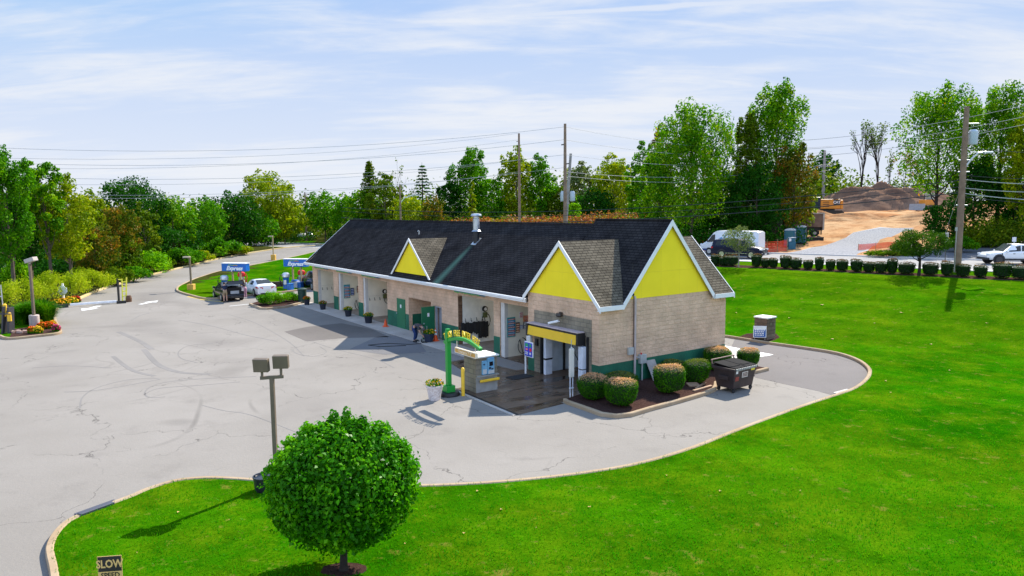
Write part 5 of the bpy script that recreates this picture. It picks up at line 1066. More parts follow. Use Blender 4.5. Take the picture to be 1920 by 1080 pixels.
# ---------------- vehicles ----------------
GLS=mat('car_glass',(.015,.02,.025),.08,var=0,spec=.4); TYRE=mat('tyre',(.016,.016,.017),.85); RIM=mat('rim_silver',(.55,.56,.58),.3,.7); RIMD=mat('rim_dark',(.05,.05,.055),.4,.5); CHR=mat('chrome',(.7,.7,.72),.15,.9); PLAS=mat('black_plastic',(.02,.02,.022),.6)
RED=mat('tail_red',(.55,.01,.015),.25); HLT=mat('headlight_clear',(.75,.78,.82),.15); PLT=mat('number_plate',(.75,.74,.68),.4)
def car(name,label,cat,pos,ang,st_,wheels,wr,paint,rim=RIM,glass=(),side=(),extra=None,lower=PLAS):
    """st_: stations (x, zbottom, zbelt, ztop, half width, half roof width)"""
    t=thing(name,label,cat,pos,ang); Wm=max(s[4] for s in st_)
    def ring(s): 
        x,zb,zl,zt,w,wt=s; m_=zb+(zl-zb)*.45; top=zt+(.03 if zt>zl+.05 else .02)
        if zt<=zl+.05: wt=w*.78; h=[(w*.88,zb),(w*.97,zb+.12),(w,m_),(w*.97,zl-.07),(w*.90,zl-.02),(wt,zt),(wt*.5,top),(0,top)]
        else: h=[(w*.88,zb),(w*.97,zb+.12),(w,m_),(w*.985,zl-.05),(w*.94,zl),(wt,zt-.05),(wt*.88,zt),(0,top)]
        return [(x,-y,z) for y,z in h]+[(x,y,z) for y,z in h[-2::-1]]
    b=MB(); rs=[b.vs(ring(s)) for s in st_]; n=15
    for a,c in zip(rs,rs[1:]):
        for i in range(n-1): b.addf((a[i],a[i+1],c[i+1],c[i]))
        b.addf((a[n-1],a[0],c[0],c[n-1]))
    b.addf(rs[0][::-1]); b.addf(rs[-1]); body=b.build('body',paint,t,smooth=38,uv=False)
    def pt(s,i,sgn):  # i: ring index, interpolated between stations
        k0=int(s); f=s-k0; k1=min(k0+1,len(st_)-1); a,c=Vector(ring(st_[k0])[i]),Vector(ring(st_[k1])[i]); p=a.lerp(c,f); p.y*=-sgn*(-1) if False else 1; return Vector((p.x,p.y*(-sgn),p.z)) if sgn<0 else Vector(p)
    def P4(s,lo,sgn,up):
        q=pt(s,4,1); r=pt(s,5,1); v=q.lerp(r,lo); v=Vector((v.x,abs(v.y)*sgn+sgn*up,v.z)); return v
    for sgn in (1,-1):
        for s0,s1,e0,e1 in side:     # side windows: stations low-front.. with top insets
            q=[P4(s0,.12,sgn,.012),P4(s1,.12,sgn,.012),P4(s1+e1,.88,sgn,.012),P4(s0+e0,.88,sgn,.012)]
            m=MB(); m.slab(q,(0,-sgn*.01,0)); m.build('side_window',GLS,t,uv=False)
    for s0,s1,nm,up in glass:        # windscreen / rear window between two stations
        def row(s,f): 
            k0=int(s); k1=min(k0+1,len(st_)-1); g_=s-k0; A_=[Vector(a).lerp(Vector(c),g_) for a,c in zip(ring(st_[k0]),ring(st_[k1]))]; return A_
        A_,B_=row(s0,0),row(s1,0); a5,b5=A_[5],B_[5]; zt=lambda R_: max(v.z for v in R_)
        m=MB(); xx=up[0]; 
        q=[Vector((a5.x,-abs(a5.y)*.93,zt(A_)-.01)),Vector((b5.x,-abs(b5.y)*.9,zt(B_)-.03)),Vector((b5.x,abs(b5.y)*.9,zt(B_)-.03)),Vector((a5.x,abs(a5.y)*.93,zt(A_)-.01))]
        off_=Vector((xx,0,up[1])); q=[v+off_ for v in q]; m.slab(q,off_*-.4); m.build(nm,GLS,t,uv=False)
    for x in wheels:
        for sgn in (1,-1):
            y=sgn*(Wm-.10); a=MB(); a.lathe([(wr*1.17,-.012),(wr*1.17,.012)],(x,sgn*(Wm+.002)-sgn*.008,wr*1.04),22,'Y'); a.build('wheel_arch',lower,t,uv=False)
            w=MB(); w.lathe([(wr*.6,-.11),(wr*.93,-.11),(wr,-.08),(wr,.08),(wr*.93,.125),(wr*.62,.125)],(x,y,wr),24,'Y') if sgn>0 else w.lathe([(wr*.6,.11),(wr*.93,.11),(wr,.08),(wr,-.08),(wr*.93,-.125),(wr*.62,-.125)],(x,y,wr),24,'Y'); wh=w.build('wheel',TYRE,t,smooth=True,uv=False)
            r_=MB(); y2=y+sgn*.128
            for k in range(5 if rim is not RIMD else 6): a_=k*2*math.pi/(5 if rim is not RIMD else 6); r_.cbox((x+math.cos(a_)*wr*.34,y2,wr+math.sin(a_)*wr*.34),(wr*.62,.02,wr*.17),ry=-a_)
            r_.lathe([(wr*.56,-.012),(wr*.64,-.012),(wr*.64,.012),(wr*.56,.012)],(x,y2,wr),20,'Y'); r_.lathe([(.01,-.015),(wr*.14,-.015),(wr*.14,.015),(.01,.015)],(x,y2,wr),10,'Y'); r_.build('rim',rim,wh,uv=False)
    if extra: extra(t,body)
    return t
def cb(par,name,m,*boxes,bevel=0):
    k=MB(); [k.box(*q) for q in boxes]; return k.build(name,m,par,bevel=bevel,uv=False)
PWH=mat('paint_white',(.80,.81,.83),.25,var=.02,coat=.5); PNV=mat('paint_navy',(.005,.008,.028),.3,var=.05,spec=.25); PBL=mat('paint_black',(.010,.013,.020),.2,var=.05,coat=.25)
def mirrors(t,x,y,z,m):
    for s in (1,-1): cb(t,'wing_mirror',m,(x-.08,x+.1,s*y-.10,s*y+.10,z,z+.16),bevel=.03)
HEAD=TH+math.pi/2
# white saloon
sed=[(-2.38,.45,.80,.80,.72,.6),(-2.34,.28,1.0,1.0,.84,.7),(-2.0,.22,1.06,1.08,.90,.72),(-1.55,.20,1.02,1.14,.92,.70),(-.85,.20,.98,1.40,.93,.62),(-.1,.20,.96,1.46,.93,.62),(.55,.20,.95,1.38,.93,.62),(1.25,.20,.96,1.0,.92,.7),(1.9,.22,.85,.86,.88,.7),(2.3,.28,.70,.70,.80,.65),(2.4,.40,.58,.58,.66,.55)]
def sedx(t,b):
    for s in (1,-1):
        k=MB(); k.slab([(-2.365,s*.35,.74),(-2.34,s*.83,.78),(-2.30,s*.86,.95),(-2.365,s*.4,.90)],(-.02,0,0)); k.slab([(-2.30,s*.865,.78),(-2.0,s*.925,.86),(-2.05,s*.92,.95),(-2.30,s*.86,.95)],(0,s*.012,0)); k.build('tail_light',RED,t,uv=False)
        cb(t,'headlight',HLT,(2.1,2.3,s*.68-.12,s*.68+.12,.62,.72),bevel=.02)
        for x in (.62,-.35): cb(t,'door_handle',CHR,(x-.1,x+.08,s*.93-.01,s*.93+.01,.78,.81))
    cb(t,'number_plate',PLT,(-2.42,-2.395,-.26,.26,.56,.72)); cb(t,'rear_bumper',PLAS,(-2.40,-2.2,-.6,.6,.26,.38),bevel=.02); mirrors(t,.95,.98,.95,PWH)
SD=G(479,557); 
car('white_saloon','white four-door saloon car parked facing away at the left vacuum, door side to a person','car',LW(*(0,0)) if False else G(482,556)+Vector((-.3,1.6,0)),HEAD,sed,(1.45,-1.4),.34,PWH,glass=((7,5.9,'windscreen',(.03,.03)),(2.9,4.1,'rear_window',(-.03,.035))),side=((4.0,5.0,.2,-.06),(5.12,6.6,.02,-.35)),extra=sedx,rim=RIM)
# dark hatchback with tailgate open
hat=[(-2.18,.40,.85,.85,.76,.6),(-2.14,.28,1.04,1.16,.84,.68),(-1.9,.22,1.04,1.30,.87,.64),(-1.3,.20,1.0,1.42,.88,.60),(-.3,.20,.97,1.50,.88,.58),(.35,.20,.95,1.46,.88,.58),(1.35,.20,.98,1.03,.87,.68),(1.95,.24,.82,.83,.82,.66),(2.25,.34,.62,.62,.70,.6)]
def hatx(t,b):
    for s in (1,-1):
        k=MB(); k.slab([(-2.15,s*.62,.86),(-2.13,s*.83,.86),(-2.1,s*.80,1.14),(-2.12,s*.66,1.14)],(-.05,0,0)); k.build('tail_light',mat('tail_clear',(.7,.62,.62),.2),t,uv=False)
        cb(t,'headlight',HLT,(1.95,2.15,s*.62-.14,s*.62+.14,.66,.78),bevel=.02)
    cb(t,'boot_opening',mat('boot_dark',(.012,.012,.014),.9),(-2.215,-2.1,-.60,.60,.62,1.20)); cb(t,'rear_bumper',PBL,(-2.30,-2.1,-.80,.80,.30,.60),bevel=.05); cb(t,'cargo',mat('cargo_grey',(.35,.38,.42),.6),(-2.23,-2.216,-.4,.3,.66,.92))
    k=MB(); k.slab([(-1.75,-.58,1.46),(-1.75,.58,1.46),(-2.72,.62,1.78),(-2.72,-.62,1.78)],(0,0,.05)); k.slab([(-2.72,-.62,1.78),(-2.72,.62,1.78),(-2.80,.60,1.52),(-2.80,-.60,1.52)],(.05,0,0)); tg=k.build('tailgate',PBL,t,uv=False); k=MB(); k.slab([(-1.92,-.46,1.507),(-1.92,.46,1.507),(-2.62,.5,1.738),(-2.62,-.5,1.738)],(0,0,-.01)); k.build('tailgate_window',GLS,tg,uv=False)
    for s in (1,-1): k=MB(); k.tube([(-1.95,s*.62,1.2),(-2.35,s*.58,1.62)],.015,5); k.build('gas_strut',STEEL,t,uv=False)
    mirrors(t,1.0,.92,.95,PBL)
car('dark_hatchback','dark blue hatchback parked with its tailgate raised','car',G(419,567)+Vector((-.55,2.4,0)),HEAD,hat,(1.35,-1.32),.32,PBL,glass=((6,4.95,'windscreen',(.03,.03)),),side=((2.9,3.9,.1,-.05),(4.02,5.6,.02,-.3)),extra=hatx)
suv0=[(-2.35,.5,.95,.95,.80,.7),(-2.32,.35,1.15,1.3,.92,.75),(-2.15,.28,1.15,1.66,.95,.70),(-1.2,.26,1.12,1.74,.96,.68),(0,.26,1.1,1.76,.96,.68),(.5,.26,1.08,1.70,.96,.68),(1.15,.26,1.08,1.12,.95,.75),(2.0,.3,1.0,1.0,.92,.75),(2.35,.4,.8,.8,.80,.7)]
def suvx0(t,b):
    for s in (1,-1): cb(t,'tail_light',RED,(-2.38,-2.3,s*.78-.10,s*.78+.10,.85,1.15),bevel=.02)
    cb(t,'number_plate',PLT,(-2.40,-2.37,-.26,.26,.72,.9)); cb(t,'rear_bumper',PLAS,(-2.42,-2.2,-.85,.85,.34,.62),bevel=.04)
car('black_suv','black sport utility car parked beside the farthest wash bay','car',G(583,546)+Vector((-.15,2.6,0)),HEAD,suv0,(1.45,-1.4),.37,PBL,glass=((6,4.9,'windscreen',(.03,.03)),(1.1,2.0,'rear_window',(-.05,.0))),side=((2.2,3.9,.05,-.05),(4.02,5.6,.02,-.3)),extra=suvx0)
# dark blue large suv on road
lin=[(-2.72,.5,.95,.95,.85,.8),(-2.68,.38,1.2,1.35,.98,.80),(-2.45,.32,1.2,1.86,1.0,.78),(-1.3,.30,1.2,1.93,1.01,.76),(.1,.30,1.18,1.95,1.01,.76),(.75,.30,1.18,1.86,1.01,.76),(1.35,.30,1.2,1.24,1.0,.8),(2.35,.34,1.14,1.15,.97,.8),(2.66,.4,1.0,1.0,.90,.8),(2.72,.5,.7,.7,.85,.7)]
def linx(t,b):
    cb(t,'grille',CHR,(2.68,2.78,-.42,.42,.62,1.02),bevel=.02); cb(t,'grille_bars',PLAS,*[(2.781,2.79,-.38+.1*i,-.34+.1*i,.65,.99) for i in range(8)])
    for s in (1,-1):
        cb(t,'headlight',HLT,(2.52,2.72,s*.70-.24,s*.70+.22,.90,1.04),bevel=.02); cb(t,'tail_light',RED,(-2.72,-2.5,s*.9-.1,s*.9+.1,1.0,1.15)); cb(t,'side_trim',CHR,(-1.2,1.4,s*1.012-.006,s*1.012+.006,.50,.55)); cb(t,'roof_rail',CHR,(-2.1,.5,s*.68-.02,s*.68+.02,1.97,2.01))
        cb(t,'sill',PLAS,(-1.3,1.35,s*.95-.06,s*.95+.05,.26,.36))
    cb(t,'front_bumper',PNV,(2.5,2.80,-.92,.92,.36,.60),bevel=.05); cb(t,'number_plate',PLT,(2.80,2.82,-.25,.25,.42,.55)); mirrors(t,1.15,1.08,1.15,PNV)
g=Vector(roadn(-31.0,72.7).to_3d()); g.z=HT(g.x,g.y)+.01
t_suv=math.atan2(-.65,.76)
def onroad(x,s): r=ray(x,480); dd=s/(.65*r.x/r.y+.76); p=Vector((r.x/r.y*dd,dd,0)); p.z=HT(p.x,p.y)+.01; return p
car('dark_blue_suv','large dark blue sport utility car with chrome wheels driving right, in front of white van','car',onroad(1386,72.8),t_suv,lin,(1.68,-1.5),.42,PNV,rim=CHR,glass=((6,4.95,'windscreen',(.03,.03)),(1.1,2.0,'rear_window',(-.05,.0))),side=((2.15,2.9,.1,-.02),(3.02,3.95,.0,-.02),(4.05,5.6,.0,-.3)),extra=linx)
# white cargo van heading left
van=[(-3.45,.6,1.3,1.3,.95,.9),(-3.42,.45,1.6,2.55,1.0,.88),(-3.2,.42,1.6,2.68,1.0,.86),(0,.40,1.5,2.72,1.0,.86),(1.35,.40,1.45,2.68,1.0,.86),(1.75,.40,1.4,2.50,1.0,.84),(2.55,.40,1.35,1.55,1.0,.84),(3.15,.42,1.15,1.18,.96,.8),(3.45,.5,.85,.85,.85,.75)]
def vanx(t,b):
    for s in (1,-1):
        q=[(1.55,1.5),(2.45,1.42),(1.85,2.22),(1.55,2.28)]; k=MB(); k.slab([(x,s*(1.012-.10*max(0,(z-1.42))),z) for x,z in q],(0,-s*.02,0)); k.build('side_window',GLS,t,uv=False)
        cb(t,'headlight',HLT,(3.2,3.38,s*.75-.14,s*.75+.12,.95,1.2),bevel=.03)
        cb(t,'side_moulding',mat('van_blue_strip',(.015,.04,.16),.4),(-3.2,3.0,s*1.0-.012,s*1.0+.012,.42,.66))
    for s in (1,-1): 
        ang=s*math.pi/2; Mx=Matrix.Translation((.55,s*1.005,1.78))@Matrix.Rotation(math.pi if s>0 else 0,4,'Z')@Matrix.Rotation(math.pi/2,4,'X'); textobj('lettering','ele',1.0,mat('van_text_blue',(.01,.28,.60),.4),t,Mx,.006,.25,.03)
    cb(t,'number_plate',PLT,(3.5,3.52,-.25,.25,.5,.62)); cb(t,'front_bumper',PLAS,(3.2,3.52,-.88,.88,.45,.75),bevel=.05); mirrors(t,2.3,1.15,1.45,PLAS)
car('white_van','white high-roof cargo van with light blue lettering, behind the dark blue car','van',onroad(1371,77.4),t_suv+math.pi,van,(2.2,-1.9),.36,PWH,rim=RIM,glass=((6,5.05,'windscreen',(.04,.04)),),extra=vanx)
# white pickup at right edge
pk=[(-2.6,.6,1.05,1.05,.88,.8),(-2.58,.45,1.12,1.12,.94,.8),(-1.15,.42,1.12,1.12,.95,.8),(-1.1,.40,1.10,1.72,.95,.74),(-.3,.40,1.1,1.80,.95,.74),(.45,.40,1.1,1.76,.95,.74),(1.15,.40,1.08,1.14,.95,.8),(2.2,.42,1.02,1.04,.93,.8),(2.5,.5,.8,.8,.86,.78)]
def pkx(t,b):
    for s in (1,-1):
        cb(t,'headlight',HLT,(2.3,2.5,s*.76-.14,s*.76+.12,.82,.98),bevel=.03)
        for x in (.75,-.1): cb(t,'door_handle',PLAS,(x-.5,x-.32,s*.955-.012,s*.955+.012,.93,.98))
        cb(t,'side_cladding',PLAS,(-1.2,1.2,s*.955-.02,s*.955+.012,.36,.52)); cb(t,'side_vent',PLAS,(1.28,1.36,s*.95-.015,s*.95+.012,.85,1.0))
    cb(t,'front_bumper',PLAS,(2.3,2.58,-.88,.88,.42,.62),bevel=.05); cb(t,'tow_bar_tag',mat('tag_white',(.8,.8,.8),.4),(1.0,1.04,-.12,.12,1.85,2.05)) if False else None; mirrors(t,.95,1.05,1.08,PWH)
pp=D(1897,493.5,64.2); pp.z=HT(pp.x,pp.y)+.01
car('white_pickup','white pickup truck with dark wheels at the right picture edge','pickup truck',pp,math.pi-.12,pk,(1.55,-1.65),.42,PWH,rim=RIMD,glass=((6,4.95,'windscreen',(.03,.03)),),side=((3.1,4.0,.05,-.05),(4.1,5.6,.0,-.3)),extra=pkx)
b=MB(); b.box(-.2,.2,-.02,.02,1.4,1.85); b.tube([(0,0,0),(0,0,1.4)],.03); tag(b.build('small_sign',mat('sign_white',(.8,.8,.8),.4),None,D(1905,452,70)*1.0 if False else GD(1905,72)),'tiny white square sign above the white pickup roof','sign')
# cars glimpsed beyond left woods: pale parked shapes
def farcar(label,x,y,m,ang):
    g=G(x,y); car('parked_car',label,'car',g,ang,sed,(1.45,-1.4),.34,m,glass=((7,5.9,'windscreen',(.03,.03)),(2.9,4.1,'rear_window',(-.03,.035))),side=((4.0,5.0,.2,-.06),(5.12,6.6,.02,-.35)))
farcar('white car far off at the top of the drive by the compact maple',577,447,PWH,rad(60))
# ---------------- vacuums and express signs ----------------
VB=mat('sign_blue',(.008,.13,.50),.35,var=.04); VBL=mat('vac_blue',(.015,.12,.42),.4); VRED=mat('vac_red',(.62,.015,.02),.35); VWH=mat('vac_white',(.62,.62,.62),.4)
def express(label,x0,x1,ytop,ybot,d,px_):
    a,c=D(x0,ytop,d),D(x1,ybot,d); g=GD((x0+x1)/2,d); t=thing('express_sign',label,'sign',g,-.24); w_=(c.x-a.x)*1.04; zt,zb=a.z-g.z,c.z-g.z
    k=MB(); k.box(-w_/2,w_/2,-.32,.32,zb,zt-.06); k.build('sign_box',VB,t,bevel=.03); k=MB(); k.box(-w_/2-.04,w_/2+.04,-.36,.36,zt-.06,zt); k.build('sign_top',WHITE,t)
    for x in px_: k=MB(); k.box(x-.07,x+.07,-.07,.07,0,zb); k.build('post',mat('post_tan',(.38,.28,.14),.5),t)
    Mx=Matrix.Translation((.03*w_,-.335,(zb+zt)/2-.12))@Matrix.Rotation(math.pi/2,4,'X'); textobj('lettering','Express',.52,mat('sign_letter_white',(.85,.85,.85),.4),t,Mx,.008,.35,.022,1.06)
    k=MB(); 
    for i in range(6): k.cbox((-.5+.17*i,-.335,zt-.2+.02*math.sin(i*2)),(.15,.01,.07),ry=-.2)
    k.build('green_script',mat('sign_script_green',(.25,.45,.10),.4),t); k=MB(); k.box(-.05,.45,-.337,-.33,zt-.27,zt-.235); k.build('red_script',mat('mark_red',(.8,.02,.03)),t); return t
express('left blue Express sign box on two tan posts above the parked cars',411.5,461.5,493,508,69,(-.35,.5)); express('right blue Express sign box on two tan posts near the building corner',529,574.5,485,499.5,72,(-.42,.5))
def vac(label,x,y,red,d=None):
    g=G(x,y); t=thing('vacuum_machine',label,'vacuum',g,0); body=VWH if red else VBL
    k=MB(); k.lathe([(.30,.0),(.32,.12),(.28,.2),(.28,1.15),(.31,1.2)],(0,0,0),18); k.build('canister',body,t,smooth=True)
    k=MB(); k.lathe([(.32,1.2),(.38,1.26),(.38,1.45),(.33,1.6),(.18,1.68),(.03,1.7)],(0,0,0),18); k.build('dome',VRED if red else GALV,t,smooth=True)
    k=MB(); k.cbox((0,-.3,.75),(.26,.06,.42)); k.build('coin_panel',VBL if red else mat('silver_plate',()),t)
    k=MB(); s=1 if red else -1; k.tube([(s*.28,-.05,1.35),(s*.5,-.1,1.5),(s*.58,-.1,1.15),(s*.52,-.15,.6),(s*.35,-.2,.3),(s*.5,-.25,.75),(s*.33,-.25,1.05)],.045,7); k.build('hose',VRED if red else DKRUB,t); return t
vac('red-domed vacuum machine under the left Express sign',454,541,True); vac('silver-domed vacuum machine behind the open tailgate of the hatchback',422,549,False); vac('red-domed vacuum machine under the right Express sign by the building',566,537,True)
vac('silver-domed blue vacuum machine under the right Express sign',537,543,False)
def bin_(label,x,y,m,w_,h_,top=None):
    t=thing('trash_bin',label,'bin',G(x,y),-.2); k=MB(); k.prism([(-w_/2,-.3),(w_/2,-.3),(w_/2,.3),(-w_/2,.3)],0,h_); k.build('bin_body',m,t,bevel=.03); k=MB(); k.lathe([(w_*.52,h_),(w_*.54,h_+.08),(w_*.3,h_+.14)],(0,0,0),14) if top else k.box(-w_/2-.03,w_/2+.03,-.33,.33,h_,h_+.06); k.build('lid',top or m,t,bevel=.02)
bin_('grey white cabinet bin between the vacuums at left Express sign',441,551,mat('cabinet_pale',(.52,.53,.58),.5),.62,.85,VBL); bin_('blue bin right of pale cabinet at left Express sign',452,550,VBL,.5,.6)
bin_('grey white cabinet bin between the vacuums at right Express sign',554,541,mat('cabinet_pale',()),.7,.75,VBL); bin_('blue bin right of pale cabinet at right Express sign',563,541,VBL,.45,.6); bin_('low blue bin leaning against the silver-domed machine by right sign',545,546,VBL,.4,.7)
# block retaining wall and pad
b=MB(); RB=random.Random(2); p,q=G(497,541),G(531,539); dd=(q-p); n=9; nrm=dd.normalized(); 
for r_ in range(3):
    for i in range(n): b.cbox(Vector(((i+.5+(.5 if r_%2 else 0))*dd.length/n,.02*RB.uniform(-1,1)+.08*r_,.12+.2*r_)),(dd.length/n*.96,.3,.19))
tag(b.build('retaining_wall',mat('block_dark',(.09,.055,.045),.9,var=.3),None,p,math.atan2(dd.y,dd.x),bevel=.01),'low dark block retaining wall between the two vacuum stations','wall')
b=MB(); p,q=G(560,534),G(600,528); dd=q-p
for r_ in range(4):
    for i in range(8): b.cbox(Vector(((i+.5+(.5 if r_%2 else 0))*dd.length/8,.08*r_,.12+.2*r_)),(dd.length/8*.96,.3,.19))
tag(b.build('retaining_wall',mat('block_dark',()),None,p,math.atan2(dd.y,dd.x),bevel=.01),'dark block retaining wall behind the black car by the building corner','wall')
# ---------------- people ----------------
SKIN=mat('skin',(.52,.30,.21),.55,var=.05)
def skinned(name,J,E_,m,parent,sub=1):
    me=bpy.data.meshes.new(name); me.from_pydata([j[0] for j in J],E_,[]); o=bpy.data.objects.new(name,me); COL.objects.link(o); s=o.modifiers.new('s','SKIN'); u=o.modifiers.new('u','SUBSURF'); u.levels=sub; u.render_levels=sub
    if not me.skin_vertices: me.attributes  # created by the modifier below
    bm=bmesh.new(); bm.from_mesh(me); sk=bm.verts.layers.skin.verify(); bm.verts.ensure_lookup_table()
    for i,v in enumerate(bm.verts): r_=J[i][1]; v[sk].radius=(r_,r_) if not isinstance(r_,tuple) else r_; v[sk].use_root=(i==0)
    bm.to_mesh(me); bm.free(); C.view_layer.update(); me2=bpy.data.meshes.new_from_object(o.evaluated_get(C.evaluated_depsgraph_get())); bpy.data.objects.remove(o); me2.name=name; me2.materials.clear(); me2.materials.append(m); me2.shade_smooth()
    q=bpy.data.objects.new(name,me2); COL.objects.link(q); q.parent=parent; return q
def person(label,loc,ang,jt,shirt,pants,hair,shoe,shorts=False,long_hair=False):
    t=thing('person',label,'person',loc,ang); j={k:Vector(v) for k,v in jt.items()}
    K=['pelvis','waist','chest','neck','headb','headm','headt','shL','elL','wrL','haL','shR','elR','wrR','haR','hipL','knL','anL','toL','hipR','knR','anR','toR']
    Rr=dict(pelvis=(.15,.11),waist=(.13,.10),chest=(.16,.11),neck=.055,headb=.07,headm=.098,headt=.07,shL=.062,elL=.045,wrL=.030,haL=.030,shR=.062,elR=.045,wrR=.030,haR=.030,hipL=.095,knL=.062,anL=.042,toL=.035,hipR=.095,knR=.062,anR=.042,toR=.035)
    J=[(j[k],Rr[k]) for k in K]; ix={k:i for i,k in enumerate(K)}; E_=[('pelvis','waist'),('waist','chest'),('chest','neck'),('neck','headb'),('headb','headm'),('headm','headt')]
    for s in 'LR': E_+=[('chest','sh'+s),('sh'+s,'el'+s),('el'+s,'wr'+s),('wr'+s,'ha'+s),('pelvis','hip'+s),('hip'+s,'kn'+s),('kn'+s,'an'+s),('an'+s,'to'+s)]
    E_=[(ix[a],ix[b]) for a,b in E_]
    for s in 'LR':       # fingers and thumb
        h_=j['ha'+s]; dv_=(h_-j['wr'+s]).normalized(); sd_=dv_.cross(Vector((0,1,.1))).normalized()
        for f,l_ in ((-.027,.075),(-.009,.088),(.009,.083),(.027,.065)):
            a=h_+dv_*.03+sd_*f; i0=len(J); J+= [(a,.010),(a+dv_*l_*.55+Vector((.01,0,0)),.009),(a+dv_*l_+Vector((.03,0,0)),.007)]; E_+=[(ix['ha'+s],i0),(i0,i0+1),(i0+1,i0+2)]
        i0=len(J); J+=[(h_+sd_*.035,.011),(h_+sd_*.055+dv_*.04,.009)]; E_+=[(ix['ha'+s],i0),(i0,i0+1)]
    body=skinned('body',J,E_,SKIN,t,1)
    # face and ears on the head
    hm,ht,hb=j['headm'],j['headt'],j['headb']; fw=Vector(jt.get('face',(1,0,0))).normalized(); up=(ht-hb).normalized(); sd_=up.cross(fw)
    k=MB(); k.lathe([(.0,-.03),(.018,-.01),(.006,.03)],hm+fw*.098-up*.01,6); k.build('nose',SKIN,body,uv=False) if False else None
    for s_,nm in ((1,'eye'),(-1,'eye')): k=MB(); c=hm+fw*.088+sd_*s_*.033+up*.012; k.cbox(c,(.018,.018,.012)); k.build(nm,BLACK,body,uv=False)
    def layer(nm,keys,ed,gr,m): 
        J_=[]; 
        for kx in keys:
            if isinstance(kx,tuple): a,b_,f=kx; p=j[a].lerp(j[b_],f); ra,rb=Rr[a],Rr[b_]; ra=ra if not isinstance(ra,tuple) else ra[1]; rb=rb if not isinstance(rb,tuple) else rb[1]; J_.append((p,ra+(rb-ra)*f+gr))
            else: r_=Rr[kx]; J_.append((j[kx],(r_[0]+gr,r_[1]+gr) if isinstance(r_,tuple) else r_+gr))
        return skinned(nm,J_,ed,m,t,1)
    layer('shirt',['chest','waist',('waist','pelvis',.6),('chest','neck',.55),'shL',('shL','elL',.75),'shR',('shR','elR',.75)],[(0,1),(1,2),(0,3),(0,4),(4,5),(0,6),(6,7)],.022,shirt)
    lf=.85 if shorts else 1.; e=[(0,1),(0,2),(0,4)]; 
    ks=['pelvis',('pelvis','waist',.6),'hipL',(('hipL','knL',lf)),'hipR',(('hipR','knR',lf))]; ed=[(0,1),(0,2),(2,3),(0,4),(4,5)]
    if not shorts: ks+=[('knL','anL',.92),('knR','anR',.92)]; ed+=[(3,6),(5,7)]
    layer('shorts' if shorts else 'trousers',ks,ed,.020,pants)
    for s in 'LR': k=MB(); a,b_=j['an'+s],j['to'+s]; k.cbox((a+b_)/2-Vector((0,0,.01)),(.27,.10,.09),rot=math.atan2((b_-a).y,(b_-a).x)); k.build('shoe',shoe,t,bevel=.025)
    k=MB(); c=hm+up*.035-fw*.02; 
    k.lathe([(.02,.10),(.07,.085),(.105,.03),(.110,-.02),(.09,-.07)],(0,0,0),14); Mx=Matrix.Translation(c)@up.to_track_quat('Z','Y').to_matrix().to_4x4(); k.xf(Mx)
    if long_hair: k.tube([c-fw*.08,c-fw*.12-up*.12,c-fw*.10-up*.28],[.06,.065,.03],8)
    k.build('hair',hair,t,smooth=True,uv=False); return t
stand=dict(pelvis=(0,0,.95),waist=(0,0,1.10),chest=(.02,0,1.34),neck=(.02,0,1.48),headb=(.03,0,1.55),headm=(.04,0,1.63),headt=(.04,0,1.71),shL=(.02,.18,1.40),elL=(.05,.24,1.12),wrL=(.22,.20,.98),haL=(.29,.19,.96),shR=(.02,-.18,1.40),elR=(.08,-.23,1.13),wrR=(.30,-.20,1.05),haR=(.37,-.19,1.05),hipL=(0,.10,.90),knL=(.03,.11,.50),anL=(-.02,.12,.09),toL=(.13,.13,.05),hipR=(0,-.10,.90),knR=(.05,-.11,.50),anR=(.02,-.12,.09),toR=(.17,-.13,.05))
cl=lambda n,c: mat(n,c,.85,var=.15,vscale=8)
lean=dict(stand); lean.update(chest=(.16,0,1.32),waist=(.06,0,1.10),neck=(.23,0,1.44),headb=(.27,0,1.50),headm=(.32,0,1.56),headt=(.35,0,1.63),shL=(.17,.18,1.37),elL=(.34,.22,1.14),wrL=(.55,.18,1.08),haL=(.62,.18,1.07),shR=(.17,-.18,1.37),elR=(.36,-.22,1.14),wrR=(.57,-.18,1.05),haR=(.64,-.18,1.04))
person('person in dark shirt and tan shorts leaning into the open back of the hatchback','' and None or (G(423,567)),HEAD-.1,lean,cl('shirt_navy',(.012,.018,.05)),cl('shorts_tan',(.30,.22,.13)),cl('hair_dark',(.02,.012,.01)),BLACK,shorts=True)
ln2=dict(lean); person('person in dark top and pink trousers bending at the open door of the white saloon',G(460,560),HEAD+.35,ln2,cl('top_black',(.03,.02,.03)),cl('trousers_pink',(.48,.26,.34)),cl('hair_brown',(.06,.03,.015)),mat('shoe_white',(.6,.6,.6),.6),long_hair=True)
bend=dict(pelvis=(-.12,0,.90),waist=(.02,0,1.00),chest=(.27,0,.98),neck=(.40,0,.90),headb=(.46,0,.85),headm=(.52,0,.80),headt=(.57,0,.74),face=(.6,0,-.8),shL=(.30,.18,.96),elL=(.36,.20,.66),wrL=(.44,.12,.44),haL=(.47,.10,.37),shR=(.30,-.18,.96),elR=(.38,-.20,.66),wrR=(.48,-.10,.46),haR=(.52,-.08,.40),hipL=(-.12,.10,.85),knL=(-.02,.13,.48),anL=(-.14,.15,.09),toL=(.02,.16,.05),hipR=(-.12,-.10,.85),knR=(.04,-.13,.48),anR=(-.04,-.15,.09),toR=(.12,-.16,.05))
pz=G(780,641); person('person in grey shirt and blue jeans bending over before the open green door',pz,rad(-25),bend,cl('shirt_grey',(.055,.05,.06)),cl('jeans_blue',(.012,.035,.13)),cl('hair_grey',(.10,.09,.085)),BLACK)
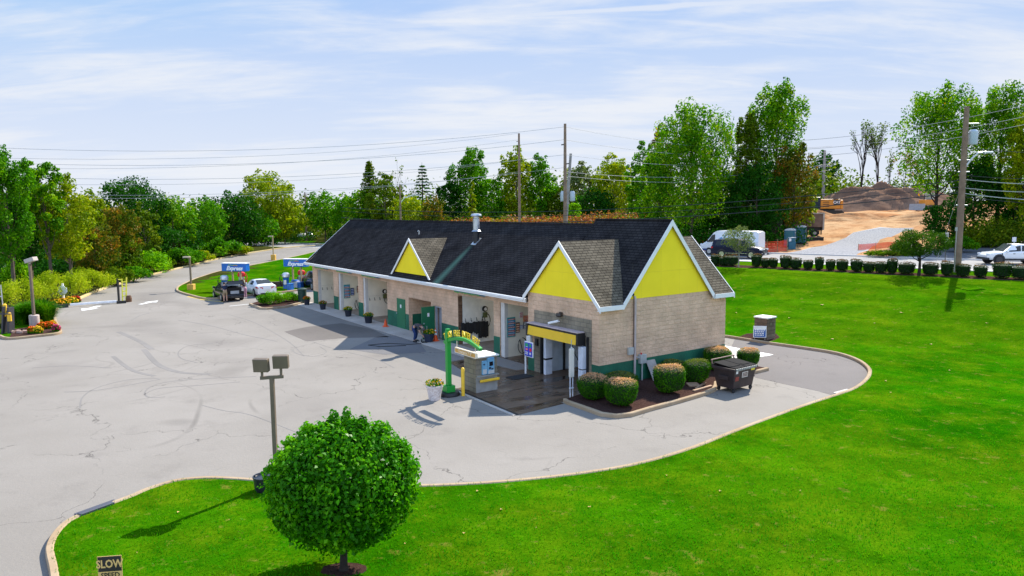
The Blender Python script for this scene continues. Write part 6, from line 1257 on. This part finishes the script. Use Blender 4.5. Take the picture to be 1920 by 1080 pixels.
t=thing('hand_cart','small dark folded hand cart in front of the bending person','cart',pz+Vector((.55,-.2,0)))
k=MB(); k.tube([(-.15,0,.05),(-.12,.05,.95),(.12,.05,.95),(.15,0,.05)],.02,6); k.tube([(-.13,.03,.5),(.13,.03,.5)],.015,6); k.build('frame',STEEL,t); k=MB(); k.box(-.16,.16,-.3,.02,.03,.06); k.build('shelf',BLACK,t)
for s in (1,-1): k=MB(); k.lathe([(.10,-.02),(.10,.02)],(0,0,0),12,'X'); k.xf(Matrix.Translation((s*.2,.05,.10))); k.build('wheel',DKRUB,t)
b=MB(); b.tube([pz+Vector((.5,-.5,.02)),pz+Vector((-.2,-.9,.02)),pz+Vector((-1.6,-.5,.02)),pz+Vector((-2.6,-1.0,.02)),pz+Vector((-1.8,-1.5,.02)),pz+Vector((-.4,-1.2,.02))],.022,6); tag(b.build('ground_hose',DKRUB,None,uv=False),'dark hose lying on the asphalt near the bending person','hose')
# ---------------- cones, pots ----------------
CONEM=mat('cone_orange',(.80,.09,.01),.5,var=.05)
def cone(label,x,y,h,band=False):
    t=thing('traffic_cone',label,'traffic cone',LW(x,y,.03),.4); k=MB(); k.box(-.18,.18,-.18,.18,0,.035); k.build('base',CONEM,t,bevel=.01); k=MB(); k.lathe([(.14,.035),(.03,h),(.01,h+.01)],(0,0,0),16); k.build('cone_body',CONEM,t,smooth=True)
    if band:
        for f0,f1 in ((.45,.62),(.75,.86)): k=MB(); rr=lambda f:.14-.11*f+.004; k.lathe([(rr(f0),.035+h*f0),(rr(f1),.035+h*f1)],(0,0,0),16); k.build('white_band',WHITE,t)
pc=PY; cone('small plain orange traffic cone left of the closed green door',.0,20.95,.5); cone('tall orange traffic cone with white bands at the open doorway',.1,14.35,.72,True)
def pot(label,x,y,r_,h_,m,col,seed,world=None):
    t=thing('flower_pot',label,'flower pot',world if world is not None else LW(x,y,.03)); k=MB(); k.lathe([(r_*.72,0),(r_*.98,h_),(r_*1.08,h_),(r_*1.08,h_*.88),(r_*1.0,h_*.88)] if False else [(r_*.72,0),(r_*.96,h_*.88),(r_*1.08,h_*.88),(r_*1.08,h_),(r_*.9,h_),(r_*.9,h_*.9)],(0,0,0),20); k.build('pot',m,t,smooth=True,uv=False)
    flowers(None,None,r_*2.3,.26,col,seed,t,n=130,fs=.075,z=h_*.95); return t
POTB=mat('pot_dark',(.012,.016,.03),.4); pot('dark pot with few flowers at the farthest bay corner',-.35,35.1,.26,.45,POTB,'orange',701); pot('dark pot with sparse plants before the second bay',-.3,31.6,.26,.45,POTB,'red',702); pot('dark pot with yellow flowers before the third bay',-.15,26.9,.28,.48,POTB,'yellow',703); pot('dark pot with gold flowers left of the small orange cone',-.25,23.1,.30,.48,POTB,'gold',704)
pot('round dark blue pot with gold flowers beside the open green door',-.35,14.35,.32,.48,mat('pot_navy',(.02,.03,.06),.4),'gold',705)
wp=mat('lattice_pot',(.78,.72,.70),.6,col2=(.5,.40,.37),vscale=16); pot('white lattice-pattern pot with golden flowers beside the green post',0,0,.33,.60,wp,'gold',706,G(815,749))
b=MB(); b.lathe([(.33,0),(.36,1.1),(.38,1.12),(.38,1.2),(.2,1.28)],(0,0,0),18); tag(b.build('litter_bin',mat('bin_dark_green',(.008,.04,.03),.5),None,LW(-.2,36.6,.0),smooth=True),'dark green round litter bin at the far corner of the building','bin')
# ---------------- dumpster ----------------
t=T('dumpster','dark brown metal dumpster with black plastic lids on small wheels','dumpster',4.0,-3.85,0,rad(2)); DB=mat('dumpster_brown',(.035,.022,.022),.6,var=.35,vscale=3,bump=.3,bscale=9)
# body: long side along x (1.5), depth y (1.15)
k=MB(); A0=[(.10,.12,.18),(1.42,.12,.18),(1.42,.95,.18),(.10,.95,.18)]; A1=[(0,0,1.02),(1.5,0,1.02),(1.5,1.1,1.02),(0,1.1,1.02)]; i0=k.vs(A0); i1=k.vs(A1); k.addf(i0[::-1]); k.addf(i1)
for q in range(4): k.addf((i0[q],i0[(q+1)%4],i1[(q+1)%4],i1[q]))
k.build('body',DB,t,bevel=.015)
k=MB(); k.box(-.04,1.54,-.03,.04,.98,1.05); k.box(-.04,1.54,1.06,1.14,1.0,1.12); k.box(-.06,.02,-.03,1.12,.96,1.06); k.box(1.48,1.56,-.03,1.12,.96,1.06); k.box(.02,1.5,.05,.1,.55,.60); k.box(-.08,.1,.3,.75,.55,.72); k.box(1.4,1.6,.3,.75,.55,.72); k.build('frame_rim',DB,t,bevel=.01)
for x in (.03,.77):
    k=MB(); k.slab([(x,-.02,1.06),(x+.70,-.02,1.06),(x+.70,1.1,1.16),(x,1.1,1.16)],(0,0,.03)); k.box(x+.1,x+.6,.2,.5,1.10,1.135); k.build('lid',mat('lid_black',(.016,.016,.018),.9,spec=.1),t,bevel=.01)
k=MB(); [k.box(.05+.12*i,.12+.12*i,-.07,-.01,.97,1.06) for i in range(12)]; k.build('hinge_lugs',STEEL,t)
k=MB(); k.tube([(-.05,1.15,1.28),(1.55,1.15,1.28)],.03); k.tube([(0,1.12,1.1),(0,1.15,1.28)],.03); k.tube([(1.5,1.12,1.1),(1.5,1.15,1.28)],.03); k.build('rear_bar',mat('bar_rusty',(.22,.13,.10),.7),t)
k=MB(); k.slab([(.55,.045,.62),(.95,.045,.62),(.95,.022,.86),(.55,.022,.86)],(0,-.01,0)); k.build('sticker',mat('sticker_cream',(.55,.5,.45),.6),t); k=MB(); [k.slab([(.59,.038-.09*(z-.66),z),(.91,.038-.09*(z-.66),z),(.91,.034-.09*(z-.66),z+.03),(.59,.034-.09*(z-.66),z+.03)],(0,-.014,0)) for z in (.67,.73,.79)]; k.build('sticker_print',mat('print_dark',(.1,.03,.03),.6),t)
k=MB(); k.slab([(1.15,.02,.86),(1.4,.02,.86),(1.4,.01,.97),(1.15,.01,.97)],(0,-.015,0)); k.build('yellow_sticker',mat('mark_yellow',(.7,.6,.05),.5),t); k=MB(); k.slab([(.12,.02,.84),(.24,.02,.84),(.24,.01,.96),(.12,.01,.96)],(0,-.015,0)); k.build('white_sticker',PCOL[3],t); k=MB(); k.slab([(.12,.06,.52),(.36,.06,.52),(.36,.04,.7),(.12,.04,.7)],(0,-.008,0)); k.build('red_sticker',mat('mark_dull_red',(.25,.04,.03),.6),t)
for x,y in ((.18,.16),(1.34,.16),(.18,.9),(1.34,.9)): k=MB(); k.lathe([(.09,-.03),(.09,.03)],(x,y,.09),12,'Y'); k.cbox((x,y,.17),(.07,.1,.08)); k.build('wheel',DKRUB,t)
# boards of litter between bushes
b=MB(); b.cbox((0,0,.03),(1.3,.12,.05),rot=.1); b.cbox((.3,.35,.03),(1.1,.10,.05),rot=.35); b.cbox((.1,.6,.05),(.5,.35,.05),rot=-.4,rx=.2); one(b,'scrap_boards',mat('scrap_wood',(.35,.22,.14),.8,var=.3),'loose weathered boards lying in the bed left of the dumpster','boards',3.35,-2.75,.12)
# exit pillar and its sign
pl=G(1437,641); t=thing('block_pillar','short brown block pillar with pale cap on the lawn by the exit','pillar',pl+Vector((.1,.6,.0)),TH+.05)
k=MB(); k.box(-.42,.42,-.42,.42,0,1.32); k.build('pillar_body',brickmat('brown_block',(.22,.16,.12),(.17,.12,.09),(.12,.09,.07),.42,.21,.012,.9,.5),t); k=MB(); k.box(-.46,.46,-.46,.46,1.32,1.40); k.build('cap',mat('slab_white',()),t,bevel=.01); k=MB(); k.box(-.2,.02,-.435,-.42,.92,1.06); k.build('plaque',BRZ,t)
t=thing('yard_sign','small blue and white board sign leaning at the block pillar','sign',G(1426,641)+Vector((-.05,.02,0)),TH-.75)
k=MB(); k.box(-.36,.36,-.02,.02,.25,.92); k.build('board',mat('sign_frame_white',(.75,.76,.80),.5),t); k=MB(); k.box(-.32,.32,-.026,-.021,.29,.72); k.cur=1
for z,w_,tx,m in ((.84,.5,'WELCOME',mat('print_navy',(.02,.04,.18),.5)),(.64,.5,'THANK YOU',PCOL[3]),(.52,.5,'PLEASE',PCOL[3]),(.40,.4,'COME',PCOL[3])): pass
RR=random.Random(8)
for z in (.80,.66,.56,.46,.36):
    x=-.28
    while x<.24: l_=RR.uniform(.05,.12); k.box(x,min(.3,x+l_),-.031,-.027,z,z+.06); x+=l_+.03
k.build('printed_face',[mat('board_royal',(.02,.09,.36),.5),PCOL[3]],t); k=MB(); k.box(-.30,-.28,-.01,.01,-.05,.25); k.box(.28,.30,-.01,.01,-.05,.25); k.build('leg',STEEL,t)
# slow speed sign
sp=D(205,1042,13.5); zt=sp.z; t=thing('slow_speed_sign','black and tan warning sign reading slow speed at the bottom left','sign',Vector((sp.x,sp.y,HT(sp.x,sp.y)+.1)),rad(8)); zt-=.1
k=MB(); k.box(-.225,.225,-.012,0,zt-.62,zt); k.build('plate',mat('sign_tan',(.72,.46,.16),.5),t,bevel=.004); k=MB(); k.box(-.215,.215,-.0165,-.0125,zt-.315,zt-.01); k.build('black_field',BLACK,t)
Mx=lambda z: Matrix.Translation((0,-.018,z))@Matrix.Rotation(math.pi/2,4,'X'); textobj('lettering','SLOW',.225,mat('sign_tan',()),t,Mx(zt-.165),.002,0,.006,.78); textobj('lettering','SPEED',.15,BLACK,t,Matrix.Translation((0,-.0145,zt-.40))@Matrix.Rotation(math.pi/2,4,'X'),.002,0,.003,.86); textobj('lettering','LIMIT',.15,BLACK,t,Matrix.Translation((0,-.0145,zt-.53))@Matrix.Rotation(math.pi/2,4,'X'),.002,0,.003,.86) if False else None
k=MB(); k.tube([(0,.02,-.1),(0,.02,zt-.02)],.025,8); k.build('post',STEEL,t)
# ---------------- left edge things ----------------
g=G(120,572); t=thing('octagon_sign','white octagonal sign back on a white post among gold flowers','sign',g,rad(5)); d=g.y; hh=D(120,532,d).z-g.z
k=MB(); r_=.40; k.prism([(r_*math.cos(math.pi/8+i*math.pi/4),r_*math.sin(math.pi/8+i*math.pi/4)) for i in range(8)],-.015,.015); k.xf(Matrix.Translation((0,-.08,hh-.55))@Matrix.Rotation(math.pi/2,4,'X')); k.build('sign_plate',mat('sign_back',(.62,.70,.82),.4,.2),t); k=MB(); k.box(-.07,.07,-.06,.06,0,hh-.02); k.prism([(-.07,-.06),(.07,-.06),(.07,.06),(-.07,.06)],hh-.02,hh+.02); k.build('post',mat('post_white',(.75,.76,.80),.4),t)
p,q=G(131,576),G(219,569.5); dd=q-p; t=thing('barrier_arm','long low white barrier arm across the entrance drive','barrier',p,math.atan2(dd.y,dd.x)); k=MB(); k.box(0,dd.length,-.06,.06,.12,.30); k.build('arm',mat('arm_white',(.82,.82,.84),.4),t,bevel=.02); k=MB(); k.box(-1.1,-.1,-.14,.14,.0,.28); k.build('pivot_block',BLACK,t); k=MB(); k.box(dd.length,dd.length+.7,-.12,.12,0,.22); k.build('rest_block',BLACK,t)
g=G(231,566); t=thing('yellow_barrier_stand','yellow frame and black post barrier stand at end of the white arm','barrier',g); k=MB(); k.box(-.42,-.30,-.08,.08,0,2.0); k.build('post',BLACK,t); k=MB(); k.tube([(-.05,0,0),(.02,0,2.0)],.05); k.tube([(.25,0,0),(.42,0,2.1)],.06); 
for z in (.5,.9,1.3,1.7): k.tube([(-.02,0,z),(.33+.02*z,0,z+.05)],.045)
k.tube([(-.38,0,1.95),(.02,0,1.9)],.04); k.build('frame',mat('paint_lime_yellow',(.75,.72,.06),.5),t); k=MB(); k.lathe([(.22,0),(.24,.3),(.18,.55)],(.5,0,0),10); k.build('brown_bin',mat('bin_brown',(.12,.05,.02),.6),t)
g=G(10,628); t=thing('black_gate','black metal gate post and leaning panels at the left picture edge','gate',g)
k=MB(); k.box(-.55,-.42,-.06,.06,0,3.0); k.box(-1.6,-.5,-.03,.03,1.8,1.9); k.box(-1.6,-.5,-.03,.03,.4,.5); [k.box(-1.6+.2*i,-1.56+.2*i,-.02,.02,.1,2.7) for i in range(6)]; k.build('gate_frame',BLACK,t); k=MB(); k.cbox((.05,0,.9),(.1,.5,1.9),ry=.12); k.cbox((.35,.1,.85),(.12,.5,1.8),ry=.05); k.box(-.4,.7,-.28,-.24,1.35,1.42); k.build('leaning_panel',mat('panel_dark_grey',(.04,.04,.05),.5),t); k=MB(); k.tube([(0,0,1.9),(-.02,0,3.2)],.035); k.tube([(-.45,0,2.3),(0,0,2.5)],.04); k.build('steel_arm',mat('steel_pale',(.55,.55,.58),.3,.5),t)
k=MB(); k.lathe([(.11,1.2),(.11,1.95),(.05,2.0)],(.12,0,0),12); k.lathe([(.12,.9),(.12,1.4),(.05,1.45)],(.42,-.1,0),12); k.build('yellow_cylinder',mat('bumper_yellow',()),t,smooth=True)
b=MB(); RR=random.Random(5)
for i in range(7): b.cbox((RR.uniform(-.6,.6),RR.uniform(-.25,.25),.08),(RR.uniform(.15,.35),RR.uniform(.12,.25),.16),rot=RR.uniform(0,3),rx=RR.uniform(-.2,.2))
tag(b.build('border_stones',mat('stone_pinkish',(.40,.27,.22),.9,var=.25),None,G(33,629)+Vector((0,.35,.1)),bevel=.03),'heap of small pinkish border stones left of the lamp base','stones')
# ---------------- across the road ----------------
TEAL=mat('toilet_teal',(.012,.11,.17),.5,var=.15); TROOF=mat('toilet_roof',(.45,.50,.55),.5)
def toilet(label,x,d,h=2.3,ang=-.5,w_=1.15):
    g=GD(x,d); t=thing('portable_toilet',label,'portable toilet',g,ang); k=MB(); k.box(-w_/2,w_/2,-.58,.58,.1,h-.25); [k.box(sx*w_/2-.04,sx*w_/2+.04,sy*.58-.04,sy*.58+.04,.05,h-.22) for sx in (1,-1) for sy in (1,-1)]; k.build('cabin',TEAL,t,bevel=.02)
    k=MB(); k.box(-w_/2-.06,w_/2+.06,-.64,.64,0,.1); k.build('skid',BLACK,t); k=MB(); n=8; pr=[(w_/2*1.06*math.cos(math.pi*i/n),h-.25+.26*math.sin(math.pi*i/n)) for i in range(n+1)]
    a=k.vs([(x_,-.64,z) for x_,z in pr]); c=k.vs([(x_,.64,z) for x_,z in pr]); [k.addf((a[i],a[i+1],c[i+1],c[i])) for i in range(n)]; k.addf(a); k.addf(c[::-1]); k.addf((a[0],a[-1],c[-1],c[0])); k.build('roof',TROOF,t,smooth=True)
    dr=cb(t,'door',mat('toilet_door',(.02,.12,.14),.5),(-.42,.42,-.61,-.585,.15,h-.35),bevel=.01); cb(dr,'handle',TROOF,(.28,.36,-.63,-.611,1.0,1.12)); cb(t,'side_vent',TROOF,(w_/2+.001,w_/2+.015,-.4,.4,h-.6,h-.5)); return t
toilet('left teal portable toilet with pale domed roof behind orange netting',1483,90); toilet('right teal portable toilet with pale domed roof next to the dump truck',1503,94,2.35)
g=GD(1487,86.5); t=thing('hand_wash_station','small teal wash stand in front of the portable toilets','wash stand',g,-.3); k=MB(); k.box(-.4,.4,-.35,.35,0,.9); k.lathe([(.36,.9),(.38,1.3),(.3,1.35)],(0,0,0),14); k.build('tank',TEAL,t,bevel=.03); cb(t,'dispenser',PCOL[3],(-.38,-.12,-.37,-.352,.95,1.3)); cb(t,'basin',TROOF,(-.42,.42,-.38,.38,1.36,1.42))
# orange netting
ORN=mat('netting_orange',(.85,.05,.015),.7,trans=0)
def netting(label,pts,h,dense=1):
    b=MB(); ps=[GD(x,d) for x,d in pts]
    for a,c in zip(ps,ps[1:]):
        L_=(c-a).length; n=max(2,int(L_/.16))
        for i in range(n+1):
            p=a.lerp(c,i/n); w_=.045; u_=(c-a).normalized()*w_/2; z0=HT(p.x,p.y); hh=h*(.85+.15*math.sin(i*.31+a.x)); b.face([p-u_+Vector((0,0,z0-p.z)),p+u_+Vector((0,0,z0-p.z)),p+u_+Vector((0,.02,z0-p.z+hh)),p-u_+Vector((0,.02,z0-p.z+hh))])
        for k_ in range(8):
            z=.04+h*k_/8.5; q0,q1=a+Vector((0,.01,z)),c+Vector((0,.01,z)); b.face([q0,q1,q1+Vector((0,0,.05)),q0+Vector((0,0,.05))])
    t=thing('netting_fence',label,'fence',(0,0,0)); b.build('net',ORN,t,uv=False); s=MB(); [s.tube([p-Vector((0,0,.2)),p+Vector((0,0,h*1.1))],.03,5) for p in ps]; s.build('stake',mat('stake_wood',(.3,.2,.1),.8),t)
netting('bright orange safety netting behind the dark blue car and toilets',[(1425,83.5),(1440,83.2),(1460,83.6),(1478,84)],1.35); netting('faded orange netting along the dirt right of the gravel track',[(1612,82.5),(1645,83.5),(1690,85),(1715,86)],.7); netting('orange netting among the trees above the white pickup',[(1835,92),(1870,91),(1900,90.5),(1950,90)],1.5); netting('low orange netting under the largest maple',[(1290,96),(1340,95),(1385,94)],1.0)
# dump truck
g=GD(1513,101); t=thing('dump_truck','old brown dump truck body with grey tailgate parked at the dirt site','truck',g,rad(-14))
TB=mat('truck_brown',(.20,.12,.09),.7,var=.3,vscale=1.2); TG=mat('truck_grey',(.42,.38,.34),.6,var=.2,vscale=2)
k=MB(); k.prism([(-3.0,-1.2),(1.9,-1.2),(1.9,1.2),(-3.0,1.2)],1.35,3.15); [k.box(-2.8+1.15*i,-2.68+1.15*i,-1.28,-1.2,1.35,3.15) for i in range(5)]; k.build('dump_body',TB,t,bevel=.02); cb(t,'body_rim',TG,(-3.05,1.95,-1.32,-1.18,3.15,3.32),(-3.05,1.95,1.18,1.32,3.15,3.32)); cb(t,'tailgate',TG,(1.92,2.12,-1.25,1.25,.95,3.3)); cb(t,'chassis',BLACK,(-5.0,2.0,-.5,.5,.85,1.33)); cb(t,'mud_flap',BLACK,(1.75,1.82,-1.2,-.6,.3,1.0),(1.75,1.82,.6,1.2,.3,1.0)); cb(t,'cab',mat('cab_dark',(.05,.05,.06),.4),(-5.3,-3.3,-1.15,1.15,.9,2.7),bevel=.12)
for x in (-4.4,-.4,.95):
    for s in (1,-1): k=MB(); k.lathe([(.2,-.16),(.5,-.16),(.52,-.1),(.52,.1),(.5,.16),(.2,.16)],(x,s*1.0,.52),18,'Y'); w=k.build('wheel',TYRE,t,smooth=True,uv=False); k=MB(); k.lathe([(.02,-.17),(.22,-.17),(.22,.17),(.02,.17)],(x,s*1.0,.52),12,'Y'); k.build('rim',TG,w,uv=False)
b=MB(); b.box(-2.2,2.2,-.2,.2,0,.55); b.box(-2.2,2.2,-.25,.25,.5,.6); tag(b.build('timber_beam',mat('timber_black',(.02,.018,.016),.8),None,GD(1513,95.5),-.1),'long dark timber beam on the ground before the dump truck','beam')
# excavator
CY=mat('machine_orange',(.62,.24,.02),.5,var=.12,vscale=1.5); g=GD(1551,122); t=thing('excavator','orange yellow excavator with black counterweight lettering beside the mound','excavator',g,rad(-5))
k=MB(); k.box(-1.55,1.6,-1.35,1.35,1.15,2.75); k.build('engine_housing',CY,t,bevel=.08); cb(t,'counterweight',CY,(1.6,2.1,-1.35,1.35,1.1,2.6),bevel=.12); cb(t,'slewing_ring',BLACK,(-.9,.9,-.9,.9,.85,1.15)); cb(t,'vent_slats',BLACK,*[(-1.2,-.2,-1.37,-1.352,1.5+.35*i,1.62+.35*i) for i in range(3)]); cb(t,'cab',mat('cab_glass_dark',(.02,.03,.05),.15),(-3.0,-1.56,-1.3,-.1,1.15,3.1),bevel=.08)
cb(t,'logo_panel',BLACK,(.5,1.55,-1.375,-1.352,1.75,2.65)); textobj('lettering','CAT',.62,PCOL[3],t,Matrix.Translation((1.02,-1.385,2.2))@Matrix.Rotation(math.pi/2,4,'X'),.006,0,.02,.95)
for s in (1,-1):
    k=MB(); pts=[(-2.0,.15),(1.9,.15),(2.3,.5),(1.9,.88),(-2.0,.88),(-2.4,.5)]; a=k.vs([(x,s*1.15-.3,z) for x,z in pts]); c=k.vs([(x,s*1.15+.3,z) for x,z in pts]); k.addf(a); k.addf(c[::-1]); [k.addf((a[i],a[(i+1)%6],c[(i+1)%6],c[i])) for i in range(6)]; k.build('track',mat('track_dark',(.03,.025,.02),.7),t,bevel=.06)
k=MB(); k.tube([(-1.6,.6,1.6),(-4.3,.6,3.0),(-6.3,.6,1.4)],[.3,.28,.2],6); k.tube([(-6.3,.6,1.6),(-6.8,.6,.6)],[.2,.16],6); k.build('boom',CY,t)
# bulldozer
g=GD(1737,125); t=thing('bulldozer','small yellow bulldozer with grey blade right of the mound','bulldozer',g,rad(20)); k=MB(); k.box(-1.2,1.3,-.6,.6,.9,1.9); k.build('engine_housing',CY,t,bevel=.06); k=MB(); k.slab([(-2.4,-1.5,.1),(-2.4,1.5,.1),(-2.25,1.5,1.2),(-2.25,-1.5,1.2)],(.12,0,0)); k.build('blade',mat('blade_grey',(.35,.38,.42),.4,.3),t); cb(t,'cab',mat('cab_pale',(.35,.38,.36),.3),(.1,1.5,-.7,.7,1.9,3.0),bevel=.05); cb(t,'exhaust',BLACK,(-.7,-.6,-.05,.05,1.9,2.8))
for s in (1,-1): k=MB(); k.cbox((0,s*1.0,.5),(3.0,.5,.9)); k.build('track',mat('track_dark',()),t,bevel=.2)
# mounds: heaps of earth
def mound(label,x,ytop,d,w_,dep,m,seed,base=None):
    g=GD(x,d); h=D(x,ytop,d).z-g.z; R=random.Random(seed); n,mn=70,50; b=MB(); vs=[]; pk=[(R.uniform(-.25,.25),R.uniform(-.2,.2),R.uniform(.7,1)) for _ in range(3)]; ph=[(R.uniform(2,12),R.uniform(2,12),R.uniform(0,6),R.uniform(.02,.05)) for _ in range(12)]
    for i in range(n+1):
        for j in range(mn+1):
            u,v=-1+2*i/n,-1+2*j/mn; z=0
            for (a,c,s) in [(0,0,1)]+pk:
                rr=math.hypot(u-a,v-c); z=max(z,s*max(0,1-(rr/(1-.3*abs(a)))**1.8))
            z=z*(1+sum(q[3]*math.sin(u*q[0]*2+v*q[1]*2+q[2]) for q in ph)*1.2)+(.022*sum(math.sin(u*q[0]*4+v*q[1]*3+q[2]) for q in ph[:6])+.02*R.uniform(-1,1))*max(0,min(1,2.2-2.2*math.hypot(u,v)))
            X,Y=u*w_/2,v*dep/2; vs.append((X,Y,HT(g.x+X,g.y+Y)-g.z-.25+max(0,z)*(h+.25)))
    b.v=vs; 
    for i in range(n):
        for j in range(mn): a=i*(mn+1)+j; b.addf((a,a+mn+1,a+mn+2,a+1))
    o=b.build('earth_mound',m,None,g,uv=False); o.data.shade_smooth(); tag(o,label,'mound')
DIRTB=groundmat('mound_dirt',(.17,.10,.068),(.08,.045,.032),(.25,.16,.11),'dirt')
mound('large grey-brown earth mound at back of the construction site',1645,352,142,24,22,DIRTB,1); mound('brown earth heap sloping right behind the large mound',1690,358,150,26,20,DIRTB,5); mound('low orange dirt heap right of the excavator',1585,402,116,15,10,DIRT,2); mound('small dirt ridge before the bulldozer',1700,403,112,18,6,DIRT,3); mound('orange dirt bank under the trees right of the mound',1790,392,108,22,14,DIRT,4)
mound('low dirt heap left of the excavator seen through the trees',1450,392,118,22,12,DIRT,6)
# grey road sign on post
g=GD(1778,62); t=thing('road_sign','grey sign back on thin post left of the big utility pole','sign',g,.5); hh=D(1776,436,62).z-g.z; k=MB(); k.box(-.22,.22,-.02,.02,hh-.95,hh); k.build('sign_plate',mat('sign_back_grey',(.40,.42,.42),.4,.4),t); k=MB(); k.box(-.03,.03,.02,.06,0,hh-.1); k.build('post',mat('post_dark',(.06,.06,.05),.6),t)
# fallen leaves on lawn
b=MB(); RR=random.Random(9)
for x,y in ((335,970),(430,985),(258,1047),(895,930),(1105,960),(1250,900),(1541,575),(1690,590),(1640,610),(1780,700),(1745,650),(1660,720),(1670,742),(1560,640),(1480,600),(1850,610),(1380,590),(1005,1000),(1350,930),(870,1010),(760,1030),(940,965),(720,975),(1500,930)):
    g=G(x,y); s=RR.uniform(.02,.045)*g.y/16; a=RR.uniform(0,3); b.face([g+Vector((s*math.cos(a+k*1.57)*(1.3 if k%2 else .7),s*math.sin(a+k*1.57),.14+.02*(k%2))) for k in range(4)])
tag(b.build('fallen_leaves',mat('dry_leaf',(.50,.30,.10),.8,var=.3,vscale=30),None,uv=False),'scattered dry leaves on the lawn','leaves',kind='stuff')
